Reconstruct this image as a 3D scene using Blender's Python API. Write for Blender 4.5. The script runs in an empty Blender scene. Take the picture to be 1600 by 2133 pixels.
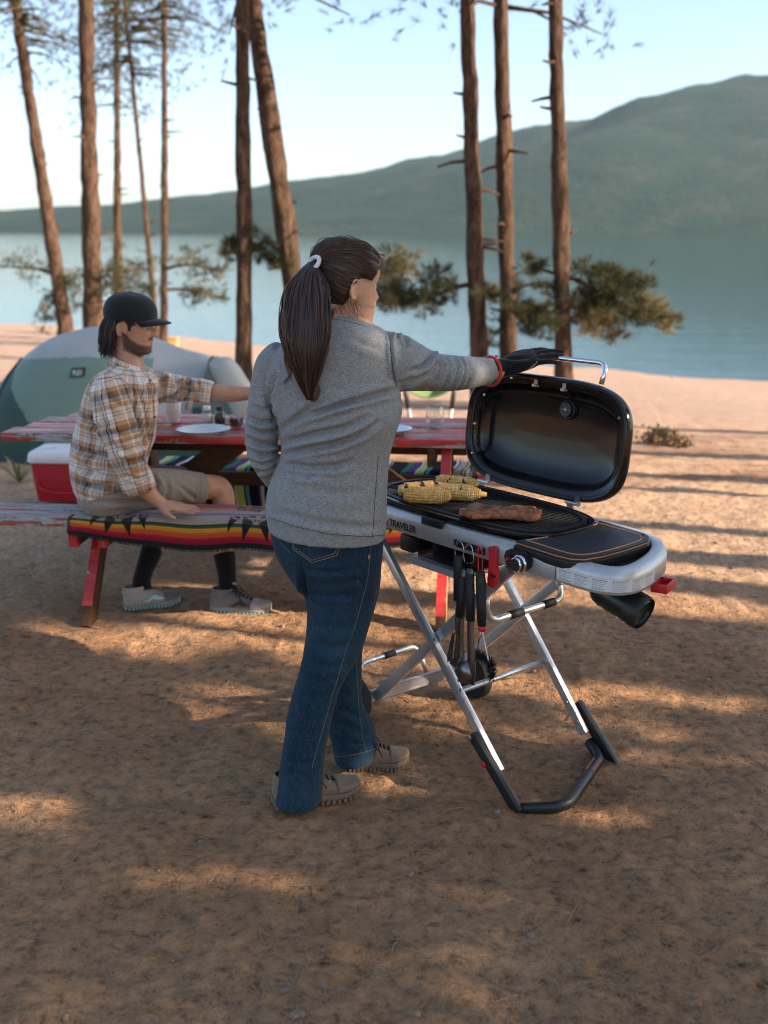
import bpy, bmesh, math, random
import numpy as np
from mathutils import Vector, Matrix, noise
random.seed(7); RNG = np.random.default_rng(11)
scene = bpy.context.scene
COL = scene.collection

# ------------------------------------------------------------------ camera, light, exposure
FPX = 2222.0; CAMZ = 1.65; TILT = math.atan(586.5 / FPX)
cam = bpy.data.cameras.new('camera'); cam_ob = bpy.data.objects.new('camera', cam); COL.objects.link(cam_ob)
cam.sensor_fit = 'HORIZONTAL'; cam.sensor_width = 36.0; cam.lens = 36.0 * FPX / 1600.0
cam.clip_start = 0.05; cam.clip_end = 20000
cam.dof.use_dof = True; cam.dof.focus_distance = 3.25; cam.dof.aperture_fstop = 3.2
cam_ob.location = (0, 0, CAMZ); cam_ob.rotation_euler = (math.pi / 2 - TILT, 0, 0)
scene.camera = cam_ob
SUN_EL = math.radians(26.0); SUN_AZ = math.radians(-17.0)      # azimuth measured from +X towards +Y
SUN_DIR = Vector((math.cos(SUN_AZ) * math.cos(SUN_EL), math.sin(SUN_AZ) * math.cos(SUN_EL), math.sin(SUN_EL)))
world = bpy.data.worlds.new('World'); scene.world = world; world.use_nodes = True
wn = world.node_tree.nodes; wl = world.node_tree.links
sky = wn.new('ShaderNodeTexSky'); sky.sky_type = 'NISHITA'; sky.sun_disc = False
sky.sun_elevation = SUN_EL; sky.sun_rotation = math.pi / 2 - SUN_AZ
sky.air_density = 0.75; sky.dust_density = 1.4; sky.ozone_density = 0.3
bgn = wn['Background']; wl.new(sky.outputs[0], bgn.inputs[0]); bgn.inputs[1].default_value = 0.105
sun = bpy.data.lights.new('sun', 'SUN'); sun.energy = 5.0; sun.angle = math.radians(0.5); sun.color = (1.0, 0.81, 0.63)
sun_ob = bpy.data.objects.new('sun', sun); COL.objects.link(sun_ob)
sun_ob.rotation_euler = SUN_DIR.to_track_quat('Z', 'Y').to_euler()
scene.view_settings.view_transform = 'Standard'; scene.view_settings.look = 'None'
scene.view_settings.gamma = 1.0; scene.view_settings.use_curve_mapping = False
scene.view_settings.exposure = 1.62
scene.render.engine = 'CYCLES'
try:
    scene.cycles.max_bounces = 6; scene.cycles.transparent_max_bounces = 8
    scene.cycles.use_denoising = True; scene.cycles.filter_width = 1.05; scene.cycles.sample_clamp_indirect = 4.0; scene.cycles.caustics_reflective = False; scene.cycles.caustics_refractive = False
except Exception: pass

# ------------------------------------------------------------------ pixel <-> world helpers (1600 x 2133 photo pixels)
_c, _s = math.cos(TILT), math.sin(TILT)
def ray(px, py):
    a = (px - 800) / FPX; b = (1066.5 - py) / FPX
    return Vector((a, _c + b * _s, -_s + b * _c))
CAM0 = Vector((0, 0, CAMZ))
def WY(px, py, Y):
    r = ray(px, py); return CAM0 + r * (Y / r.y)
def WZ(px, py, z):
    r = ray(px, py); return CAM0 + r * ((z - CAMZ) / r.z)
def PXN(P):
    P = np.asarray(P, float) - np.array([0, 0, CAMZ])
    d = P[..., 1] * _c - P[..., 2] * _s; u = P[..., 1] * _s + P[..., 2] * _c
    return np.stack([800 + FPX * P[..., 0] / d, 1066.5 - FPX * u / d, d], -1)
R0 = Vector((.007, 3.27, 0)); GU = Vector((.645, -.764, 0)).normalized(); GV_ = Vector((-GU.y, GU.x, 0)); ZZ = Vector((0, 0, 1))
def G(u, v, z): return R0 + GU * u + GV_ * v + ZZ * z          # grill coordinates: along, back, up
def GP(px, py, v):                                               # pixel ray meets the grill's plane v
    r = ray(px, py); k = (R0 + GV_ * v - CAM0).dot(GV_) / r.dot(GV_); return CAM0 + r * k
def sm(a, b, x):
    t = np.clip((np.asarray(x, float) - a) / (b - a), 0, 1); return t * t * (3 - 2 * t)

# ------------------------------------------------------------------ materials
MATS = {}
def hexcol(r, g, b): return (r, g, b, 1)
class NT:
    def __init__(s, m): s.t = m.node_tree; s.n = s.t.nodes; s.l = s.t.links; s.b = s.n['Principled BSDF']
    def new(s, ty, **k):
        n = s.n.new(ty)
        for a, v in k.items():
            if a.startswith('i_'): n.inputs[a[2:].replace('_', ' ')].default_value = v
            else: setattr(n, a, v)
        return n
    def ln(s, a, b): s.l.new(a, b)
    def coord(s, scale=(1, 1, 1), kind='Object', rot=(0, 0, 0)):
        tc = s.new('ShaderNodeTexCoord'); mp = s.new('ShaderNodeMapping')
        mp.inputs['Scale'].default_value = scale; mp.inputs['Rotation'].default_value = rot
        s.ln(tc.outputs[kind], mp.inputs[0]); return mp.outputs[0]
    def noise(s, vec, scale, detail=4, rough=.55, dist=0):
        n = s.new('ShaderNodeTexNoise'); s.ln(vec, n.inputs['Vector'])
        n.inputs['Scale'].default_value = scale; n.inputs['Detail'].default_value = detail
        n.inputs['Roughness'].default_value = rough; n.inputs['Distortion'].default_value = dist; return n.outputs['Fac']
    def ramp(s, fac, stops, interp='LINEAR'):
        r = s.new('ShaderNodeValToRGB'); cr = r.color_ramp; cr.interpolation = interp
        while len(cr.elements) < len(stops): cr.elements.new(1.0)
        for e, (p, c) in zip(cr.elements, stops): e.position = p; e.color = (*c, 1) if len(c) == 3 else c
        s.ln(fac, r.inputs[0]); return r.outputs[0]
    def mix(s, f, a, b, mode='MIX'):
        m = s.new('ShaderNodeMix', data_type='RGBA', blend_type=mode)
        for k, v in ((0, f), (6, a), (7, b)):
            if hasattr(v, 'is_linked') or hasattr(v, 'links'): s.ln(v, m.inputs[k])
            else: m.inputs[k].default_value = v if k == 0 else ((*v, 1) if len(v) == 3 else v)
        return m.outputs[2]
    def math(s, op, a, b=0.0, c=None):
        m = s.new('ShaderNodeMath', operation=op)
        for k, v in enumerate((a, b) if c is None else (a, b, c)):
            if hasattr(v, 'links'): s.ln(v, m.inputs[k])
            else: m.inputs[k].default_value = v
        return m.outputs[0]
    def bump(s, h, strength, dist=.01):
        b = s.new('ShaderNodeBump'); b.inputs['Strength'].default_value = strength; b.inputs['Distance'].default_value = dist
        s.ln(h, b.inputs['Height']); s.ln(b.outputs[0], s.b.inputs['Normal']); return b
def newmat(name, base=(.5, .5, .5), rough=.6, metal=0.0, spec=None):
    m = bpy.data.materials.new(name); m.use_nodes = True; nt = NT(m)
    nt.b.inputs['Base Color'].default_value = (*base, 1); nt.b.inputs['Roughness'].default_value = rough; nt.b.inputs['Metallic'].default_value = metal
    if spec is not None: nt.b.inputs['Specular IOR Level'].default_value = spec
    MATS[name] = m; return m, nt
def M(name, base, rough=.6, metal=0.0, var=.18, scale=30, bump=0.0, bscale=None, spec=None, rvar=.1):
    """plain material with procedural colour / roughness variation and fine relief"""
    m, nt = newmat(name, base, rough, metal, spec)
    v = nt.coord(); f = nt.noise(v, scale, 5, .6)
    lo = tuple(c * (1 - var) for c in base); hi = tuple(min(1, c * (1 + var)) for c in base)
    nt.ln(nt.ramp(f, [(.3, lo), (.7, hi)]), nt.b.inputs['Base Color'])
    mr = nt.new('ShaderNodeMapRange'); mr.inputs['To Min'].default_value = max(0.02, rough - rvar); mr.inputs['To Max'].default_value = min(1, rough + rvar)
    f2 = nt.noise(v, scale * .37, 4, .6); nt.ln(f2, mr.inputs[0]); nt.ln(mr.outputs[0], nt.b.inputs['Roughness'])
    if bump: nt.bump(nt.noise(v, bscale or scale * 4, 4, .6), bump, .004)
    return m

# ------------------------------------------------------------------ mesh builder
class MB:
    def __init__(s): s.v = []; s.f = []; s.uv = []; s.mi = []; s.n = 0
    def add(s, verts, faces, uvs=None, mi=0):
        o = s.n; s.v.extend([tuple(p) for p in verts]); s.n += len(verts)
        for k, fc in enumerate(faces):
            s.f.append(tuple(i + o for i in fc)); s.mi.append(mi)
            s.uv.append(uvs[k] if uvs is not None else [(0, 0)] * len(fc))
    def merge(s, o):
        s.add(o.v, o.f, o.uv); s.mi[-len(o.f):] = o.mi
    def box(s, c, h, ax=None, mi=0, bev=0.0):
        """box centre c, half sizes h, axes ax (3 vectors); bev chamfers the 12 edges"""
        c = Vector(c); ax = ax or (Vector((1, 0, 0)), Vector((0, 1, 0)), Vector((0, 0, 1)))
        L = [2 * q for q in h]
        def P(a, b, d): return c + ax[0] * a + ax[1] * b + ax[2] * d
        if bev <= 0:
            vs = [P(h[0] * i, h[1] * j, h[2] * k) for i in (-1, 1) for j in (-1, 1) for k in (-1, 1)]
            fs = [(0, 1, 3, 2), (4, 6, 7, 5), (0, 4, 5, 1), (2, 3, 7, 6), (0, 2, 6, 4), (1, 5, 7, 3)]
            uvs = [[(0, 0), (0, L[2]), (L[1], L[2]), (L[1], 0)], [(0, 0), (L[1], 0), (L[1], L[2]), (0, L[2])], [(0, 0), (L[0], 0), (L[0], L[2]), (0, L[2])],
                   [(0, 0), (0, L[2]), (L[0], L[2]), (L[0], 0)], [(0, 0), (0, L[1]), (L[0], L[1]), (L[0], 0)], [(0, 0), (L[0], 0), (L[0], L[1]), (0, L[1])]]
            s.add(vs, fs, uvs, mi); return
        bm = bmesh.new(); r = bmesh.ops.create_cube(bm, size=2)
        for v in bm.verts: v.co = Vector((v.co.x * h[0], v.co.y * h[1], v.co.z * h[2]))
        bmesh.ops.bevel(bm, geom=bm.edges[:], offset=bev, segments=2, affect='EDGES', profile=.6)
        s.frombm(bm, lambda q: P(q.x, q.y, q.z), mi)
    def frombm(s, bm, fn=None, mi=0):
        bm.verts.index_update(); vs = [(fn(v.co) if fn else v.co) for v in bm.verts]
        s.add(vs, [tuple(v.index for v in f.verts) for f in bm.faces], None, mi); bm.free()
    def loft(s, secs, N=24, caps=True, mi=0, closed=False, vscale=1.0, uscale=None):
        """secs: list of (C, A, B[, n]) ellipse-like sections; uv in metres"""
        rings = []; off = s.n; cum = 0; prev = None; cu = []
        for sc in secs:
            C, A, B = Vector(sc[0]), Vector(sc[1]), Vector(sc[2]); n = sc[3] if len(sc) > 3 else 2.0
            if prev is not None: cum += (C - prev).length
            prev = C; cu.append(cum)
            ring = []
            for k in range(N):
                t = 2 * math.pi * k / N; ct, st = math.cos(t), math.sin(t)
                e = 2.0 / n; x = math.copysign(abs(ct) ** e, ct); y = math.copysign(abs(st) ** e, st)
                ring.append(C + A * x + B * y)
            rings.append(ring)
        vs = [p for r in rings for p in r]; fs = []; uvs = []
        rad = uscale or (sum(Vector(x[1]).length + Vector(x[2]).length for x in secs) / len(secs) / 2)
        per = 2 * math.pi * rad; R = len(rings)
        for i in range(R if closed else R - 1):
            j = (i + 1) % R
            for k in range(N):
                k2 = (k + 1) % N
                fs.append((i * N + k, i * N + k2, j * N + k2, j * N + k))
                u0, u1 = k / N * per, (k + 1) / N * per; w0 = cu[i] * vscale; w1 = (cu[j] if j else cum) * vscale
                uvs.append([(u0, w0), (u1, w0), (u1, w1), (u0, w1)])
        if caps and not closed:
            fs.append(tuple(range(N - 1, -1, -1))); uvs.append([(0, 0)] * N)
            fs.append(tuple((R - 1) * N + k for k in range(N))); uvs.append([(0, 0)] * N)
        s.add(vs, fs, uvs, mi)
    def tube(s, pts, r, N=10, mi=0, caps=True, rb=None, up=None, closed=False):
        """round tube through pts; r number or list; rb second radius"""
        s.loft(tube_secs(pts, r, rb, up, closed), N, caps, mi, closed)
    def lathe(s, c, prof, N=28, axis=Vector((0, 0, 1)), mi=0, caps=False):
        axis = Vector(axis).normalized(); a = axis.orthogonal().normalized(); b = axis.cross(a); c = Vector(c)
        secs = [(c + axis * z, a * max(r, 1e-5), b * max(r, 1e-5)) for r, z in prof]
        s.loft(secs, N, caps, mi)
    def prism(s, pts, off, mi=0):
        """polygon pts (3d) extruded by vector off"""
        n = len(pts); off = Vector(off); vs = [Vector(p) for p in pts] + [Vector(p) + off for p in pts]
        fs = [tuple(range(n - 1, -1, -1)), tuple(range(n, 2 * n))] + [(i, (i + 1) % n, n + (i + 1) % n, n + i) for i in range(n)]
        s.add(vs, fs, None, mi)
    def grid(s, fn, nu, nv, mi=0, uvf=None, thick=0.0):
        vs = [fn(i / nu, j / nv) for j in range(nv + 1) for i in range(nu + 1)]; fs = []; uvs = []
        uvf = uvf or (lambda a, b: (a, b))
        for j in range(nv):
            for i in range(nu):
                q = j * (nu + 1) + i; fs.append((q, q + 1, q + nu + 2, q + nu + 1))
                uvs.append([uvf(i / nu, j / nv), uvf((i + 1) / nu, j / nv), uvf((i + 1) / nu, (j + 1) / nv), uvf(i / nu, (j + 1) / nv)])
        s.add(vs, fs, uvs, mi)
    def ball(s, c, r, ax=None, N=12, mi=0):
        c = Vector(c); r = (r, r, r) if not hasattr(r, '__len__') else r
        ax = ax or (Vector((1, 0, 0)), Vector((0, 1, 0)), Vector((0, 0, 1)))
        secs = []
        for i in range(N // 2 + 1):
            t = -math.pi / 2 + math.pi * i / (N // 2); q = max(math.cos(t), .002)
            secs.append((c + ax[2] * (r[2] * math.sin(t)), ax[0] * r[0] * q, ax[1] * r[1] * q))
        s.loft(secs, N, True, mi)
    def build(s, name, mat, parent=None, smooth=True, angle=None):
        me = bpy.data.meshes.new(name); me.from_pydata(s.v, [], s.f); 
        ul = me.uv_layers.new(name='UVMap'); flat = np.array([c for fc in s.uv for q in fc for c in q], dtype=np.float32)
        if len(flat) == len(me.loops) * 2: ul.data.foreach_set('uv', flat)
        mats = mat if isinstance(mat, (list, tuple)) else [mat]
        for m in mats: me.materials.append(MATS[m] if isinstance(m, str) else m)
        if len(mats) > 1: me.polygons.foreach_set('material_index', np.array(s.mi, dtype=np.int32))
        return finish(me, name, parent, smooth, angle)
def finish(me, name, parent, smooth=True, angle=None):
    if smooth: me.polygons.foreach_set('use_smooth', np.ones(len(me.polygons), dtype=bool))
    me.update()
    if angle is not None and smooth: me.set_sharp_from_angle(angle=math.radians(angle))
    ob = bpy.data.objects.new(name, me); COL.objects.link(ob)
    if parent: adopt(ob, parent)
    return ob
def adopt(ob, parent):
    ob.parent = parent; ob.matrix_parent_inverse = wmat(parent).inverted()
def wmat(o):
    m = o.matrix_basis.copy()
    if o.parent: m = wmat(o.parent) @ o.matrix_parent_inverse @ m
    return m
def tube_secs(pts, r, rb=None, up=None, closed=False):
    P = [Vector(p) for p in pts]; n = len(P); R = r if hasattr(r, '__len__') else [r] * n
    RB = R if rb is None else (rb if hasattr(rb, '__len__') else [rb] * n)
    T = []
    for i in range(n):
        a = P[(i - 1) % n] if (closed or i) else P[0]; b = P[(i + 1) % n] if (closed or i < n - 1) else P[-1]
        T.append((b - a).normalized())
    u = Vector(up) if up is not None else T[0].orthogonal()
    secs = []
    for i in range(n):
        u = (u - T[i] * u.dot(T[i])).normalized(); w = T[i].cross(u)
        secs.append((P[i], u * R[i], w * RB[i]))
    return secs
def cr(vals, k):
    """Catmull-Rom resampling of a list of numbers / vectors / tuples of those, k steps per span"""
    def it(a, b, c, d, t):
        if isinstance(a, (tuple, list)): return tuple(it(*q, t) for q in zip(a, b, c, d))
        return (b * 2 + (c - a) * t + (a * 2 - b * 5 + c * 4 - d) * (t * t) + (b * 3 - a - c * 3 + d) * (t ** 3)) * .5
    V_ = [tuple(Vector(q) if hasattr(q, '__len__') else q for q in v) if isinstance(v, tuple) and hasattr(v[0], '__len__') else (Vector(v) if hasattr(v, '__len__') else v) for v in vals]
    out = []
    for i in range(len(V_) - 1):
        a = V_[max(i - 1, 0)]; b = V_[i]; c = V_[i + 1]; d = V_[min(i + 2, len(V_) - 1)]
        for j in range(k): out.append(it(a, b, c, d, j / k))
    out.append(V_[-1]); return out
def fillet(pts, r, k=5):
    """round the corners of an open polyline"""
    P = [Vector(p) for p in pts]; out = [P[0]]
    for i in range(1, len(P) - 1):
        a = (P[i - 1] - P[i]); b = (P[i + 1] - P[i]); q = min(r, a.length * .45, b.length * .45)
        p0 = P[i] + a.normalized() * q; p1 = P[i] + b.normalized() * q
        for j in range(k + 1):
            t = j / k; out.append(p0 * (1 - t) ** 2 + P[i] * 2 * t * (1 - t) + p1 * t * t)
    out.append(P[-1]); return out
def empty(name, loc, label=None, cat=None, group=None, kind=None):
    o = bpy.data.objects.new(name, None); COL.objects.link(o); o.location = loc; o.empty_display_size = .1
    return tag(o, label, cat, group, kind)
def tag(o, label=None, cat=None, group=None, kind=None):
    if label: o['label'] = label
    if cat: o['category'] = cat
    if group: o['group'] = group
    if kind: o['kind'] = kind
    return o
def copy_tree(o, parent=None, src_parent=None):
    c = o.copy(); COL.objects.link(c)
    if parent: c.parent = parent
    for ch in list(o.children): copy_tree(ch, c)
    return c
def fuse(mbs, voxel, it=6, name='tmp', adapt=0.0):
    """union of overlapping lofts into one continuous skin: voxel remesh + smoothing; returns (verts, normals, faces)"""
    t = MB()
    for m in mbs: t.merge(m)
    me = bpy.data.meshes.new('tmp'); me.from_pydata(t.v, [], t.f); me.update()
    ob = bpy.data.objects.new('tmp', me); COL.objects.link(ob)
    rm = ob.modifiers.new('r', 'REMESH'); rm.mode = 'VOXEL'; rm.voxel_size = voxel; rm.adaptivity = adapt
    if it:
        sm_ = ob.modifiers.new('s', 'SMOOTH'); sm_.factor = .5; sm_.iterations = it
    dg = bpy.context.evaluated_depsgraph_get(); ev = ob.evaluated_get(dg); m2 = bpy.data.meshes.new_from_object(ev)
    bpy.data.objects.remove(ob); bpy.data.meshes.remove(me)
    return m2
def mverts(me):
    v = np.empty(len(me.vertices) * 3, dtype=np.float32); me.vertices.foreach_get('co', v); v = v.reshape(-1, 3).astype(float)
    n = np.empty(len(me.vertices) * 3, dtype=np.float32); me.vertices.foreach_get('normal', n); return v, n.reshape(-1, 3).astype(float)
def setv(me, v): me.vertices.foreach_set('co', v.astype(np.float32).ravel()); me.update()
_NR = np.random.default_rng(5)
_NT = _NR.random((32, 32, 32))
def vnoise(P, sc, oct_=3):
    """fast numpy value noise, about -1..1"""
    P = np.asarray(P, float) * sc; out = np.zeros(len(P)); amp = 1; tot = 0
    for o in range(oct_):
        q = P * 2 ** o + 13.7 * o; i = np.floor(q).astype(int); f = q - i; f = f * f * (3 - 2 * f); i0 = i % 32; i1 = (i + 1) % 32
        r = 0
        for a in (0, 1):
            for b in (0, 1):
                for c in (0, 1):
                    w = (f[:, 0] if a else 1 - f[:, 0]) * (f[:, 1] if b else 1 - f[:, 1]) * (f[:, 2] if c else 1 - f[:, 2])
                    r = r + w * _NT[(i1 if a else i0)[:, 0], (i1 if b else i0)[:, 1], (i1 if c else i0)[:, 2]]
        out += amp * (r * 2 - 1); tot += amp; amp *= .5
    return out / tot
FOLD_GAIN = 2.4
def folds(v, n, lines):
    """cloth folds: each line = (photo-pixel polyline, width px, depth m); only the side that faces that way is folded"""
    p = PXN(v); tocam = np.array([0, 0, CAMZ]) - v; tocam /= np.linalg.norm(tocam, axis=1)[:, None]
    face = sm(-.05, .25, (n * tocam).sum(1)); disp = np.zeros(len(v))
    for pts, w, dep in lines:
        d = np.full(len(v), 1e9); tt = np.zeros(len(v)); sd = np.zeros(len(v)); L = len(pts) - 1
        for k in range(L):
            a = np.array(pts[k], float); b = np.array(pts[k + 1], float); ab = b - a
            t = np.clip(((p[:, :2] - a) @ ab) / (ab @ ab), 0, 1); q = p[:, :2] - (a + t[:, None] * ab); dd = np.hypot(q[:, 0], q[:, 1])
            m = dd < d; d[m] = dd[m]; tt[m] = ((k + t) / L)[m]; sd[m] = np.sign(ab[0] * q[:, 1] - ab[1] * q[:, 0])[m]
        env = np.sin(np.pi * np.clip(tt, 0, 1)) ** .6
        env = np.where((tt <= 0) | (tt >= 1), 0.0, env)
        x = d * sd / w
        disp += FOLD_GAIN * dep * env * (-1.0 * np.exp(-(x / .8) ** 2) + .75 * np.exp(-((x - 1.7) / 1.0) ** 2) + .45 * np.exp(-((x + 1.7) / 1.1) ** 2))
    return v + n * (disp * face)[:, None]
def set_uv_bones(me, bones):
    """bones: list of (pts, radius, u_off, v_off): cloth coordinates in metres round and along the nearest bone"""
    v, n = mverts(me); nf = len(me.polygons); cen = np.empty(nf * 3, dtype=np.float32); me.polygons.foreach_get('center', cen); cen = cen.reshape(-1, 3).astype(float)
    best = np.full(nf, 1e9); bi = np.zeros(nf, int)
    def bone_d(P, pts, rad):
        d = np.full(len(P), 1e9); L = 0; S = np.zeros(len(P))
        for k in range(len(pts) - 1):
            a = np.array(pts[k]); b = np.array(pts[k + 1]); ab = b - a; l = np.linalg.norm(ab); t = np.clip(((P - a) @ ab) / (l * l), 0, 1)
            q = P - (a + t[:, None] * ab); r0, r1 = rad[k], rad[k + 1]
            dd = np.linalg.norm(q, axis=1) / (r0 + (r1 - r0) * t); m = dd < d; d[m] = dd[m]; S[m] = (L + t * l)[m]; L += l
        return d, S
    for k, b in enumerate(bones):
        d, _ = bone_d(cen, b[0], b[1]); m = d < best; best[m] = d[m]; bi[m] = k
    li = np.empty(len(me.loops), dtype=np.int32); me.loops.foreach_get('vertex_index', li)
    ls = np.empty(nf, dtype=np.int32); me.polygons.foreach_get('loop_start', ls); lt = np.empty(nf, dtype=np.int32); me.polygons.foreach_get('loop_total', lt)
    lf = np.repeat(np.arange(nf), lt); uv = np.zeros((len(li), 2))
    for k, b in enumerate(bones):
        pts = [np.array(q) for q in b[0]]; ax = pts[-1] - pts[0]; ax /= np.linalg.norm(ax); ref = np.array(b[2]); e1 = ref - ax * (ref @ ax); e1 /= np.linalg.norm(e1); e2 = np.cross(ax, e1)
        def ang(P):
            q = P - pts[0]; return np.arctan2(q @ e2, q @ e1)
        mk = bi[lf] == k; P = v[li[mk]]; a = ang(P); ac = ang(cen[lf[mk]]); a = ac + (a - ac + np.pi) % (2 * np.pi) - np.pi
        s_ = (P - pts[0]) @ ax; uv[mk, 0] = a * np.mean(b[1]) + b[3]; uv[mk, 1] = s_ + b[4]
    ul = me.uv_layers.new(name='UVMap') if not me.uv_layers else me.uv_layers[0]
    ul.data.foreach_set('uv', uv.astype(np.float32).ravel())
# ------------------------------------------------------------------ materials of the place
def mat_ground():
    m, nt = newmat('dirt', rough=.95, spec=.2); v = nt.coord()
    n1 = nt.noise(v, 1.3, 5, .6); n2 = nt.noise(v, 26, 6, .7); n3 = nt.noise(v, 130, 3, .6)
    base = nt.ramp(n1, [(.3, (.265, .142, .070)), (.7, (.42, .248, .130))])
    fine = nt.ramp(n2, [(.30, (.30, .27, .24)), (.47, (.95, .95, .95)), (.70, (1.45, 1.38, 1.3))])
    c = nt.mix(1.0, base, fine, 'MULTIPLY')
    grit = nt.ramp(n3, [(.60, (0, 0, 0)), (.72, (1, 1, 1))]); c = nt.mix(nt.math('MULTIPLY', grit, .35), c, (.42, .29, .18))
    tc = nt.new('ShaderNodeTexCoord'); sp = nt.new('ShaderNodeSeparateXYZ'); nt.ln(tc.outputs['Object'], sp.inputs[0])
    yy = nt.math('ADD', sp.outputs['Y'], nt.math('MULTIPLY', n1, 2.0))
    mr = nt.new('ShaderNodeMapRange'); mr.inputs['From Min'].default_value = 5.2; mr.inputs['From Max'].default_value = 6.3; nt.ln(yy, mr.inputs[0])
    gr = nt.ramp(nt.noise(v, 34, 5, .75), [(.32, (.20, .12, .07)), (.48, (.42, .275, .17)), (.7, (.56, .395, .265))])  # paler gravel starts where the sunlit ground starts, to brighten it
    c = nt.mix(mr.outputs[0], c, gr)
    # needle litter lying in drifts across the sunny strip
    vs = nt.coord((.35, 1.0, 1)); lit = nt.ramp(nt.noise(vs, 1.1, 6, .72), [(.49, (0, 0, 0)), (.60, (1, 1, 1))])
    band = nt.ramp(nt.math('MULTIPLY', sp.outputs['Y'], .05), [(.31, (0, 0, 0)), (.36, (1, 1, 1)), (.52, (1, 1, 1)), (.60, (0, 0, 0))])
    litm = nt.math('MULTIPLY', nt.math('MULTIPLY', lit, band), .75); c = nt.mix(litm, c, (.17, .085, .042))
    # pale granite sand down the beach
    mb_ = nt.new('ShaderNodeMapRange'); mb_.inputs['From Min'].default_value = 9.5; mb_.inputs['From Max'].default_value = 14; nt.ln(yy, mb_.inputs[0])
    sand = nt.ramp(nt.noise(v, 6, 6, .7), [(.3, (.32, .218, .158)), (.7, (.43, .31, .235))]); c = nt.mix(mb_.outputs[0], c, sand)
    nt.ln(c, nt.b.inputs['Base Color'])
    h = nt.math('ADD', nt.math('MULTIPLY', n2, .6), nt.math('ADD', nt.math('MULTIPLY', n3, .22), nt.math('MULTIPLY', nt.noise(v, 9, 4, .6), .8)))
    nt.bump(h, 1.0, .032)
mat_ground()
def mat_water():
    m, nt = newmat('water', (.010, .050, .058), .05); v = nt.coord((.18, 1, 1)); v2 = nt.coord((.45, 1, 1))
    nt.b.inputs['IOR'].default_value = 1.33
    h = nt.math('ADD', nt.math('MULTIPLY', nt.noise(v, 1.2, 5, .6), .7), nt.math('MULTIPLY', nt.noise(v2, 6, 3, .6), .25))
    nt.bump(h, .28, .10)
mat_water()
def mat_forest_hill():
    m, nt = newmat('forest_hill', rough=.95, spec=.1); v = nt.coord()
    c = nt.ramp(nt.noise(v, .012, 8, .7), [(.35, (.010, .026, .022)), (.55, (.022, .040, .028)), (.72, (.06, .060, .045))])
    nt.ln(c, nt.b.inputs['Base Color']); nt.bump(nt.noise(v, .05, 6, .7), 1.0, 14)
mat_forest_hill()
def mat_bark():
    m, nt = newmat('bark', rough=.92, spec=.15); v = nt.coord((1, 1, .28)); n = nt.noise(v, 15, 6, .68, .6); n2 = nt.noise(v, 60, 4, .7)
    c = nt.ramp(n, [(.38, (.009, .007, .006)), (.46, (.050, .032, .023)), (.60, (.135, .085, .056)), (.8, (.27, .175, .115))])
    c = nt.mix(.35, c, nt.ramp(n2, [(.3, (.014, .01, .008)), (.7, (.17, .092, .053))]))
    nt.ln(c, nt.b.inputs['Base Color']); nt.bump(nt.math('ADD', n, nt.math('MULTIPLY', n2, .3)), 1.0, .05)
mat_bark()
def mat_needles(name, a, b, c3):
    m, nt = newmat(name, rough=.6, spec=.25); v = nt.coord(); 
    c = nt.ramp(nt.noise(v, 4.0, 5, .7), [(.32, a), (.55, b), (.75, c3)]); nt.ln(c, nt.b.inputs['Base Color'])
    nt.b.inputs['Transmission Weight'].default_value = 0.0
    tr = nt.new('ShaderNodeBsdfTranslucent'); mx = nt.new('ShaderNodeMixShader'); mx.inputs[0].default_value = .25
    out = nt.n['Material Output']; nt.ln(c, tr.inputs[0]); nt.ln(nt.b.outputs[0], mx.inputs[1]); nt.ln(tr.outputs[0], mx.inputs[2]); nt.ln(mx.outputs[0], out.inputs[0])
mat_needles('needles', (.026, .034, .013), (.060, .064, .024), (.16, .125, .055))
mat_needles('sunlit_needles', (.085, .075, .032), (.18, .145, .065), (.36, .28, .165))  # pale copy of needles with sunlight put into the colour
def mat_red_paint(name, wear, stretch=(.9, 9, 9)):
    """flaking red paint on weathered boards"""
    m, nt = newmat(name, rough=.5, spec=.4); v = nt.coord(stretch, rot=(0, 0, math.radians(5))); vg = nt.coord((1.2, 26, 26), rot=(0, 0, math.radians(5)))
    n = nt.noise(v, 3.2, 7, .62, .35); g = nt.noise(vg, 6, 6, .65); f = nt.noise(nt.coord(), 55, 4, .7)
    red = nt.ramp(nt.noise(nt.coord((1, 5, 5)), 5, 5, .6), [(.3, (.36, .016, .018)), (.7, (.56, .055, .050))])
    grey = nt.ramp(g, [(.3, (.23, .215, .20)), (.7, (.47, .46, .44))]); brown = nt.ramp(g, [(.3, (.10, .05, .025)), (.7, (.28, .16, .085))])
    q = nt.math('ADD', n, nt.math('MULTIPLY', nt.math('SUBTRACT', f, .5), .25))
    c = nt.mix(nt.ramp(q, [(wear - .02, (0, 0, 0)), (wear + .01, (1, 1, 1))]), red, brown)
    c = nt.mix(nt.ramp(q, [(wear + .015, (0, 0, 0)), (wear + .05, (1, 1, 1))]), c, grey)
    nt.ln(c, nt.b.inputs['Base Color'])
    nt.ln(nt.ramp(q, [(wear - .02, (.30, .30, .30)), (wear + .02, (.8, .8, .8))]), nt.b.inputs['Roughness'])
    nt.bump(nt.math('SUBTRACT', nt.math('MULTIPLY', g, .4), q), .5, .006)
mat_red_paint('red_paint', .575); mat_red_paint('red_paint_worn', .515); mat_red_paint('red_paint_stripped', .44)
mat_red_paint('red_post', .63, (7, 7, 1.1))
def mat_wood(name, a, b, stretch=(2, 22, 22), rough=.75):
    m, nt = newmat(name, rough=rough, spec=.25); g = nt.noise(nt.coord(stretch), 5, 7, .65, .5)
    nt.ln(nt.ramp(g, [(.28, a), (.72, b)]), nt.b.inputs['Base Color']); nt.bump(g, .35, .004)
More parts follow.
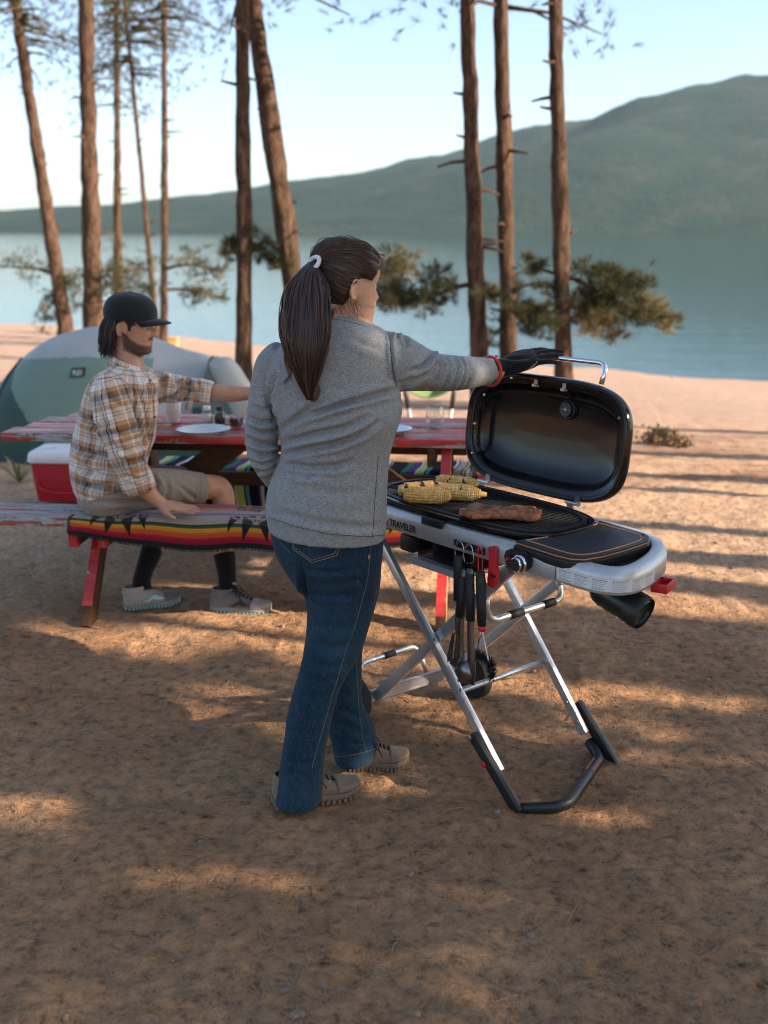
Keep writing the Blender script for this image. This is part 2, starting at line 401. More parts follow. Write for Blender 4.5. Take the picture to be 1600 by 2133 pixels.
mat_wood('brown_wood', (.042, .019, .010), (.115, .055, .028), (3, 14, 14)); mat_wood('yellow_wood', (.36, .20, .07), (.60, .38, .16), (22, 22, 2)); mat_wood('pale_wood', (.48, .30, .15), (.66, .45, .25))
# people
def mat_skin(name, base, red=(.45, .16, .10), stubble=False):
    m, nt = newmat(name, rough=.5, spec=.4); v = nt.coord(); f = nt.noise(v, 18, 5, .6)
    hi = tuple(c * 1.12 for c in base); lo = tuple(c * .82 for c in base)
    c = nt.ramp(f, [(.3, lo), (.7, hi)]); c = nt.mix(.12, c, red)
    if stubble:
        at = nt.new('ShaderNodeAttribute'); at.attribute_name = 'stubble'; f3 = nt.noise(v, 420, 3, .7)
        k = nt.math('MULTIPLY', at.outputs['Fac'], nt.ramp(f3, [(.30, (.45, .45, .45)), (.6, (1, 1, 1))])); c = nt.mix(k, c, (.022, .013, .010))
    nt.ln(c, nt.b.inputs['Base Color'])
    nt.b.inputs['Subsurface Weight'].default_value = .12; nt.b.inputs['Subsurface Radius'].default_value = (.012, .005, .003); nt.b.inputs['Subsurface Scale'].default_value = .5
    nt.bump(nt.noise(v, 260, 3, .6), .15, .002)
mat_skin('skin_woman', (.60, .36, .235)); mat_skin('skin_man', (.50, .275, .165), stubble=True); mat_skin('skin_man_legs', (.47, .255, .15))
def mat_hair(name, stops, rough=.42):
    m, nt = newmat(name, rough=rough, spec=.5); uv = nt.coord((1, 1, 1), 'UV'); sp = nt.new('ShaderNodeSeparateXYZ'); nt.ln(uv, sp.inputs[0])
    nt.ln(nt.ramp(sp.outputs[0], stops), nt.b.inputs['Base Color']); nt.b.inputs['Anisotropic'].default_value = .4
mat_hair('hair_brown', [(0, (.013, .007, .005)), (.45, (.036, .017, .011)), (.8, (.080, .036, .021)), (1, (.15, .070, .040))])
mat_hair('hair_black', [(0, (.006, .005, .0045)), (.6, (.014, .010, .008)), (1, (.032, .021, .015))], .5)
def mat_heather():
    m, nt = newmat('heather_grey', rough=.92, spec=.12); v = nt.coord((1.0, 1.0, 2.6)); n = nt.noise(v, 170, 4, .75); n2 = nt.noise(nt.coord((1, 1, 1.4)), 60, 3, .7)
    c = nt.ramp(n, [(.34, (.09, .097, .098)), (.46, (.215, .225, .222)), (.58, (.325, .335, .328)), (.72, (.50, .505, .49))])
    c = nt.mix(.3, c, nt.ramp(n2, [(.3, (.15, .165, .165)), (.7, (.33, .345, .34))])); nt.ln(c, nt.b.inputs['Base Color'])
    nt.b.inputs['Sheen Weight'].default_value = .08; nt.bump(nt.noise(nt.coord(), 420, 3, .6), .25, .002)
mat_heather()
def mat_denim():
    m, nt = newmat('denim', rough=.9, spec=.15); v = nt.coord((1, 1, .22)); n = nt.noise(v, 240, 4, .75); n2 = nt.noise(nt.coord((1, 1, .5)), 7, 6, .65)
    c = nt.ramp(n, [(.3, (.006, .017, .030)), (.55, (.012, .034, .058)), (.75, (.050, .092, .125))])
    c = nt.mix(nt.math('MULTIPLY', nt.ramp(n2, [(.45, (0, 0, 0)), (.75, (1, 1, 1))]), .45), c, (.040, .085, .125)); nt.ln(c, nt.b.inputs['Base Color'])
    nt.b.inputs['Sheen Weight'].default_value = .06; nt.bump(nt.math('ADD', n, nt.noise(nt.coord(), 30, 4, .6)), .35, .003)
mat_denim()
M('stitch', (.36, .24, .12), .8); M('stitch_pale', (.13, .17, .18), .8)
def mat_plaid():
    m, nt = newmat('plaid_flannel', rough=.92, spec=.1); uv = nt.coord((1, 1, 1), 'UV'); sp = nt.new('ShaderNodeSeparateXYZ'); nt.ln(uv, sp.inputs[0])
    tan = (.52, .29, .135); cream = (.80, .73, .65); brn = (.10, .038, .022); blue = (.20, .46, .60); dk = (.05, .025, .02)
    warp = [(0, tan), (.14, brn), (.165, cream), (.25, dk), (.268, cream), (.345, dk), (.363, cream), (.44, brn), (.46, cream), (.60, dk), (.615, tan), (.70, brn), (.78, blue), (.82, tan), (.92, cream), (.95, tan)]
    weft = [(0, tan), (.10, cream), (.20, dk), (.215, cream), (.30, dk), (.315, cream), (.38, cream), (.50, dk), (.512, tan), (.62, brn), (.80, blue), (.855, tan), (.93, cream), (.96, tan)]
    def fr(o, per): return nt.math('FRACT', nt.math('ADD', nt.math('DIVIDE', o, per), 40.0))
    a = nt.ramp(fr(sp.outputs[0], .132), warp, 'CONSTANT'); b = nt.ramp(fr(sp.outputs[1], .142), weft, 'CONSTANT')
    c = nt.mix(.5, a, b); c = nt.mix(.18, c, nt.mix(1.0, a, b, 'MULTIPLY')); 
    w = nt.noise(nt.coord(), 300, 3, .7); c = nt.mix(1.0, c, nt.ramp(w, [(.3, (.8, .8, .8)), (.7, (1.12, 1.1, 1.08))]), 'MULTIPLY'); nt.ln(c, nt.b.inputs['Base Color'])
    nt.b.inputs['Sheen Weight'].default_value = .2; nt.bump(nt.math('ADD', w, nt.noise(nt.coord(), 26, 4, .6)), .3, .004)
mat_plaid()
def cloth(name, base, scale=200, rough=.92, var=.22, bump=.35, sheen=.2):
    m = M(name, base, rough, 0, var, scale, bump, scale * 1.5, .12); m.node_tree.nodes['Principled BSDF'].inputs['Sheen Weight'].default_value = sheen; return m
cloth('khaki', (.27, .225, .175), 120); cloth('black_sock', (.010, .010, .011), 160); cloth('cap_cloth', (.017, .019, .020), 260, var=.4); cloth('shoe_grey', (.155, .145, .135), 180); cloth('shoe_tan', (.36, .32, .275), 160)
cloth('shoe_brown', (.20, .14, .095), 140); M('shoe_sole_teal', (.22, .42, .40), .7); M('shoe_midsole', (.24, .22, .19), .7); M('shoe_sole_brown', (.16, .115, .08), .8); M('shoe_logo', (.42, .66, .66), .6); cloth('lace_black', (.012, .012, .013), 300); cloth('shoe_dark', (.035, .035, .036), 200)
def mat_knit():
    m, nt = newmat('glove_knit', (.010, .010, .011), .95, spec=.08); v = nt.coord((.6, 1, 1))
    n = nt.noise(v, 260, 3, .7); nt.ln(nt.ramp(n, [(.35, (.005, .005, .006)), (.7, (.026, .026, .028))]), nt.b.inputs['Base Color']); nt.b.inputs['Sheen Weight'].default_value = .15; nt.bump(n, .6, .004)
mat_knit()
cloth('glove_cuff_red', (.62, .055, .05), 200); M('glove_print', (.30, .31, .30), .6); M('hair_tie_white', (.66, .70, .68), .7)
# grill
M('grill_silver', (.53, .54, .535), .42, .55, .06, 60, .06, 500); M('aluminium_tube', (.64, .65, .65), .34, .75, .07, 30, .05, 400)
M('chrome', (.80, .81, .82), .07, 1.0, .03, 8, rvar=.03); M('steel_dark', (.23, .21, .195), .28, .95, .2, 22); M('steel_plain', (.55, .55, .55), .3, 1.0, .1, 40)
def mat_enamel():
    m, nt = newmat('black_enamel', (.004, .0045, .005), .12, 0, .36); v = nt.coord(); f = nt.noise(v, 7, 5, .65)
    nt.ln(nt.ramp(f, [(.3, (.09, .09, .09)), (.7, (.20, .20, .20))]), nt.b.inputs['Roughness'])
    nt.ln(nt.ramp(nt.noise(v, 9, 5, .6), [(.3, (.004, .0045, .005)), (.75, (.015, .013, .012))]), nt.b.inputs['Base Color'])
mat_enamel()
M('cast_iron', (.016, .0155, .015), .45, .2, .4, 60, .3, 300); M('black_plastic', (.014, .0145, .0155), .42, 0, .2, 80, .1, 500); M('black_grip', (.013, .013, .014), .6, 0, .2, 120, .2, 600)
M('red_plastic', (.60, .022, .028), .38, 0, .08, 40); M('orange_layer', (.62, .25, .10), .6, 0, .1, 60); M('board_black', (.020, .022, .023), .48, 0, .25, 90, .15, 700)
M('label_white', (.66, .68, .68), .5, 0, .04, 60); M('label_orange', (.62, .15, .08), .6, 0, .1, 60); M('print_black', (.015, .015, .016), .6); M('notice_ink', (.05, .05, .052), .6); M('print_red', (.60, .04, .04), .6); M('propane_green', (.009, .021, .014), .28, .1, .25, 40); M('tyre', (.016, .016, .016), .8, 0, .3, 80, .3)
def mat_corn():
    m, nt = newmat('corn_kernel', rough=.35, spec=.5); m.node_tree.nodes['Principled BSDF'].inputs['Subsurface Weight'].default_value = .15
    nt.b.inputs['Subsurface Radius'].default_value = (.006, .004, .001); uv = nt.coord((1, 1, 1), 'UV'); sp = nt.new('ShaderNodeSeparateXYZ'); nt.ln(uv, sp.inputs[0])
    nt.ln(nt.ramp(sp.outputs[0], [(0, (.82, .43, .09)), (.35, (.86, .52, .15)), (.66, (.88, .60, .24)), (.83, (.84, .74, .50)), (.91, (.80, .50, .14)), (.955, (.035, .018, .01))], 'CONSTANT'), nt.b.inputs['Base Color'])
mat_corn(); M('corn_core', (.80, .50, .16), .6)
def mat_meat():
    m, nt = newmat('meat', rough=.42, spec=.5); v = nt.coord(); n = nt.noise(v, 34, 7, .7, .8)
    nt.ln(nt.ramp(n, [(.25, (.035, .014, .008)), (.40, (.20, .058, .024)), (.54, (.42, .14, .05)), (.70, (.52, .23, .085)), (.85, (.64, .38, .19))]), nt.b.inputs['Base Color']); nt.bump(n, .8, .012)
mat_meat(); M('herb', (.07, .085, .03), .6)
# table, camp things
def mat_serape():
    m, nt = newmat('serape', rough=.95, spec=.08); uv = nt.coord((1, 1, 1), 'UV'); sp = nt.new('ShaderNodeSeparateXYZ'); nt.ln(uv, sp.inputs[0])
    k = (.018, .020, .024); w = (.66, .66, .68); gy = (.36, .33, .34); li = (.50, .60, .16); gn = (.05, .20, .09); pu = (.12, .055, .18); tl = (.10, .34, .40)
    st = [(0, k), (.05, w), (.075, k), (.09, gy), (.17, k), (.185, li), (.205, k), (.22, w), (.30, k), (.315, gy), (.33, k), (.50, gn), (.56, pu), (.66, w), (.675, li), (.76, k), (.78, tl), (.82, k), (.93, pu), (.96, w)]
    c = nt.ramp(nt.math('FRACT', nt.math('DIVIDE', sp.outputs[0], .46)), st, 'CONSTANT')
    c = nt.mix(1.0, c, nt.ramp(nt.noise(nt.coord(), 240, 3, .7), [(.3, (.6, .6, .6)), (.7, (1.15, 1.15, 1.15))]), 'MULTIPLY'); nt.ln(c, nt.b.inputs['Base Color'])
    nt.bump(nt.noise(nt.coord(), 200, 3, .6), .5, .005)
mat_serape()
def mat_camp_blanket():
    m, nt = newmat('camp_blanket', rough=.96, spec=.06); uv = nt.coord((1, 1, 1), 'UV'); sp = nt.new('ShaderNodeSeparateXYZ'); nt.ln(uv, sp.inputs[0])
    tan = (.315, .235, .18); gn = (.022, .065, .022); ye = (.56, .21, .02); yo = (.66, .20, .02); og = (.48, .075, .02); rd = (.26, .008, .025); bk = (.012, .011, .012); bl = (.045, .07, .19)
    v = sp.outputs[1]
    half = [(0, bk), (.014, rd), (.036, (.33, .012, .025)), (.046, og), (.060, (.50, .11, .018)), (.067, ye), (.079, (.60, .26, .025)), (.082, gn), (.094, bk), (.098, tan)]
    tot = .52
    st = half + [(.205, bl), (.220, (.32, .05, .27)), (.228, bl), (.238, tan)] 
    st = [(p / tot, c) for p, c in st] + [((.315) / tot, gn), (.325 / tot, ye), (.340 / tot, og), (.35 / tot, rd)]
    c = nt.ramp(nt.math('DIVIDE', v, tot), st, 'CONSTANT')
    c = nt.mix(1.0, c, nt.ramp(nt.noise(nt.coord(), 260, 3, .75), [(.3, (.72, .72, .72)), (.7, (1.15, 1.15, 1.15))]), 'MULTIPLY'); nt.ln(c, nt.b.inputs['Base Color'])
    nt.b.inputs['Sheen Weight'].default_value = .25; nt.bump(nt.noise(nt.coord(), 240, 3, .6), .35, .004)
mat_camp_blanket(); cloth('blanket_black', (.012, .011, .012), 240)
M('cooler_red', (.40, .012, .022), .45, 0, .08, 20); M('cooler_white', (.70, .69, .67), .5, 0, .06, 14)
def nylon(name, c): return M(name, c, .55, 0, .07, 5, .25, 14, .35)
nylon('tent_pale', (.34, .355, .345)); nylon('tent_sage', (.155, .225, .18)); nylon('tent_dark', (.030, .070, .053)); nylon('tent_flap', (.37, .39, .36)); M('tent_pole', (.10, .11, .11), .4, .5); M('badge_black', (.03, .03, .03), .6); M('badge_print', (.45, .50, .45), .6)
cloth('chair_green', (.12, .20, .035), 100); M('chair_frame', (.42, .40, .37), .5, .4)
M('enamel_white', (.72, .77, .79), .22, 0, .05, 12); M('enamel_rim', (.02, .045, .06), .3); M('cup_white', (.66, .67, .64), .4); M('lid_white', (.74, .74, .73), .4); M('lid_black', (.02, .02, .02), .35)
M('salt', (.70, .70, .69), .8); M('pepper', (.06, .045, .035), .9, 0, .5, 300); M('leafy_green', (.10, .12, .03), .6, 0, .3, 60); M('salsa', (.35, .10, .03), .5, 0, .4, 80)
def mat_glass():
    m, nt = newmat('glass', (.95, .97, .97), .03); tr = nt.new('ShaderNodeBsdfTransparent'); tr.inputs[0].default_value = (.93, .95, .95, 1); gl = nt.new('ShaderNodeBsdfGlossy'); gl.inputs['Roughness'].default_value = .03
    lw = nt.new('ShaderNodeLayerWeight'); lw.inputs[0].default_value = .5; mx = nt.new('ShaderNodeMixShader'); nt.ln(nt.math('ADD', .04, nt.math('MULTIPLY', nt.math('POWER', lw.outputs['Facing'], 3.0), .8)), mx.inputs[0]); nt.ln(tr.outputs[0], mx.inputs[1]); nt.ln(gl.outputs[0], mx.inputs[2]); nt.ln(mx.outputs[0], nt.n['Material Output'].inputs[0])
mat_glass(); mat_wood('spoon_wood', (.46, .25, .10), (.66, .42, .20))
M('rock', (.30, .235, .185), .9, 0, .35, 14, .6, 50); M('pebble', (.20, .145, .10), .9, 0, .4, 7); M('twig', (.26, .165, .095), .9, 0, .35, 10); M('yucca_leaf', (.22, .21, .10), .7, 0, .3, 20); M('dry_bush', (.21, .14, .075), .9, 0, .4, 12)
# ------------------------------------------------------------------ ground, lake, hills
LAKE_Z = -1.5
_sh = [WZ(px, py, LAKE_Z) for px, py in ((0, 668), (160, 680), (375, 700), (525, 717), (800, 738), (1128, 760), (1262, 767), (1375, 783), (1600, 795))]
_sx = np.array([-70, -40] + [p.x for p in _sh] + [16, 40, 70]); _sy = np.array([62, 52] + [p.y for p in _sh] + [19, 15, 14])
def terr0(x, y):
    x = np.asarray(x, float); y = np.asarray(y, float); ys = np.interp(x, _sx, _sy); t = (y - 6.0) / (ys - 6.0)
    z = np.where(t < 0, 0.0, LAKE_Z * t); return np.maximum(np.where(t > 1, LAKE_Z - (y - ys) * .12, z), -9.0)
def terrain(x, y):
    P = np.stack([np.ravel(x), np.ravel(y), np.zeros(np.size(x))], 1).astype(float)
    near = np.exp(-np.maximum(P[:, 1] - 9, 0) / 6.0)
    z = terr0(P[:, 0], P[:, 1]) + vnoise(P, .7, 3) * .018 * (1 - .3 * near) + vnoise(P + 31, 6.0, 3) * .014 + vnoise(P + 77, 20., 3) * .010 * near
    hum = vnoise(P + 5, 1.6, 2); z = z + np.where(P[:, 1] > 6.2, np.maximum(hum, 0) * .035 * sm(6.2, 7.5, P[:, 1]) * (1 - sm(11, 15, P[:, 1])), 0)
    for fx, fy, fa, fd in FOOT:
        c, s_ = math.cos(fa), math.sin(fa); dx, dy = P[:, 0] - fx, P[:, 1] - fy; u = dx * c + dy * s_; w = -dx * s_ + dy * c; q = (u / .14) ** 2 + (w / .05) ** 2; z = z - fd * np.exp(-q ** 2) + fd * .5 * np.exp(-((q - 1.7) / .6) ** 2)
    return z
FOOT = [(RNG.uniform(-1.8, 1.9), RNG.uniform(1.9, 5.6), RNG.uniform(0, 6.28), RNG.uniform(.004, .010)) for _ in range(60)]
def tz(x, y): return float(terrain(np.array([x]), np.array([y]))[0])
def axis_steps(lo, hi, step, far, g=1.22):
    a = list(np.arange(lo, hi + 1e-6, step)); s_ = step; b = []
    x = hi
    while x < far: s_ *= g; x += s_; b.append(min(x, far))
    s_ = step; x = lo; c = []
    while x > -far: s_ *= g; x -= s_; c.append(max(x, -far))
    return np.array(c[::-1] + a + b)
gx = axis_steps(-3.4, 3.4, .020, 4500, 1.16); gy0 = np.arange(1.7, 7.6, .018); gy1 = np.cumsum(np.r_[7.6, np.geomspace(.035, .6, 110)])
yb = []; q = 1.7; st = .03
while q > -4500: st *= 1.3; q -= st; yb.append(max(q, -4500))
yf = []; q = gy1[-1]; st = .6
while q < 4500: st *= 1.3; q += st; yf.append(min(q, 4500))
gy = np.r_[np.array(yb[::-1]), gy0, gy1, yf]
X, Y = np.meshgrid(gx, gy); Zt = terrain(X, Y).reshape(X.shape)
nx, ny = len(gx), len(gy); idx = np.arange(nx * ny).reshape(ny, nx)
faces = np.stack([idx[:-1, :-1], idx[:-1, 1:], idx[1:, 1:], idx[1:, :-1]], -1).reshape(-1, 4)
me = bpy.data.meshes.new('ground'); me.from_pydata(np.stack([X, Y, Zt], -1).reshape(-1, 3).tolist(), [], faces.tolist()); me.materials.append(MATS['dirt'])
ground = tag(finish(me, 'ground', None), kind='structure')
b = MB(); b.grid(lambda a, c: (-4400 + 8800 * a, 10 + 4390 * c, LAKE_Z), 6, 6); lake = tag(b.build('lake', 'water', smooth=False), kind='structure')
def hill_top(px):      # photo row of the far ridge line above the lake
    return np.interp(px, [-900, -200, 0, 250, 520, 760, 1000, 1250, 1450, 1700, 2100, 2600], [330, 420, 436, 424, 396, 352, 292, 222, 178, 150, 190, 300])
na, nr = 150, 34; P = []
for j in range(nr + 1):
    for i in range(na + 1):
        px = -900 + 3500 * i / na; r = ray(px, 480); d = Vector((r.x, r.y, 0)).normalized(); t = j / nr; R = 1500 + 1900 * t
        top = ray(px, hill_top(px)); H = 3000 * top.z / math.hypot(top.x, top.y)
        P.append((d.x * R, d.y * R, H * math.sin(min(t / .8, 1.2) * math.pi / 2)))
P = np.array(P); P[:, 2] *= 1 + .30 * vnoise(P * [1, 1, 0], .0032, 5); P[:, 2] += LAKE_Z - 1.5
b = MB(); b.add(P, [(j * (na + 1) + i, j * (na + 1) + i + 1, (j + 1) * (na + 1) + i + 1, (j + 1) * (na + 1) + i) for j in range(nr) for i in range(na)])
hills = tag(b.build('hills', 'forest_hill'), kind='structure')

# ------------------------------------------------------------------ pines
def tuft(mb, c, d, L, w, n, spread=1.0, rng=random):
    d = Vector(d).normalized(); a = d.orthogonal().normalized(); e = d.cross(a)
    for k in range(n):
        th = rng.uniform(0, 2 * math.pi); ph = rng.uniform(.1, spread); dd = (d * math.cos(ph) + (a * math.cos(th) + e * math.sin(th)) * math.sin(ph))
        l = L * rng.uniform(.7, 1.1); o = c + d * rng.uniform(-.3, .3) * L; wv = dd.cross(Vector((rng.uniform(-1, 1), rng.uniform(-1, 1), rng.uniform(-1, 1)))).normalized() * w
        mb.add([o - wv * .5, o + wv * .5, o + dd * l], [(0, 1, 2)])
def clump(mb, c, r, n, L=.10, w=.007, k=14, rng=random):
    """a spray of needle tufts filling a flattened ball"""
    c = Vector(c)
    for i in range(n):
        p = Vector((rng.gauss(0, .45), rng.gauss(0, .45), rng.gauss(0, .28))) * r
        tuft(mb, c + p, p.normalized() + Vector((0, 0, .5)) if p.length > 1e-6 else Vector((0, 0, 1)), L, w, k, 1.15, rng)
def trunk_mesh(base, top, d0, d1, seed, N=22, R=46, flare=.35):
    base = Vector(base); top = Vector(top); b = MB(); secs = []
    for i in range(R + 1):
        t = i / R; c = base.lerp(top, t); c += Vector((math.sin(t * 5 + seed) * .03 * (1 - t), math.cos(t * 4 + seed * 2) * .03, 0)) * (top - base).length * .05
        r = (d0 + (d1 - d0) * t) / 2 * (1 + flare * math.exp(-t * (top - base).length / .35)); secs.append((c, Vector((r, 0, 0)), Vector((0, r, 0))))
    b.loft(secs, N); v = np.array(b.v); cen = np.repeat(np.array([s[0] for s in secs]), N, 0); n = v - cen; n /= np.maximum(np.linalg.norm(n, axis=1)[:, None], 1e-6)
    v = v + n * (vnoise(v * [1, 1, .30], 14, 3) * .15 * d0 + vnoise(v * [1, 1, .5], 42, 2) * .06 * d0)[:, None]; b.v = [tuple(p) for p in v]
    return b
def pine(base, top, d0, d1, label, group, boughs, seed, extra_crown=None, name='pine_tree'):
    """boughs: (pts3d, r0, [(point, radius, tufts, dry = sunlit tone)])"""
    root = empty(name, base, label, 'tree', group); rng = random.Random(seed)
    trunk_mesh(base, top, d0, d1, seed).build('trunk', 'bark', root)
    for k in range(7):
        t = rng.uniform(.12, .6); o = Vector(base).lerp(Vector(top), t); a_ = rng.uniform(0, 6.28); d = Vector((math.cos(a_), math.sin(a_), rng.uniform(-.2, .35))); l_ = d0 * .5 + rng.uniform(.05, .35); b_ = MB(); b_.tube([o, o + d * l_ * .6, o + d * l_ + Vector((0, 0, rng.uniform(-.04, .02)))], [.026, .018, .010], 6); b_.build('dead_stub', 'bark', root)
    cr_g = MB(); cr_d = MB()
    for pts, r0, cl in boughs:
        P = cr([Vector(p) for p in pts], 5); bb = MB(); bb.tube(P, [r0 * (1 - .8 * i / (len(P) - 1)) for i in range(len(P))], 7)
        for q, r, n, dry in cl:  # dry flags clumps given the sunlit needle colour
            q = Vector(q); near = min(P, key=lambda s: (s - q).length)
            if (near - q).length > .12: bb.tube([near, near.lerp(q, .5) + Vector((0, 0, .04)), q], [r0 * .35, r0 * .25, r0 * .1], 5)
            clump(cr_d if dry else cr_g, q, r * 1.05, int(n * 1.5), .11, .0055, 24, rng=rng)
        if cl:
            mr_ = sum(c[1] for c in cl) / len(cl); ml = len(P)
            for q in range(int(len(cl) * 2.2) + 3):
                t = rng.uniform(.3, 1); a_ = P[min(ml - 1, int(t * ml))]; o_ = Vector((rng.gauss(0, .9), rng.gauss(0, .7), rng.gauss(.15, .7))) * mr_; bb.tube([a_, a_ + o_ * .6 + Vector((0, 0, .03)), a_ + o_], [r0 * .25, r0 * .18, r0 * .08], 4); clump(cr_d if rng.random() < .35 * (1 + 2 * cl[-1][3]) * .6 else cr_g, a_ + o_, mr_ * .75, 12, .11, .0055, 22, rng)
        bb.build('branch', 'bark', root)
    if extra_crown:
        lm = MB(); extra_crown(cr_g, cr_d, rng, lm)
        if lm.n: tag(lm.build('upper_boughs', 'bark', root), kind='stuff')
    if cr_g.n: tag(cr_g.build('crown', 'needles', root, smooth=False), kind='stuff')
    if cr_d.n: tag(cr_d.build('sunlit_crown', 'sunlit_needles', root, smooth=False), kind='stuff')
    return root
def whorls(top, h0, h1, rad, n, tufts, dry=.2):  # dry: share of clumps in the sunlit colour
    """a crown of boughs between heights h0 and h1 round the upper trunk (above the photo's edge)"""
    def f(g, d, rng, limbs=None):
        for i in range(n):
            t = rng.random() ** .8; z = h0 + (h1 - h0) * t; a = rng.uniform(0, 6.28); R = rad * (1 - .75 * t) * rng.uniform(.35, 1)
            c = Vector((top[0] + math.cos(a) * R, top[1] + math.sin(a) * R, z - R * .12)); o_ = Vector((top[0], top[1], z + .1))
            if limbs is not None: limbs.tube([o_, o_.lerp(c, .5) + Vector((0, 0, .08)), c], [.03, .02, .008], 5)
            clump(d if rng.random() < dry else g, c, .60, tufts * 2, .15, .008, 16, rng)
    return f
TREES = 'pine trees between the camp and the lake'
def tree_at(px_b, py_b, Yd, px_t, py_t, dpx, label, boughs, seed, height=9.0, crown=None):
    """base seen at pixel (px_b,py_b), a second point of the trunk at (px_t,py_t), distance Yd, width dpx"""
    a = WY(px_b, py_b, Yd); zb = tz(a.x, Yd) - .08; c = WY(px_t, py_t, Yd); d = (c - a); d = d / d.z
    base = a + d * (zb - a.z); top = a + d * (zb + height - a.z); dep = Yd * _c; dia = dpx * dep / FPX
    bg = []
    for pts, r0, cl in boughs:
        P3 = [WY(x, y, Yd + (o[0] if o else 0)) for x, y, *o in pts]
        C3 = [(WY(x, y, Yd + random.uniform(-.35, .35)), r * dep / FPX, n, dry) for x, y, r, n, dry in cl]; bg.append((P3, r0 * dep / FPX, C3))
    zt = top.z; cz = max(zb + 4.6 + seed % 3 * .5, zb + 4.4)
    return pine(base, top, dia * 1.05, dia * .55, label, TREES, bg, seed, whorls(top.lerp(base, .35), cz + (1.2 if seed < 6 else .1), zt + .6, 1.9, crown or 60, 7))
tree_at(137, 690, 26, 113, 533, 31, 'dark pine trunk leaning left behind the tent', [
    ([(118, 575), (90, 563), (50, 557), (0, 556)], 5, [(100, 548, 34, 26, 0), (60, 546, 26, 16, 0), (30, 543, 22, 9, 0), (5, 556, 20, 6, 0)]),
    ([(126, 622), (112, 628), (98, 648), (92, 672)], 3, [(104, 612, 20, 12, 0), (100, 640, 18, 12, 0), (92, 664, 14, 7, 0), (84, 655, 12, 4, 0)]),
    ([(126, 590), (150, 585), (168, 600)], 4, [(150, 590, 26, 22, 0), (160, 612, 26, 22, 0), (150, 635, 22, 16, 0), (165, 640, 18, 10, 0)])], 1)
tree_at(195, 700, 21, 191, 533, 40, 'thickest dark pine trunk, just left of the black cap', [
    ([(205, 580), (225, 575), (246, 590)], 4, [(225, 570, 28, 22, 1), (238, 592, 30, 24, 0), (228, 610, 26, 20, 0), (262, 600, 24, 16, 0)])], 2)
tree_at(247, 690, 31, 246, 533, 18, 'slim dark pine behind the black cap', [([(250, 575), (268, 580), (285, 590)], 3, [(262, 590, 22, 18, 1), (280, 600, 20, 12, 0), (240, 600, 22, 14, 0)])], 3)
tree_at(330, 715, 28, 312, 533, 12, 'thin leaning pine with reddish bark just left of a straighter thin pine', [
    ([(318, 570), (300, 560), (285, 556)], 2.5, [(300, 556, 24, 18, 1), (282, 566, 22, 14, 1), (305, 590, 22, 14, 0), (322, 600, 20, 10, 0)]),
    ([(325, 622), (312, 608), (300, 602)], 2.5, [(305, 600, 20, 12, 0)])], 4)
tree_at(342, 718, 26, 342, 533, 16, 'straight thin pine with two boughs spreading right over the lake', [
    ([(346, 560), (380, 552), (420, 555), (456, 562)], 4, [(365, 545, 24, 14, 1), (385, 538, 26, 18, 1), (405, 560, 22, 16, 0), (430, 560, 22, 14, 1), (452, 564, 16, 8, 0), (395, 575, 18, 8, 0)]),
    ([(346, 603), (380, 603), (420, 612), (464, 620)], 4, [(388, 602, 14, 7, 1), (404, 618, 22, 14, 0), (420, 610, 22, 14, 1), (440, 616, 18, 10, 1), (460, 620, 12, 6, 0), (400, 635, 16, 8, 0)])], 5)
tree_at(509, 806, 13.9, 507, 533, 34, 'straight brown pine trunk behind the outstretched hand', [
    ([(520, 500), (545, 520), (570, 548)], 4, [(545, 536, 20, 14, 0), (562, 540, 22, 14, 0), (570, 560, 14, 5, 0)]),
    ([(495, 505), (482, 520), (470, 530)], 3, [(472, 532, 16, 6, 0), (482, 540, 12, 4, 0)])], 6)
tree_at(640, 800, 14.6, 602, 533, 46, 'leaning pine trunk mostly hidden behind the ponytail', [
    ([(620, 540), (590, 530), (575, 548)], 3, [(580, 545, 16, 6, 0)]),
    ([(628, 600), (700, 560), (790, 570), (860, 585)], 7, [(800, 545, 44, 40, 1), (835, 560, 40, 32, 1), (790, 580, 34, 22, 1), (850, 540, 30, 22, 1), (820, 590, 26, 12, 1), (815, 612, 20, 6, 1)])], 7, crown=70)
tree_at(998, 800, 13.2, 990, 533, 37, 'brown pine trunk directly above the gloved forearm', [
    ([(980, 592), (945, 600), (890, 618), (830, 626), (806, 622)], 6, [(910, 566, 26, 22, 0), (898, 590, 30, 30, 0), (920, 600, 26, 18, 0), (885, 622, 28, 24, 0), (860, 618, 20, 12, 0), (830, 624, 22, 16, 0), (808, 628, 22, 14, 1), (905, 640, 20, 9, 0), (885, 660, 15, 4, 0), (945, 590, 18, 10, 0)]),
    ([(1006, 598), (1022, 608), (1026, 620)], 3, [(1022, 616, 14, 7, 0)])], 8)
tree_at(1062, 800, 13.9, 1056, 533, 36, 'pale sunlit pine trunk beside the grill handle', [
    ([(1046, 680), (1025, 705), (1014, 722)], 3, [(1032, 662, 14, 6, 0)]),
    ([(1074, 572), (1095, 560), (1105, 540)], 3, [])], 9)
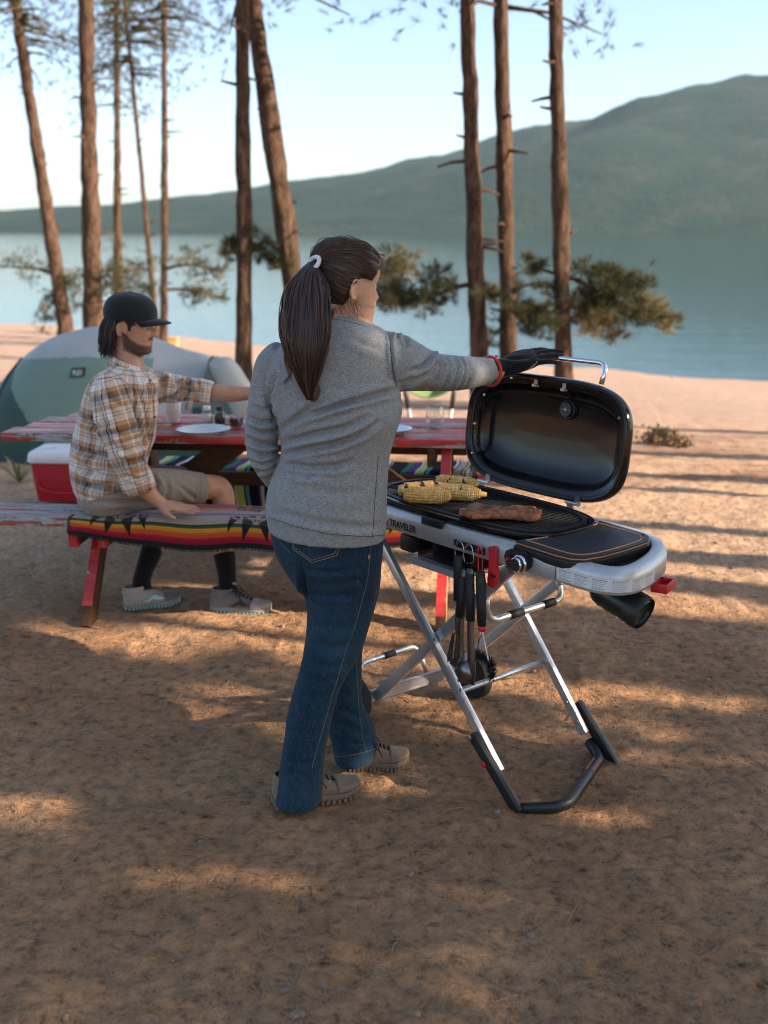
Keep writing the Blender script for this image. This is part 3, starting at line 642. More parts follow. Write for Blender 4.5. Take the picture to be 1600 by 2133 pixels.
tree_at(1178, 800, 12.8, 1171, 533, 36, 'dark pine trunk behind the chrome handle with a long bough to the right', [
    ([(1188, 578), (1215, 590), (1260, 620), (1320, 650), (1392, 684)], 6, [(1215, 560, 34, 30, 0), (1250, 570, 36, 36, 0), (1285, 580, 34, 34, 0), (1320, 588, 30, 26, 0), (1345, 590, 20, 14, 0), (1270, 605, 36, 34, 0), (1310, 620, 36, 36, 0), (1345, 630, 32, 30, 1), (1365, 650, 28, 24, 1), (1380, 668, 24, 18, 1), (1393, 682, 16, 9, 1), (1335, 660, 28, 22, 0)]),
    ([(1186, 640), (1215, 640), (1250, 672), (1280, 690)], 5, [(1205, 625, 26, 22, 1), (1230, 640, 30, 26, 1), (1210, 668, 28, 22, 1), (1245, 662, 28, 22, 1), (1262, 685, 26, 20, 1), (1278, 700, 20, 10, 1), (1225, 690, 22, 10, 1)]),
    ([(1158, 602), (1125, 590), (1080, 598), (1040, 612)], 5, [(1040, 620, 18, 8, 0)]),
    ([(1158, 648), (1120, 655), (1080, 672)], 4, [(1130, 650, 30, 22, 0), (1100, 655, 28, 20, 0), (1140, 672, 28, 20, 0), (1112, 680, 24, 14, 0), (1130, 700, 22, 9, 0), (1095, 690, 18, 7, 0)]),
    ([(1158, 570), (1128, 560), (1108, 545), (1098, 520)], 4, [(1100, 552, 14, 3, 0)])], 10)

# unseen pines off right, read from shadows; some added, crowns shaped for shade
_sd = Vector((math.cos(SUN_AZ), math.sin(SUN_AZ), 0)); _sp = Vector((-_sd.y, _sd.x, 0))
def shade_pine(L, q, z0, z1, rad, dia, seed, n, label, dead=()):
    p = Vector((0, 3, 0)) + _sd * (L * .715) + _sp * q; rng = random.Random(seed)
    root = empty('pine_tree', (p.x, p.y, 0), label, 'tree', 'pine trees shading the camp')
    trunk_mesh((p.x, p.y, -.1), (p.x + .1, p.y, z1), dia, dia * .55, seed, flare=.2).build('trunk', 'bark', root); g = MB()
    for i in range(n):
        t = rng.random(); z = z0 + (z1 - z0) * t; a = rng.uniform(0, 6.28); R = rad * (1.0 - .45 * t ** 2) * math.sqrt(rng.random())
        c = p + _sp * (math.cos(a) * R) + _sd * (math.sin(a) * R * (.4 if z0 > 4 else 1)) + ZZ * z; tuft(g, c, (math.cos(a), math.sin(a), .5), .34, .06, 22, 1.3, rng)
    tag(g.build('crown', 'needles', root, smooth=False), kind='stuff')
    for z, a, l in dead: b = MB(); o = p + ZZ * z; d = _sp * math.cos(a) + _sd * math.sin(a); b.tube([o, o + d * l * .5 + ZZ * .05, o + d * l - ZZ * .05], [.05, .04, .02], 6); b.build('dead_limb', 'bark', root)
# (distance towards the sun, offset across it, crown bottom, top, radius, trunk, tufts)
SHADE = [(12, -.30, 1.0, 8.5, 1.27, .40, 760), (14, -2.3, 1.0, 9, 1.55, .42, 640), (12.5, -4.5, 1.0, 9, 1.7, .40, 640), (15, -6.9, 1.2, 9, 1.8, .42, 520), (13.2, 1.36, 2.5, 4.5, .40, .20, 260), (13, 1.02, 5.5, 9, .34, .12, 260), (13, 1.62, 5.25, 10, .80, .30, 420), (13, 2.22, 5.25, 10, .75, .26, 400), (13, 2.70, 5.25, 9.5, .7, .28, 380), (13, 3.26, 6.0, 10, .5, .22, 200), (13, 4.45, 5.45, 9, .75, .20, 420), (16.5, 5.15, 8.2, 13, 1.2, .40, 300), (19, 6.5, 9, 14, 1.2, .36, 300), (21, 8.6, 9.5, 14, 1.3, .40, 300)]  # some entries added only to shade the man
for k, sp__ in enumerate(SHADE): shade_pine(*sp__[:6], 40 + k, sp__[6], 'unseen pine off to the right, crown shaped for shade, %s' % ('dense with boughs down to the ground' if sp__[2] < 2 else 'bare trunk below a high crown'), [(3.2 + .4 * k % 2, 1.2 * k, .9)] if sp__[2] > 4 else ())

# the air over the lake: far hills fade to blue
hz = MB(); hz.box((0, 0, 190), (4700, 4700, 205)); hzo = tag(hz.build('haze', 'water', None, smooth=False), kind='stuff')
hm = bpy.data.materials.new('haze'); hm.use_nodes = True; hm.node_tree.nodes.remove(hm.node_tree.nodes['Principled BSDF']); pv = hm.node_tree.nodes.new('ShaderNodeVolumePrincipled'); pv.inputs['Color'].default_value = (.60, .84, .94, 1); pv.inputs['Density'].default_value = .00006; pv.inputs['Anisotropy'].default_value = .2
hm.node_tree.links.new(pv.outputs[0], hm.node_tree.nodes['Material Output'].inputs['Volume']); hzo.data.materials.clear(); hzo.data.materials.append(hm)
# ------------------------------------------------------------------ the grill on its folding cart
_rt = [(.704, 0), (.80, .001), (.845, .010), (.878, .028), (.898, .055), (.906, .09), (.901, .14), (.885, .20), (.860, .268), (.828, .325), (.785, .37), (.73, .40), (.66, .415)]
_lf = [(.704 - u, v) for u, v in _rt]
OUT2 = [(.352, 0)] + _rt + [(.352, .425)] + _lf[::-1]
OUT = cr([tuple(map(float, p)) for p in OUT2 + OUT2[:1]], 4)[:-1]
OUT = [(p[0], p[1]) for p in OUT]
def out_normals(L):
    n = len(L); N_ = []
    for i in range(n):
        a = L[(i - 1) % n]; c = L[(i + 1) % n]; t = Vector((c[0] - a[0], c[1] - a[1])).normalized(); N_.append((t.y, -t.x))
    return N_
ONRM = out_normals(OUT)
grill = empty('gas_grill', G(.35, .2, 0), 'silver and black gas grill on folding X-leg cart with its black lid open', 'grill')
def ring_sweep(prof, L=OUT, NN=ONRM):
    b = MB(); n = len(L); m = len(prof); vs = [G(L[i][0] - NN[i][0] * q, L[i][1] - NN[i][1] * q, z) for q, z in prof for i in range(n)]
    fs = [(j * n + i, j * n + (i + 1) % n, (j + 1) * n + (i + 1) % n, (j + 1) * n + i) for j in range(m - 1) for i in range(n)]
    b.add(vs, fs); return b
fr = ring_sweep([(.045, .738), (.004, .734), (0, .738), (0, .780), (.002, .786), (.010, .799), (.016, .802), (.040, .802), (.044, .798), (.046, .770)]).build('frame', 'grill_silver', grill, angle=50)
seam = MB()
for uu in (.704,): seam.box(G(uu, -.0006, .768), (.0008, .0008, .028), (GU, GV_, ZZ))
seam.build('frame_seam', 'steel_dark', fr)
ring_sweep([(.047, .772), (.30, .770)], OUT, ONRM)
deck = MB(); dk = [(u - n[0] * .044, v - n[1] * .044) for (u, v), n in zip(OUT, ONRM)]
deck.add([G(u, v, .776) for u, v in dk], [tuple(range(len(dk)))]); deck.build('deck', 'black_plastic', grill, smooth=False)
def sup(uc, vc, hu, hv, n, z, N=72):
    o = []
    for k in range(N):
        t = 2 * math.pi * k / N; c, s = math.cos(t), math.sin(t); o.append(G(uc + math.copysign(abs(c) ** (2 / n), c) * hu, vc + math.copysign(abs(s) ** (2 / n), s) * hv, z))
    return o
def stack(rings, caps=True):
    b = MB(); n = len(rings[0]); b.add([p for r in rings for p in r], [(j * n + i, j * n + (i + 1) % n, (j + 1) * n + (i + 1) % n, (j + 1) * n + i) for j in range(len(rings) - 1) for i in range(n)])
    return b
CU, CV = .212, .200
bx = stack([sup(CU, CV, a, c, 3.2, z) for a, c, z in ((.28, .11, .705), (.32, .135, .72), (.345, .150, .76), (.355, .158, .806), (.392, .184, .809), (.396, .188, .815), (.394, .186, .823), (.385, .178, .825), (.380, .174, .822), (.376, .170, .80), (.34, .14, .770), (.01, .01, .770))])
box = bx.build('cookbox', 'black_enamel', grill, angle=60)
lip = stack([sup(CU, CV, a, c, 3.2, z) for a, c, z in ((.374, .168, .8135), (.374, .168, .826), (.362, .156, .828), (.360, .154, .8135))])
grate = lip.build('grate', 'cast_iron', grill, angle=50)
for k in range(37):
    u = CU - .345 + .690 * k / 36; hv = .162 * (1 - abs((u - CU) / .374) ** 3.2) ** (1 / 3.2)
    if hv < .03: continue
    bb = MB(); sec = [(G(u, CV - hv, .8195), GU * .0044, ZZ * .006, 3), (G(u, CV + hv, .8195), GU * .0044, ZZ * .006, 3)]
    bb.loft(sec, 8); bb.build('grate_bar', 'cast_iron', grate, angle=40)
for vv in (.12, .28):
    bb = MB(); hu = .36 * (1 - abs((vv - CV) / .17) ** 3.2) ** (1 / 3.2); bb.loft([(G(CU - hu, vv, .818), GV_ * .007, ZZ * .005, 3), (G(CU + hu, vv, .818), GV_ * .007, ZZ * .005, 3)], 8); bb.build('grate_cross_bar', 'cast_iron', grate, angle=40)
# lid
LC, LW, LHH, LB, LV0, LZ0, LN = .206, .685, .385, .102, .467, .812, 3.55
LY = (GV_ * math.sin(LB) + ZZ * math.cos(LB)).normalized(); LO = (GV_ * math.cos(LB) - ZZ * math.sin(LB)).normalized()   # up the lid, out of its back
L0 = G(LC, LV0, LZ0) + LY * LHH / 2
def LPt(x, y, w): return L0 + GU * x + LY * y + LO * w
def LP(px, py, w):
    r = ray(px, py); k = (L0 + LO * w - CAM0).dot(LO) / r.dot(LO); return CAM0 + r * k
def lring(s, w, N=96, n=None, dy=0):
    o = []; n = n or LN
    for k in range(N):
        t = 2 * math.pi * k / N; c, q = math.cos(t), math.sin(t); o.append(LPt(math.copysign(abs(c) ** (2 / n), c) * (LW / 2 - s), math.copysign(abs(q) ** (2 / n), q) * (LHH / 2 - s) + dy, w))
    return o
lid = stack([lring(*q) for q in ((.0, .004), (.001, -.004), (.006, -.009), (.012, -.008), (.016, .0), (.020, .002), (.031, .003), (.035, .008), (.040, .024), (.049, .042), (.072, .056), (.098, .063), (.14, .066), (.185, .067))]).build('lid', 'black_enamel', grill, angle=70)
bk = MB(); rr = lring(.185, .067); bk.add(rr, [tuple(range(len(rr)))]); lin = bk.build('lid_inner_panel', 'black_enamel', lid, smooth=False)
stack([lring(*q) for q in ((0, .004), (-.002, .012), (.0, .024), (.016, .046), (.05, .072), (.10, .085), (.185, .09))] + [[LPt(0, 0, .091)] * 96]).build('lid_shell', 'black_enamel', lid, angle=70)
def disc(c, ax, r, h, mat, name, parent, N=20, prof=None):
    b = MB(); b.lathe(c, prof or [(1e-4, h), (r * .8, h), (r, h * .6), (r, 0)], N, ax); return b.build(name, mat, parent, angle=40)
th = MB(); c0 = LP(1183, 853, .056); th.lathe(c0, [(1e-4, .012), (.023, .012), (.024, .006), (.025, .004), (.030, .006), (.0325, .004), (.034, -.014)], 28, -LO); th.build('thermometer_hub', 'black_plastic', lid, angle=40)
nd = MB()
for k in range(6):
    a = k * 1.05; d = GU * math.cos(a) + LY * math.sin(a); nd.tube([c0 - LO * .013, c0 - LO * .013 + d * (.017 if k % 3 == 0 else .009)], .0012, 6)
nd.ball(c0 - LO * .013, .004, N=8); nd.build('thermometer_probe', 'steel_plain', lid)
for px, py in ((990, 882), (985, 943), (1010, 822), (1265, 820), (1217, 1039), (1291, 871), (1067, 787), (1246, 813)):
    p = LP(px, py, .002); b = MB(); b.lathe(p, [(1e-4, .006), (.003, .006), (.0052, .003), (.0055, 0)], 12, -LO); b.build('screw', 'steel_plain', lid, angle=40)
for px, py in ((1117, 797), (1176, 806)):
    p = LP(px, py, -.002); b = MB(); b.box(p + LY * .006, (.0075, .010, .002), (GU, LY, LO)); b.box(p - LY * .009 - LO * .003 - GU * .002, (.009, .005, .005), (GU, LY, LO), bev=.002); b.ball(p - LY * .010 + GU * .012 - LO * .003, .0042, N=8); b.build('bracket', 'steel_plain', lid, angle=40)
hb = fillet([LP(1253, 800, .020), LP(1264, 757, .045), LP(1078, 737, .045), LP(1070, 790, .020)], .03, 6)
b = MB(); b.tube(hb, .0082, 14); b.build('handle', 'chrome', lid)
for px, py in ((1016, 992), (1192, 1040)):
    p = LP(px, py, .0); b = MB(); b.box(p - LO * .003, (.008, .006, .002), (GU, LY, LO)); b.box(p - LO * .004 - GU * -.018 - LY * .004, (.012, .0022, .0018), (GU, LY, LO)); b.ball(p - LO * .006, .003, N=8); b.build('lid_clip', 'steel_plain', lid, angle=40)
for u in (-.012, .382):
    h = G(u, .452, .815); b = MB(); b.tube([h - GU * .028, h + GU * .022], .0065, 10); b.tube([h - GU * .034, h - GU * .028], .004, 8); b.box(h + ZZ * .012 + GV_ * .006 + GU * .012, (.010, .003, .016), (GU, GV_, ZZ)); b.box(h - ZZ * .015 - GU * .012, (.012, .003, .014), (GU, GV_, ZZ)); b.build('hinge', 'steel_plain', grill, angle=40)
# cart legs
def bar(name, p, q, w, h, mat='aluminium_tube', side=None, parent=grill, bev=.004):
    p, q = Vector(p), Vector(q); d = (q - p); L = d.length; d.normalize(); s_ = Vector(side or GV_); s_ = (s_ - d * s_.dot(d)).normalized(); n = d.cross(s_)
    b = MB(); b.box((p + q) / 2, (L / 2, w / 2, h / 2), (d, s_, n), bev=bev); return b.build(name, mat, parent, angle=35)
def ext(p, q, a, c): d = (q - p); return p - d * a, q + d * c
a0, a1 = GP(1022, 1570, .022), GP(822, 1182, .022); a0, a1 = ext(a0, a1, .09, .18); legA = bar('leg', a0, a1, .020, .030)
b0, b1 = GP(1215, 1522, .425), GP(1065, 1228, .425); b0, b1 = ext(b0, b1, .02, .10); legB = bar('leg', b0, b1, .020, .030)
c0_, c1_ = GP(782, 1452, .046), GP(1062, 1187, .046); c0_, c1_ = ext(c0_, c1_, .0, .0); legC = bar('leg', c0_, c1_, .020, .034)
d0_, d1_ = GP(1012, 1338, .40), GP(1160, 1214, .40); d0_, d1_ = ext(d0_, d1_, .62, .06); legD = bar('leg', d0_, d1_, .020, .034)
def rod(name, pts, r, mat='aluminium_tube', parent=grill, rad=None, N=12):
    b = MB(); b.tube(fillet(pts, rad, 6) if rad else pts, r, N); return b.build(name, mat, parent)
rod('cross_tube', [GP(962, 1438, .03), GP(1131, 1378, .42)], .0095)
ub = [GP(1012, 1236, .06), GP(1016, 1296, .085), GP(1172, 1248, .40), GP(1160, 1196, .40)]; u_bar = rod('carry_handle', ub, .0105, rad=.05)
for px0, py0, px1, py1, t in ((1056, 1286, 1084, 1278, .1), (1128, 1264, 1154, 1256, .36)):
    p = ub[1].lerp(ub[2], .28 if t < .2 else .73); q = ub[1].lerp(ub[2], .45 if t < .2 else .88); rod('grip', [p, q], .0135, 'black_grip', u_bar)
lb = [GP(890, 1402, .41), GP(868, 1344, .41), GP(748, 1384, .05), GP(742, 1430, .05)]; l_bar = rod('floor_handle', lb, .0095, rad=.05); rod('grip', [lb[1].lerp(lb[2], .42), lb[1].lerp(lb[2], .60)], .0125, 'black_grip', l_bar)
p, q = GP(771, 1452, .03), GP(925, 1404, .42)
b = MB(); d = (q - p).normalized(); up = Vector((-.25, -.45, .86)).normalized(); up = (up - d * up.dot(d)).normalized(); n_ = d.cross(up)
b.box((p + q) / 2, ((q - p).length / 2, .020, .002), (d, up, n_)); b.box((p + q) / 2 - up * .020 - n_ * .006, ((q - p).length / 2, .003, .009), (d, up, n_)); b.box((p + q) / 2 + up * .020 - n_ * .004, ((q - p).length / 2, .002, .006), (d, up, n_)); b.build('axle_plate', 'grill_silver', grill, angle=40)
for c in (GP(735, 1496, -.005), GP(985, 1412, .455)):
    c.z = .088
    b = MB(); ax = GV_; b.lathe(c - ax * .02, [(.05, 0), (.082, .002), (.088, .010), (.088, .030), (.082, .038), (.05, .040)], 32, ax); w = b.build('wheel', 'tyre', grill, angle=40)
    b = MB(); b.lathe(c - ax * .015, [(1e-4, 0), (.02, -.004), (.052, .004), (.052, .028), (.02, .034), (1e-4, .032)], 20, ax); b.build('wheel_hub', 'black_plastic', w, angle=40)
# feet
f0, f1 = GP(988, 1534, .004), GP(1078, 1688, .004); b = MB(); d = (f1 - f0).normalized(); n_ = GV_.cross(d); b.box((f0 + f1) / 2, ((f1 - f0).length / 2 + .01, .013, .018), (d, GV_, n_), bev=.010); foot = b.build('foot_bracket', 'black_plastic', grill, angle=40)
disc(GP(979, 1537, -.010), -GV_, .0075, .003, 'steel_plain', 'pivot_pin', foot); disc(GP(1007, 1592, -.010), -GV_, .010, .004, 'red_plastic', 'release_button', foot)
f0, f1 = GP(1202, 1462, .455), GP(1282, 1594, .455); b = MB(); d = (f1 - f0).normalized(); n_ = GV_.cross(d); b.box((f0 + f1) / 2, ((f1 - f0).length / 2, .012, .018), (d, GV_, n_), bev=.008); foot2 = b.build('foot_bracket', 'black_plastic', grill, angle=40)
fb = fillet([GP(1228, 1545, .44), GP(1250, 1580, .42), G(.70, .10, .018), GP(1078, 1686, .01)], .06, 6); b = MB(); b.loft(tube_secs(fb, .020, .017, ZZ), 12); fbar = b.build('foot_bar', 'black_plastic', grill)
pa, pb_ = fb[-2].lerp(fb[-3], .0), fb[-2]
fd = (fb[6].lerp(fb[7], .0) - fb[7]) if len(fb) > 8 else GV_
k0 = next(i for i in range(len(fb) - 1) if (fb[i] - fb[i + 1]).length > .15); la, lc = fb[k0], fb[k0 + 1]; fd = (lc - la).normalized(); fs = fd.cross(ZZ).normalized(); fu = fs.cross(fd)
lm = la + fd * .045 + fu * .0172 - Vector((0, .004, 0)); b = MB(); b.box(lm, (.042, .014, .0012), (fd, fs, fu)); lab = b.build('warning_label', 'label_orange', fbar, smooth=False)
b = MB()
for r_ in range(6): b.box(lm + fs * (-.0115 + r_ * .0046) + fu * .0014, (.037, .0009, .0002), (fd, fs, fu))
b.build('warning_print', 'steel_dark', fbar, smooth=False)
for l_, pts in ((legA, ((906, 1331), (960, 1437))), (legB, ((1180, 1463), (1202, 1503))), (legD, ((1066, 1277),))):
    for px, py in pts:
        v = .010 if l_ is legA else (.413 if l_ is legB else .389); disc(GP(px, py, v), -GV_, .006, .004, 'steel_plain', 'bolt', l_, 12)
# firebox parts under the rail
b = MB(); b.box(G(.21, .17, .690), (.12, .12, .045), (GU, GV_, ZZ), bev=.012); b.build('burner_box', 'black_enamel', grill, angle=40)
b = MB(); b.box(G(.22, .10, .650), (.12, .10, .006), (GU, GV_, ZZ), bev=.003); b.box(G(.22, .0, .657), (.12, .003, .010), (GU, GV_, ZZ)); b.build('grease_tray', 'grill_silver', grill, angle=40)
b = MB(); b.box(G(.085, .030, .700), (.030, .02, .026), (GU, GV_, ZZ), bev=.005); b.build('rail_bracket', 'black_plastic', grill, angle=40)
# rail furniture
p0, p1 = GP(950, 1131, -.003), GP(1006, 1147, -.003); hs = MB(); d = (p1 - p0).normalized(); hs.box((p0 + p1) / 2 + ZZ * -.001, ((p1 - p0).length / 2 + .008, .003, .011), (GU, GV_, ZZ), bev=.003); rack = hs.build('hook_strip', 'black_plastic', grill, angle=40)
HOOKS = [GP(953, 1133, -.022), GP(974, 1139, -.022), GP(997, 1146, -.022)]
for h in HOOKS:
    b = MB(); b.lathe(h + GV_ * .019, [(.0055, 0), (.005, .012), (.0062, .014), (.0085, .019), (.008, .025), (1e-4, .028)], 14, -GV_); b.build('hook', 'black_plastic', rack, angle=40)
pts = [GP(x, y, -.012) for x, y in ((1017, 1140), (1030, 1137), (1034, 1146), (1033, 1170), (1037, 1200), (1036, 1216), (1027, 1226), (1017, 1220), (1015, 1208), (1018, 1175))]
b = MB(); b.prism(pts, GV_ * .008); lev = b.build('release_lever', 'red_plastic', grill, angle=30); disc(GP(1023, 1145, -.013), -GV_, .0045, .003, 'steel_dark', 'lever_pin', lev)
b = MB(); b.prism([GP(x, y, -.0135) for x, y in ((1021, 1194), (1034, 1200), (1031, 1204), (1023, 1204))], GV_ * .001); b.build('lever_mark', 'print_black', lev, smooth=False)
pts = [GP(x, y, -.010) for x, y in ((1050, 1158), (1054, 1147), (1064, 1143), (1090, 1149), (1098, 1152), (1106, 1168), (1104, 1182), (1094, 1190), (1080, 1188), (1064, 1184), (1054, 1176))]
b = MB(); b.prism(pts, GV_ * .011); ctl = b.build('control_plate', 'black_plastic', grill, angle=30)
kc = GP(1090, 1172, -.012); b = MB(); b.lathe(kc, [(.0235, 0), (.0235, .016), (.020, .018), (.020, .030), (.018, .034), (1e-4, .034)], 32, -GV_); knob = b.build('knob', 'black_plastic', ctl, angle=40)
b = MB(); b.lathe(kc, [(.0237, .012), (.0245, .013), (.0245, .017), (.0205, .0185)], 32, -GV_); b.lathe(kc, [(.0203, .028), (.0208, .029), (.0200, .033), (.0180, .0345)], 32, -GV_); b.build('knob_ring', 'chrome', knob)
ic = GP(1063, 1163, -.012); b = MB(); b.lathe(ic, [(.009, 0), (.009, .006), (1e-4, .006)], 16, -GV_); b.build('igniter_collar', 'black_plastic', ctl, angle=40); b = MB(); b.lathe(ic, [(.0045, .006), (.0045, .016), (1e-4, .017)], 14, -GV_); b.build('igniter_button', 'red_plastic', ctl, angle=40)
p = GP(900, 1089, -.001); b = MB(); b.box(Vector((p.x, p.y, .797)) + GV_ * .012, (.045, .016, .012), (GU, GV_, ZZ), bev=.003); b.build('lid_latch', 'black_plastic', grill, angle=40)
# lettering on the rail
def text_on(s, size, c, xdir, ydir, mat, name, parent, extrude=.0003, align='LEFT', bold=.0):
    cu = bpy.data.curves.new(name, 'FONT'); cu.body = s; cu.size = size; cu.align_x = align; cu.extrude = extrude; cu.offset = bold
    o = bpy.data.objects.new(name, cu); COL.objects.link(o); z = Vector(xdir).cross(Vector(ydir)).normalized()
    o.matrix_world = Matrix(((xdir[0], ydir[0], z[0], c[0]), (xdir[1], ydir[1], z[1], c[1]), (xdir[2], ydir[2], z[2], c[2]), (0, 0, 0, 1)))
    bpy.context.view_layer.update(); me = bpy.data.meshes.new_from_object(o.evaluated_get(bpy.context.evaluated_depsgraph_get())); me.transform(o.matrix_world); bpy.data.objects.remove(o)
    me.materials.clear(); me.materials.append(MATS[mat]); return finish(me, name, parent, False)
tp = GP(811, 1091, -.0008); tp.z = .7475
text_on('TRAVELER', .030, tp, GU * .92, ZZ, 'print_black', 'lettering', fr, bold=.0007)
lp_ = GP(806, 1087, -.0008); b = MB(); b.ball(lp_, (.0055, .0006, .006), (GU, GV_, ZZ), 10)
for s_ in (-1, 0, 1): b.box(lp_ - ZZ * .010 + GU * s_ * .003, (.0007, .0005, .005), (GU, GV_, ZZ))
b.build('rail_emblem', 'print_red', fr)
# the notice strip round the end of the rail
segs = [(u, v, n) for (u, v), n in zip(OUT, ONRM) if u > .70 and v < .235]; segs.sort(key=lambda q: math.atan2(q[1] - .2, q[0] - .6))
def strip(a, c, z0, z1, off, name, mat, parent):
    b = MB(); P = []
    L = [0]
    for i in range(1, len(segs)): L.append(L[-1] + math.hypot(segs[i][0] - segs[i - 1][0], segs[i][1] - segs[i - 1][1]))
    L = np.array(L) / L[-1]; k = max(2, int((c - a) * 90)); US = np.array([q[0] + q[2][0] * off for q in segs]); VS_ = np.array([q[1] + q[2][1] * off for q in segs])
    for i in range(k + 1):
        t = a + (c - a) * i / k; u = np.interp(t, L, US); v = np.interp(t, L, VS_); P += [G(u, v, z0), G(u, v, z1)]
    b.add(P, [(2 * i, 2 * i + 2, 2 * i + 3, 2 * i + 1) for i in range(k)]); return b
b = strip(.015, .86, .7435, .777, .0006, '', '', None); lbl = b.build('notice_label', 'label_white', grill)
b = MB(); rng = random.Random(3)
for blk in range(6):
    a = .03 + blk * .137
    for r_ in range(6):
        z = .7725 - r_ * .0049; w = .118 * (rng.uniform(.55, 1) if r_ else .9); hgt = .0010 if (r_ == 0 or (blk % 2 == 0 and r_ == 5)) else .0005; x = a
        while x < a + w:
            l_ = min(rng.uniform(.008, .022), a + w - x); b.merge(strip(x, x + l_, z - hgt, z + hgt, .0010, '', '', None)); x += l_ + .005
b.build('notice_print', 'notice_ink', lbl, smooth=False)
# red side latch under the end
p = G(.872, .255, .716); tq = Vector((0.35, .94, 0)).normalized(); tq = (GV_ * .95 - GU * .3).normalized(); tn = tq.cross(ZZ); b = MB()
for o_, h_ in (((0, 0, -.012), (.040, .022, .003)), ((0, .020, -.003), (.040, .003, .012)), ((0, -.020, -.006), (.040, .003, .008)), ((-.038, 0, -.003), (.003, .022, .012)), ((.038, 0, -.003), (.003, .022, .010))):
    b.box(p + tq * o_[0] + tn * o_[1] + ZZ * o_[2], h_, (tq, tn, ZZ), bev=.0015)
b.build('side_latch', 'red_plastic', grill, angle=40)
b = MB(); b.tube([G(.66, .12, .715), G(.69, .13, .705)], .018, 14); b.build('regulator', 'black_plastic', grill)
# propane cylinder
pc = empty('propane_cylinder', G(.78, .16, .65), 'small dark green propane cylinder slung under the rounded end of the grill', 'gas cylinder')
q0, q1 = G(.690, .150, .708), G(.872, .168, .652); ax = (q1 - q0).normalized(); Lc = (q1 - q0).length; b = MB()
b.lathe(q0, [(1e-4, 0), (.016, .002), (.017, .018), (.030, .032), (.043, .050), (.0475, .070), (.048, Lc - .025), (.046, Lc - .010), (.040, Lc), (.036, Lc + .003), (.034, Lc - .004), (1e-4, Lc - .008)], 32, ax); b.build('bottle', 'propane_green', pc, angle=50)
b = MB(); b.lathe(q0, [(.0482, Lc - .040), (.0492, Lc - .036), (.0492, Lc - .004), (.046, Lc + .006), (.0445, Lc + .006), (.0445, Lc - .004)], 32, ax); b.build('base_ring', 'black_plastic', pc, angle=50)
# cutting board
cb = empty('cutting_board', G(.68, .17, .80), 'black cutting board with orange edge and groove beside the grate', 'cutting board')
bp = [(1075, 1126), (1115, 1120), (1156, 1113), (1210, 1101), (1243, 1088), (1250, 1085), (1300, 1099), (1342, 1111), (1352, 1117), (1350, 1126), (1310, 1140), (1260, 1154), (1218, 1161), (1190, 1160), (1160, 1153), (1120, 1140)]
def board(z, s=1.0, h=.004):
    P = [WZ(x, y, .8155) for x, y in bp]; c = sum(P, Vector()) / len(P); return [Vector((c.x + (p.x - c.x) * s, c.y + (p.y - c.y) * s, z)) for p in P]
for z, h, m, nm, s_ in ((.8035, .0042, 'board_black', 'lower_layer', 1.0), (.8077, .0026, 'orange_layer', 'orange_edge', 1.003), (.8103, .0055, 'board_black', 'board_top', 1.0)):
    b = MB(); b.prism(board(z, s_), (0, 0, h)); o_ = b.build(nm, m, cb, smooth=False)
P = cr(board(.8160, .86) + board(.8160, .86)[:1], 3)[:-1]; b = MB(); b.tube(P, .0019, 6, closed=True, up=(0, 0, 1)); b.build('juice_groove', 'orange_layer', cb)
for px, py in ((1340, 1114), (1093, 1124), (1197, 1152)): disc(WZ(px, py, .8155), ZZ, .005, .002, 'black_plastic', 'board_foot', cb, 12)
b = stack([[p for p in board(z, s_)] for z, s_ in ((.778, 1.0), (.797, 1.03), (.802, 1.025), (.8032, 1.01), (.8032, .9))]); b.build('board_tray', 'black_plastic', grill, angle=40)
# food
def corn(label, p0, p1, r, char, seed, core=0.02):
    p0, p1 = WZ(*p0, .826 + r), WZ(*p1, .826 + r); root = empty('corn_cob', (p0 + p1) / 2, label, 'corn', 'corn cobs on the grate'); rng = random.Random(seed)
    ax = (p1 - p0).normalized(); L = (p1 - p0).length; a = ax.cross(ZZ).normalized(); e = a.cross(ax); b = MB(); NR = 16; NL = int(L / .0057)
    def rad(t): return r * min(1, (.62 + 2.6 * t)) * min(1, (.50 + 2.4 * (1 - t)) if t > .78 else 1)
    for i in range(NL):
        t = (i + .5) / NL
        for k in range(NR):
            th = 2 * math.pi * (k + .12 * math.sin(i * .6)) / NR; R = rad(t) * rng.uniform(.97, 1.03); n = a * math.cos(th) + e * math.sin(th); tv = ax.cross(n)
            c = p0 + ax * (L * (t + rng.uniform(-.1, .1) / NL)) + n * (R - .0025)
            hot = char > 0 and n.z > .25 and abs(math.sin(t * 9 + seed)) < char + .25 * vnoise(np.array([tuple(c)]), 60, 2)[0]
            uvx = .97 if hot and rng.random() < .7 else (rng.random() * .95)
            h1, h2, h3 = .0031, math.pi * R / NR * 1.0, .0036
            vs = [c + ax * h1 * sx * q + tv * h2 * sy * q + n * (h3 if q < 1 else -.001) for q in (1, .78) for sx, sy in ((-1, -1), (1, -1), (1, 1), (-1, 1))]
            fs = [(4, 5, 6, 7), (0, 1, 5, 4), (1, 2, 6, 5), (2, 3, 7, 6), (3, 0, 4, 7)]; b.add(vs, fs, [[(uvx, 0)] * 4] * 5)
    tag(b.build('kernels', 'corn_kernel', root), kind='stuff')
    b = MB(); b.loft([(p0 + ax * (L * t), a * rad(t) * .86, e * rad(t) * .86) for t in np.linspace(0, 1, 14)] + [(p1 + ax * core, a * .006, e * .006)], 14); b.build('cob_core', 'corn_core', root)
corn('plain yellow corn cob nearest the camera at the left of the grate', (842, 1030), (938, 1034), .025, 0.0, 1, .004)
corn('corn cob with charred patch and pale left tip, behind the nearest cob', (832, 1022), (921, 1014), .0225, .42, 2, .006)
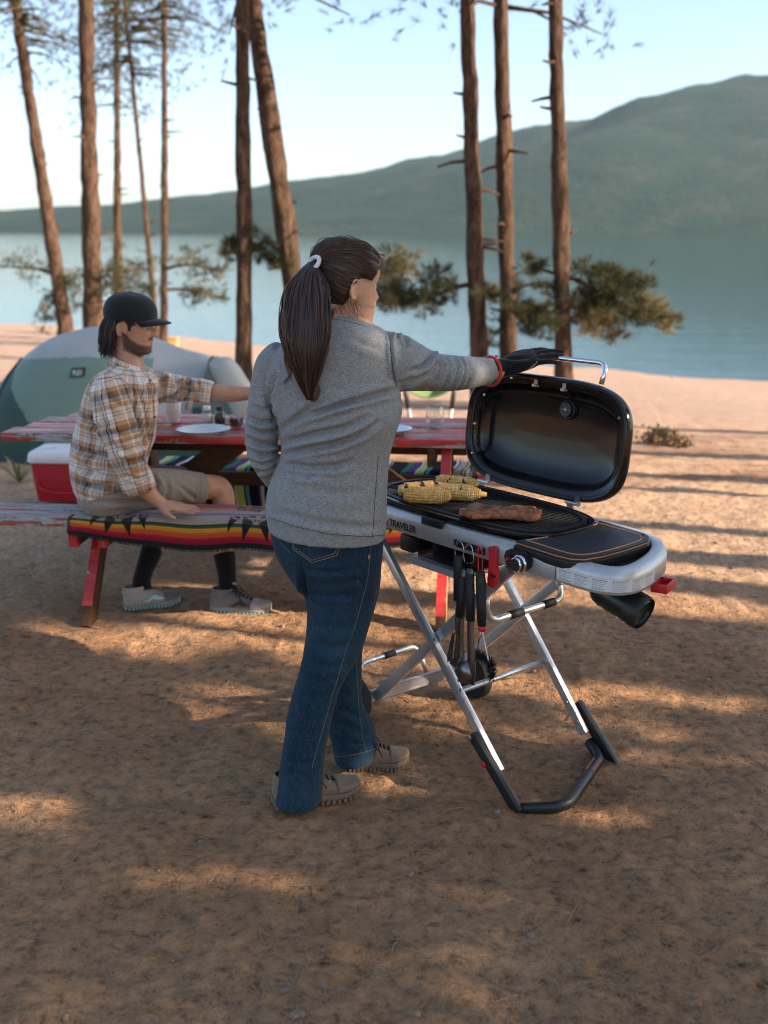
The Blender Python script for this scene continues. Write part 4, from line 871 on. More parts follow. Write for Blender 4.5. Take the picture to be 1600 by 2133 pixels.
corn('charred spotted corn cob farthest back on the pile by the hinge', (906, 1002), (994, 1008), .0215, .30, 3, .008)
corn('long yellow corn cob with stub end pointing at the meat', (905, 1022), (1001, 1029), .0245, .05, 4, .020)
mt = MB(); p0, p1 = WZ(957, 1066, .84), WZ(1127, 1072, .84); ax = (p1 - p0); side = Vector((-ax.y, ax.x, 0)).normalized(); NM, KM = 46, 20; P = []
for i in range(NM + 1):
    t = i / NM; hw = .056 * (min(1, t * 5 + .15) ** .6) * (min(1, (1 - t) * 9 + .25) ** .5) * (1 + .10 * math.sin(t * 9)); hh = .015 * (min(1, t * 6 + .2)) ** .5 * min(1, (1 - t) * 10 + .3) ** .5
    for k in range(KM):
        a = 2 * math.pi * k / KM; P.append(p0 + ax * t + side * (hw * math.copysign(abs(math.cos(a)) ** .7, math.cos(a)) + .012 * math.sin(t * 3)) + ZZ * (hh * math.copysign(abs(math.sin(a)) ** .7, math.sin(a))))
P = np.array([tuple(q) for q in P]); c_ = P.mean(0); P = P + (P - c_) * 0; nz = vnoise(P, 60, 3) * .009 + vnoise(P, 22, 2) * .008; P[:, 2] = np.maximum(P[:, 2] + nz * (P[:, 2] > .838), .827); P[:, :2] += (vnoise(P + 9, 45, 3) * .008)[:, None]
mt.add(P, [(j * KM + k, j * KM + (k + 1) % KM, (j + 1) * KM + (k + 1) % KM, (j + 1) * KM + k) for j in range(NM) for k in range(KM)] + [tuple(range(KM)), tuple(NM * KM + k for k in range(KM))])
meat = mt.build('grilled_meat', 'meat', None); tag(meat, 'browned slab of grilled ribs lying on the dark grate', 'meat')
hb_ = MB(); rng = random.Random(4)
for i in range(40):
    t = rng.uniform(.05, .95); q = p0 + ax * t + side * rng.uniform(-.03, .03); q.z = .856 + rng.uniform(-.004, .002); hb_.box(q, (.004, .0015, .0012), (Vector((rng.uniform(-1, 1), rng.uniform(-1, 1), 0)).normalized().cross(ZZ), ZZ.cross(Vector((1, .3, 0)).normalized()), ZZ))
tag(hb_.build('herb_flakes', 'herb', meat, smooth=False), kind='stuff')
# tools on the hooks
def UP(px, py, v=-.036): return GP(px, py, v)
def wire_loop(pts, r, mat, name, parent): b = MB(); b.tube(cr([Vector(p) for p in pts], 4), r, 7); return b.build(name, mat, parent)
sp = empty('spatula', UP(955, 1200), 'slotted steel spatula with black handle on the first hook', 'spatula', 'barbecue tools on the hooks')
b = MB(); b.loft(tube_secs([UP(955, 1158), UP(954, 1180), UP(953, 1250)], [.013, .0145, .0135], [.011, .012, .011], GU), 12); b.build('handle', 'black_grip', sp)
wire_loop([UP(949, 1160), UP(948, 1145), UP(953, 1127), UP(963, 1133), UP(966, 1150), UP(962, 1165)], .0013, 'steel_plain', 'hanging_loop', sp)
b = MB(); b.loft(tube_secs([UP(952, 1250), UP(950, 1290), UP(951, 1322)], .005, .0018, GU), 8); b.build('shaft', 'steel_dark', sp)
b = MB()
for poly in ([(942, 1318), (947, 1318), (941, 1374), (932, 1380), (931, 1368)], [(951, 1318), (960, 1322), (966, 1388), (958, 1396), (944, 1376)], [(941, 1370), (960, 1388), (952, 1394), (936, 1382)]): b.prism([UP(*q, -.030) for q in poly], GV_ * .0015)
b.build('slotted_blade', 'steel_dark', sp, smooth=False)
tg = empty('tongs', UP(972, 1250), 'long steel tongs with black grips on the middle hook', 'tongs', 'barbecue tools on the hooks')
wire_loop([UP(968, 1172), UP(966, 1150), UP(974, 1134), UP(983, 1140), UP(986, 1170), UP(970, 1173)], .0013, 'steel_plain', 'hanging_loop', tg)
for k, (x0, x1, x2, gx0, gy0, gx1, gy1) in enumerate(((966, 962, 966, 964, 1200, 959, 1285), (976, 984, 976, 979, 1194, 980, 1292))):
    v = -.045 if k else -.034
    b = MB(); b.loft(tube_secs([UP(gx0, 1185, v), UP((gx0 + gx1) / 2, 1240, v), UP(gx1, 1330, v), UP(x1 - 3 + k * 2, 1372, v), UP(x2, 1420, v)], [.012, .013, .013, .016, .025], [.005, .005, .006, .009, .010], GU), 10); b.build('arm', 'steel_dark', tg)
    b = MB(); b.loft(tube_secs([UP(gx0, gy0, v), UP((gx0 + gx1) / 2, (gy0 + gy1) / 2, v), UP(gx1, gy1, v)], [.0135, .0155, .0145], [.012] * 3, GU), 12); b.build('grip', 'black_grip', tg)
b = MB(); b.loft(tube_secs([UP(968, 1376, -.05), UP(965, 1400, -.052), UP(970, 1424, -.05)], [.020, .036, .022], [.008, .013, .008], GU), 12); b.build('scalloped_tip', 'steel_dark', tg)
br = empty('grill_brush', UP(1003, 1250), 'black handled grill brush with red band and loop and triangular wire head', 'brush', 'barbecue tools on the hooks')
wire_loop([UP(997, 1192), UP(996, 1165), UP(997, 1140), UP(1003, 1144), UP(1005, 1170), UP(1004, 1198)], .0016, 'red_plastic', 'hanging_loop', br)
b = MB(); b.loft(tube_secs([UP(1000, 1190), UP(1002, 1215), UP(1003, 1260), UP(1004, 1303)], [.014, .017, .0155, .014], [.012, .014, .013, .012], GU), 14); b.build('handle', 'black_grip', br)
b = MB(); b.loft(tube_secs([UP(1004, 1302), UP(1004.5, 1314)], [.0125, .012], [.011, .010], GU), 14); b.build('band', 'red_plastic', br)
def twist(pts, name):
    P = cr([Vector(p) for p in pts], 8); b = MB()
    for ph in (0, math.pi): b.tube([p + GU * .0016 * math.cos(i * 1.6 + ph) + GV_ * .0016 * math.sin(i * 1.6 + ph) for i, p in enumerate(P)], .0014, 6)
    b.build(name, 'steel_plain', br)
twist([UP(1005, 1314), UP(1011, 1345), UP(1019, 1383)], 'twisted_wire'); twist([UP(1003, 1314), UP(998, 1335), UP(993, 1355, .0)], 'twisted_wire')
b = MB(); rng = random.Random(8); pa, pb_, pc_ = UP(1021, 1380), UP(1026, 1412), UP(990, 1358, .02)
for s0, s1, n in ((pa, pb_, 320), (pc_, pa, 420)):
    for i in range(n):
        c = s0.lerp(s1, rng.random()); d = Vector((rng.uniform(-1, 1), rng.uniform(-1, 1), rng.uniform(-1, 1))).normalized() * .022; w = d.cross(Vector((rng.random(), 1, rng.random()))).normalized() * .0017; b.add([c - w, c + w, c + d], [(0, 1, 2)])
tag(b.build('bristles', 'black_plastic', br, smooth=False), kind='stuff'); b = MB(); b.tube([pc_, pa, pb_], .003, 8); b.build('bristle_core', 'steel_dark', br)
# ------------------------------------------------------------------ picnic table
TB = WZ(0, 901, .76); TE = WZ(960, 917, .76); TX = (TE - TB); TX.z = 0; TX.normalize(); TYv = Vector((-TX.y, TX.x, 0))
def T_(a, c, z): return Vector((TB.x, TB.y, 0)) + TX * a + TYv * c + ZZ * z      # along the front edge, away from the camera, up
table = empty('picnic_table', T_(1.2, .33, 0), 'weathered red picnic table with attached benches and flaking paint', 'picnic table')
TAX = (TX, TYv, ZZ)
def plank(name, a0, a1, c0, c1, z0, z1, mat, bev=.006, rot=0):
    b = MB(); ax = TAX
    b.box(T_((a0 + a1) / 2, (c0 + c1) / 2, (z0 + z1) / 2), ((a1 - a0) / 2, (c1 - c0) / 2, (z1 - z0) / 2), ax, bev=bev); return b.build(name, mat, table, angle=35)
cw = [(0, .150), (.158, .298), (.306, .446), (.454, .592)]
for k, (c0, c1) in enumerate(cw): plank('tabletop_plank', [0.0, .035, .05, .13][k], 2.46 + [.0, .01, -.01, .0][k], c0, c1, .722 - .002 * (k % 2), .760 - .002 * (k % 2), ['red_paint_worn', 'red_paint', 'red_paint_worn', 'red_paint'][k])
for k, (c0, c1) in enumerate(((-.335, -.215), (-.205, -.085))): plank('bench_plank', -.16, 2.50, c0, c1, .416, .455, 'red_paint_stripped')
for k, (c0, c1) in enumerate(((.68, .80), (.81, .93))): plank('bench_plank', .12, 2.50, c0, c1, .416, .455, 'red_paint_worn')
for a in (.50, 2.03):
    plank('table_batten', a - .085, a - .045, .02, .58, .63, .720, 'brown_wood'); 
    plank('bench_beam', a - .085, a - .045, -.325, .92, .325, .414, 'brown_wood'); plank('bench_beam', a + .045, a + .085, -.325, .92, .325, .414, 'brown_wood')
    for sx in (-.065, .065):
        plank('painted_beam_end', a + sx - .0205, a + sx + .0205, -.329, -.30, .3245, .4145, 'red_post', bev=.002)
    for s_, (cb_, ct) in enumerate(((-.40, .10), (.93, .50))):
        p, q = T_(a, cb_, -.02), T_(a, ct, .718); d = (q - p).normalized(); n_ = TX.cross(d)
        b = MB(); b.box((p + q) / 2, ((q - p).length / 2, .021, .046), (d, TX, n_), bev=.004); lg = b.build('leg', 'brown_wood', table, angle=35)
        if a > 1 and s_ == 0: b = MB(); b.box((p + q) / 2 + TX * .0215, ((q - p).length / 2 - .01, .0008, .043), (d, TX, n_)); b.build('sunlit_bare_side', 'yellow_wood', lg, smooth=False)  # sun on this bare side is painted on as yellow wood
        for k, (z0_, z1_) in enumerate(((.10, .97),)):
            b = MB(); m0, m1 = p.lerp(q, z0_), p.lerp(q, z1_); b.box((m0 + m1) / 2 + n_ * (.0468 if s_ == 0 else -.0468), ((m1 - m0).length / 2, .0212, .0008), (d, TX, n_)); b.build('painted_face', 'red_post', lg, smooth=False)
for a, sg in ((.57, 1), (1.96, -1)):
    p, q = T_(a, .26, .345), T_(a + sg * .50, .26, .715); d = (q - p).normalized(); b = MB(); b.box((p + q) / 2, ((q - p).length / 2, .020, .060), (d, TYv, d.cross(TYv)), bev=.004); br_ob = b.build('diagonal_brace', 'brown_wood', table, angle=35); n_ = d.cross(TYv); n_ = n_ if n_.x > 0 else -n_; b = MB(); b.box((p + q) / 2 + n_ * .0605, ((q - p).length / 2 - .02, .019, .0008), (d, TYv, n_)); b.build('sun_facing_edge', 'yellow_wood' if sg < 0 else 'brown_wood', br_ob, smooth=False)  # sunlight on the right brace's edge is painted in yellow
plank('table_stretcher', .42, 2.12, .245, .285, .640, .720, 'brown_wood'); plank('bench_stretcher', .42, 2.12, .62, .655, .385, .455, 'brown_wood')

# ------------------------------------------------------------------ blankets
def drape_near():
    """blanket folded over the near bench: hem in front, over the seat, ends behind"""
    A0, A1 = .44, 2.07
    prof = [(-.362, .385), (-.363, .40), (-.361, .425), (-.356, .448), (-.345, .460), (-.325, .4625), (-.21, .4615), (-.10, .4620), (-.08, .4590), (-.074, .445), (-.074, .40)]
    L = [0]
    for i in range(1, len(prof)): L.append(L[-1] + math.hypot(prof[i][0] - prof[i - 1][0], prof[i][1] - prof[i - 1][1]))
    def S(a, t):
        c = np.interp(t, L, [p[0] for p in prof]); z = np.interp(t, L, [p[1] for p in prof]); aa = (a - A0) / (A1 - A0)
        hem = max(0, 1 - t / .10); sag = -.045 * math.sin(math.pi * min(1, aa * 1.05)) * hem - .012 * hem * math.sin(a * 9)
        z += sag + .004 * math.sin(a * 17 + t * 9) * (1 if t < .1 else .35); c += .010 * math.sin(a * 8 + 1) * hem - .004
        if t > .12 and t < .38: z += .0030 + .004 * max(0, math.sin(a * 5 + t * 8))
        return T_(a, c, z)
    return S, A0, A1, L[-1]
SB, A0, A1, LB_ = drape_near()
bl = empty('camp_blanket', T_(1.2, -.2, .46), 'tan wool blanket with black triangles and orange red stripes on the near bench', 'blanket')
HEM = .0
def tv(t): return t      # metres from the front hem
b = MB(); b.grid(lambda i, j: SB(A0 + (A1 - A0) * i, LB_ * j), 150, 50, uvf=lambda i, j: (i * (A1 - A0), LB_ * j * .52 / LB_ * 1.0)); 
bo = b.build('cloth', 'camp_blanket', bl); sd_ = bo.modifiers.new('s', 'SOLIDIFY'); sd_.thickness = .007; sd_.offset = -1
SC = LB_ / .52
def motif(a0, t0, tris, name):
    """flat woven triangles laid on the blanket; coordinates metres (along, from the hem) about (a0,t0)"""
    b = MB(); nrm = Vector((0, -.6, .8))
    for tri in tris:
        pts = []
        K = 8
        P = [Vector((a0 + x * 1.06, t0 + y * 1.0)) for x, y in tri]; vid = {}; vs = []
        for i in range(K + 1):
            for j in range(K + 1 - i):
                w = P[0] + (P[1] - P[0]) * (i / K) + (P[2] - P[0]) * (j / K); s0 = SB(w.x, w.y); du = SB(w.x + .004, w.y) - s0; dv = SB(w.x, w.y + .004) - s0; n = du.cross(dv).normalized()
                vid[(i, j)] = len(vs); vs.append(s0 + n * .0014)
        fs = []
        for i in range(K):
            for j in range(K - i):
                fs.append((vid[(i, j)], vid[(i + 1, j)], vid[(i, j + 1)]))
                if i + j < K - 1: fs.append((vid[(i + 1, j)], vid[(i + 1, j + 1)], vid[(i, j + 1)]))
        b.add(vs, fs)
    b.build(name, 'blanket_black', bl)
def star(flip=1):
    o = []
    for s_ in (-1, 1):
        o += [[(s_ * .010, 0), (s_ * .062, .062 * flip), (s_ * .050, -.062 * flip)], [(s_ * .002, .004 * flip), (s_ * .05, .066 * flip), (s_ * .012, .068 * flip)]]
        o += [[(s_ * .072, .052 * flip), (s_ * .110, .060 * flip), (s_ * .070, .018 * flip)], [(s_ * .078, .010 * flip), (s_ * .112, .048 * flip), (s_ * .112, -.036 * flip)], [(s_ * .076, .008 * flip), (s_ * .098, .026 * flip), (s_ * .110, .012 * flip)]]
    return o
for a0 in (.65, 1.245, 1.93): motif(a0, .084, star(1), 'woven_star'); motif(a0, .29, star(-1), 'woven_star')
b = MB(); rng = random.Random(2); n = 330
for i in range(n):
    a = A0 + (A1 - A0) * i / n; p = SB(a, .004); q = p + Vector((rng.uniform(-.003, .003), -.003, -.012 - rng.uniform(0, .003))); b.tube([p + ZZ * .008 - TYv * .003, p - TYv * .004, q], .0019, 4)
for i in range(24):
    t = .005 + i * .0052; p = SB(A0, t); b.tube([p + TX * .006 + TYv * -.002, p - TX * .008 - TYv * .002], .0019, 4)
tag(b.build('stitched_edge', 'blanket_black', bl, smooth=False), kind='stuff')
b = MB(); b.grid(lambda i, j: SB(A0 + (A1 - A0) * i, .001 + .016 * j) - TYv * .0025, 150, 2); b.build('dark_hem', 'blanket_black', bl)
sr = empty('striped_blanket', T_(1.3, .8, .46), 'striped black, white, green and purple woven blanket over the far bench', 'blanket')
prof = [(.640, .20), (.645, .30), (.650, .42), (.662, .462), (.70, .466), (.80, .464), (.90, .466), (.945, .455), (.952, .40)]; LL = [0]
for i in range(1, len(prof)): LL.append(LL[-1] + math.hypot(prof[i][0] - prof[i - 1][0], prof[i][1] - prof[i - 1][1]))
def SS(a, t):
    c = np.interp(t, LL, [p[0] for p in prof]); z = np.interp(t, LL, [p[1] for p in prof]); h = max(0, 1 - t / .26)
    c += (-.030 * math.sin(a * 11) - .018 * math.sin(a * 23 + 1)) * h - .006; z += .006 * math.sin(a * 13) * (1 - h) + .006 * (1 - h); return T_(a, c, z)
b = MB(); b.grid(lambda i, j: SS(.42 + 1.75 * i, LL[-1] * j), 150, 30, uvf=lambda i, j: (i * 1.75 + .02 * math.sin(j * 6) + 3, j * LL[-1])); so = b.build('cloth', 'serape', sr); q_ = so.modifiers.new('s', 'SOLIDIFY'); q_.thickness = .006; q_.offset = -1
b = MB(); rng = random.Random(5)
for rep in range(4):
    a = .42 + .46 * rep + (.13 - .0) - .46 * ((3 / .46) % 1) + .46
    for k in range(13):
        t = .02 + k * .033
        for s_ in (-1, 1):
            for w0 in (0,):
                p0, p1, p2, p3 = SS(a - .018 * s_, t), SS(a, t + .016), SS(a + .018 * s_, t), SS(a, t - .016)
                n = -TYv * .0032 + ZZ * .0022
        b.tube([SS(a - .018, t) + n, SS(a, t + .016) + n, SS(a + .018, t) + n, SS(a, t - .016) + n, SS(a - .018, t) + n], .0022, 4)
b.build('woven_diamonds', 'badge_black', sr)
b = MB()
for i in range(120):
    a = .42 + 1.75 * i / 120; p = SS(a, .0); b.tube([p + ZZ * .004, p - ZZ * .028 + TX * random.uniform(-.006, .006)], .0022, 4)
tag(b.build('fringe', 'label_white', sr, smooth=False), kind='stuff')

# ------------------------------------------------------------------ cooler, tent, chair
co = empty('cooler', WZ(110, 1043, 0), 'red cooler with white lid standing on the ground behind the near bench', 'cooler')
c0 = WZ(66, 1047, 0); cx, cy = Vector((1, -.05, 0)).normalized(), Vector((.05, 1, 0)); W_, D_, H_ = .50, .30, .262
def CO(a, d, z): return c0 + cx * a + cy * d + ZZ * z
def rrect(x0, x1, y0, y1, z, r, k=5):
    o = []
    for (cx_, cy_, a0) in ((x1 - r, y1 - r, 0), (x0 + r, y1 - r, 90), (x0 + r, y0 + r, 180), (x1 - r, y0 + r, 270)):
        for i in range(k + 1): a = math.radians(a0 + 90 * i / k); o.append(CO(cx_ + r * math.cos(a), cy_ + r * math.sin(a), z))
    return o
b = stack([rrect(s_, W_ - s_, s_, D_ - s_, z, .03) for s_, z in ((.030, 0), (.024, .008), (.010, .16), (.004, H_))]); cbdy = b.build('body', 'cooler_red', co, angle=50)
b = stack([rrect(s_, W_ - s_, s_, D_ - s_, z, .035) for s_, z in ((-.004, H_ - .01), (-.010, H_ - .004), (-.009, H_ + .030), (-.004, H_ + .050), (.006, H_ + .058), (.02, H_ + .060), (.13, H_ + .061))]); b.add(rrect(.13, W_ - .13, .13, D_ - .13, H_ + .0611, .01), [tuple(range(24))]); b.build('lid', 'cooler_white', co, angle=50)
b = MB(); b.tube(cr([CO(.035, -.004 + .013, .19), CO(.045, .008, .12), CO(.085, .010, .075), (CO(.25, .012, .060)), CO(.415, .010, .075), CO(.455, .008, .12), CO(.465, .009, .19)], 6), .007, 8); b.build('moulded_rib', 'cooler_red', co)
# tent
tent = empty('dome_tent', WY(210, 930, 8.5), 'pale grey and green dome tent with a rolled doorway behind the red table', 'tent')
TY0 = 8.3; tzb = tz(-2.4, 8.8) - .03
def st(px, py_top, w, py_base=None):
    """station: ridge seen at (px,py_top) at distance TY0+.75"""
    p = WY(px, py_top, TY0 + .75); return (p.x, p.z - tzb, w)
stn = [(WY(-70, 900, 8.9).x, .02, .35), st(-40, 890, .55), st(0, 815, .78), st(45, 752, .92), st(100, 708, 1.0), st(150, 690, 1.02), st(205, 680, 1.03), st(262, 687, 1.02), st(320, 706, .98), st(380, 728, .90), st(440, 742, .82)]
SX = cr([tuple(map(float, s_)) for s_ in stn], 16); NA = 130
def tpt(s_, t):
    x, h, w = s_; a = math.pi * t; yy = -math.cos(a); zz = math.sin(a); zz = zz ** .82
    return Vector((x + .10 * (1 - abs(yy)) * 0, TY0 + .75 + math.copysign(abs(yy) ** .9, yy) * w * .75, tzb + max(h, .02) * zz))
verts = [tpt(s_, j / NA) for s_ in SX for j in range(NA + 1)]; nv_ = NA + 1
pieces = {'rain_fly': MB(), 'side_panel': MB(), 'end_panel': MB()}; mats_ = {'rain_fly': 'tent_pale', 'side_panel': 'tent_sage', 'end_panel': 'tent_dark'}
px_ = PXN(np.array([tuple(v) for v in verts]))
for i in range(len(SX) - 1):
    for j in range(NA):
        q = (i * nv_ + j, i * nv_ + j + 1, (i + 1) * nv_ + j + 1, (i + 1) * nv_ + j); c = sum((verts[k] for k in q), Vector()) / 4
        X_ = (c.x - SX[0][0]); t = (j + .5) / NA; s_ = SX[i]; hz = c.z - tzb
        # seams: diagonal from the shoulder of the end arch down to the front, and the curved edge of the fly
        xs = (stn[3][0]) + (.10 + .62 * (1 - min(hz / .62, 1))) * .75; fly = .74 + .12 * math.sin((c.x - SX[0][0]) * 1.3) if t < .5 else .35
        if t < .5 and c.x < xs and hz < .86 or (i < 34 and hz < .5): nm = 'end_panel'
        elif hz > fly * 1.0 + .0 or t > .5 and hz > .3 or c.x > WY(300, 760, 8.3).x and hz > .28: nm = 'rain_fly'
        elif hz < .16: nm = 'end_panel'
        else: nm = 'side_panel'
        pieces[nm].add([verts[k] for k in q], [(0, 1, 2, 3)])
def weld(o):
    bm = bmesh.new(); bm.from_mesh(o.data); bmesh.ops.remove_doubles(bm, verts=bm.verts, dist=1e-4); bm.to_mesh(o.data); bm.free(); return o
for k, m_ in pieces.items(): 
    if m_.n: weld(m_.build(k, mats_[k], tent))
def tpole(pts, name='pole_sleeve', r=.012, mat='tent_pole'): b = MB(); b.tube(cr([Vector(p) for p in pts], 6), r, 7); b.build(name, mat, tent)
tpole([tpt(SX[k], t) + Vector((0, -.006, .006)) for k, t in ((32, .02), (37, .1), (42, .2), (48, .32), (53, .42))], r=.008, mat='tent_dark')
# doorway end: pale rolled flap and dark gap
b = MB(); fl = [((447, 750), .045, .05), ((458, 756), .085, .09), ((472, 775), .105, .11), ((490, 806), .112, .12), ((510, 842), .118, .12), ((530, 880), .125, .12), ((548, 912), .13, .10)]
ax_ = (WY(530, 880, TY0) - WY(458, 756, TY0)).normalized(); sd_v = Vector((0, 1, 0)).cross(ax_).normalized()
b.loft(cr([(WY(x, y, TY0 + .12), sd_v * w_, Vector((0, 1, 0)) * t_, 3.0) for (x, y), w_, t_ in fl], 5), 26); b.build('door_flap', 'tent_flap', tent)
pd = [WY(x, y, TY0 + .12) for x, y in ((437, 752), (448, 762), (470, 810), (500, 870), (516, 912), (392, 912), (400, 850), (420, 800))]
b = MB(); b.prism(pd, Vector((.0, .4, 0))); b.build('door_panel', 'tent_sage', tent, smooth=False)
b = MB(); b.tube([WY(440, 768, TY0 + .10), WY(462, 800, TY0 + .09), WY(482, 838, TY0 + .08), WY(508, 895, TY0 + .06)], [.010, .018, .018, .018], 8); b.build('door_edge', 'tent_dark', tent)
b = MB(); b.tube([WY(408, 850, TY0 + .08), WY(420, 905, TY0 + .02)], .03, 8); b.build('rolled_door', 'tent_dark', tent)
bp_ = [WY(x, y, TY0 + .055) for x, y in ((150, 767), (178, 765), (174, 785), (146, 787))]; 
def on_tent(px, py):
    best = None; r = ray(px, py)
    for i, v in enumerate(verts):
        d = math.hypot(px_[i, 0] - px, px_[i, 1] - py)
        if v.y < TY0 + .8 and (best is None or d < best[0]): best = (d, v)
    return WY(px, py, best[1].y - .012)
q4 = [on_tent(x, y) for x, y in ((149, 766), (179, 765), (175, 785), (145, 786))]; b = MB(); b.prism(q4, Vector((0, .006, 0))); bdg = b.build('badge', 'badge_black', tent, smooth=False)
cq = (q4[3] + (q4[0] - q4[3]) * .22 + (q4[1] - q4[0]) * .14); xd = (q4[1] - q4[0]).normalized(); yd = (q4[0] - q4[3]); yd = (yd - xd * yd.dot(xd)).normalized(); text_on('REI', .062, cq - Vector((0, .003, 0)), xd * .95, yd, 'badge_print', 'badge_lettering', bdg, bold=.001)
# camp chair
ch = empty('camp_chair', WY(890, 900, 9.2), 'green sling camp chair with grey legs glimpsed under the raised arm', 'chair'); YC = 9.2
def cp(px, py, dy=0): return WY(px, py, YC + dy)
zc = tz(cp(890, 880).x, YC)
b = MB()
def seat(i, j):
    x = 838 + 110 * i; yb = 800 + 27 * (1 - (2 * i - 1) ** 2); p = cp(x, yb, .0 + .45 * j); p.z = cp(x, yb).z + .05 * j - .03 * math.sin(math.pi * j); return p
b.grid(seat, 16, 8); so_ = b.build('sling_seat', 'chair_green', ch); so_.modifiers.new('s', 'SOLIDIFY').thickness = .012
b = MB(); b.grid(lambda i, j: Vector(seat(i, 1)) + Vector((0, .06 * j, .05 * j)), 16, 6); so_ = b.build('sling_back', 'chair_green', ch); so_.modifiers.new('s', 'SOLIDIFY').thickness = .012
for x0, y0, d0, x1, d1 in ((842, 800, 0, 868, .05), (948, 800, 0, 930, .05), (842, 790, .45, 860, .5), (948, 790, .45, 936, .5)):
    p, q = cp(x0, y0, d0), cp(x1, 868, d1); q.z = zc - .02; m_ = p.lerp(q, .35); b = MB(); b.tube([p, m_], .022, 8); b.build('leg_sleeve', 'badge_black', ch); b = MB(); b.tube([m_, q], .014, 8); b.build('leg', 'chair_frame', ch)

# ------------------------------------------------------------------ things on the table
def TT(px, py): return WZ(px, py, .760)
def lathe_thing(name, mat, prof, c, parent=None, N=32): b = MB(); b.lathe(c, prof, N); return b.build(name, mat, parent, angle=50)
def plate(label, c, r):
    root = empty('plate', c, label, 'plate', 'white enamel plates on the table'); s_ = r / .125
    lathe_thing('dish', 'enamel_white', [(1e-4, .002), (.07 * s_, .002), (.078 * s_, .005), (.098 * s_, .020), (.122 * s_, .024), (.123 * s_, .0255), (.118 * s_, .0262), (.097 * s_, .0225), (.076 * s_, .007), (.068 * s_, .0045), (1e-4, .0045)], c, root, 48)
    lathe_thing('rim', 'enamel_rim', [(.1215 * s_, .0236), (.1245 * s_, .0242), (.1248 * s_, .0256), (.1225 * s_, .0266)], c, root, 48)
plate('white enamel plate with dark rim on the front of the table by the two shakers', TT(424, 904), .125); plate('pale blue enamel plate half hidden behind the woman', TT(812, 903), .105)
cup = empty('cup', TT(360, 877), 'tall white tumbler on the table in front of the tent', 'cup'); lathe_thing('body', 'cup_white', [(1e-4, .002), (.030, .002), (.031, .004), (.041, .112), (.0415, .114), (.040, .114), (.029, .006), (1e-4, .006)], TT(362, 880), cup)
lathe_thing('rim', 'cup_white', [(.041, .109), (.0432, .111), (.0432, .114), (.040, .1155)], TT(362, 880), cup)
def shaker(label, c, lidm, fill, lh):
    root = empty('shaker', c, label, 'shaker', 'glass shakers on the table'); lathe_thing('jar', 'glass', [(1e-4, .001), (.024, .001), (.027, .005), (.028, .03), (.024, .05), (.0155, .064), (.0155, .072)], c, root)
    lathe_thing('contents', fill, [(1e-4, .0025), (.0225, .0025), (.0255, .007), (.026, .03), (.022, .046), (1e-4, .047)], c, root); lathe_thing('cap', lidm, [(.0175, .064), (.0185, .066), (.0185, .064 + lh), (.016, .067 + lh), (1e-4, .068 + lh)], c, root)
shaker('salt shaker with white cap', TT(432, 882), 'lid_white', 'salt', .018); shaker('pepper shaker with black cap', TT(459, 882), 'lid_black', 'pepper', .016)
c = TT(492, 889); bw = empty('glass_bowl', c, 'small glass bowl of green leaves beside the pepper shaker', 'bowl'); lathe_thing('bowl', 'glass', [(1e-4, .002), (.028, .002), (.038, .014), (.050, .045), (.052, .046), (.050, .0475), (.036, .017), (.027, .005), (1e-4, .005)], c, bw)
b = MB(); rng = random.Random(6)
for i in range(16):
    a = rng.uniform(0, 6.28); p = c + Vector((math.cos(a), math.sin(a), 0)) * rng.uniform(0, .022) + ZZ * .012; d = Vector((math.cos(a) * .6, math.sin(a) * .6, 1)).normalized(); s_ = d.cross(Vector((0, 1, .2))).normalized() * .008; l_ = rng.uniform(.022, .040); b.add([p, p + d * l_ * .5 + s_, p + d * l_, p + d * l_ * .5 - s_], [(0, 1, 2, 3)])
b.build('leaves', 'leafy_green', bw, smooth=False); lathe_thing('salsa', 'salsa', [(1e-4, .006), (.028, .006), (.035, .016), (1e-4, .019)], c, bw)
def wine(label, c, s_, grp): o = lathe_thing('tumbler_glass', 'glass', [(1e-4, .002), (.030 * s_, .002), (.036 * s_, .008), (.045 * s_, .035), (.045 * s_, .055), (.036 * s_, .102), (.0345 * s_, .102), (.0434 * s_, .055), (.0434 * s_, .036), (.034 * s_, .011), (.027 * s_, .006), (1e-4, .006)], c, None, 40); tag(o, label, 'glass', grp)
wine('clear stemless glass alone on the right end of the table', TT(906, 892), 1.0, 'stemless glasses'); wine('clear glass almost hidden behind the woman’s left sleeve', TT(522, 893), .8, 'stemless glasses')
ws = MB(); p, q = TT(322, 893), TT(356, 889); p.z = q.z = .770; ws.loft(tube_secs([p - (q - p) * 2.2, p - (q - p) * .6, p, p.lerp(q, .5), q], [.012, .005, .008, .0105, .009], [.004, .003, .006, .007, .006], TYv), 10); tag(ws.build('wooden_spoon', 'spoon_wood', None), 'pale wooden utensil handle beside the man’s shirt front', 'spoon')
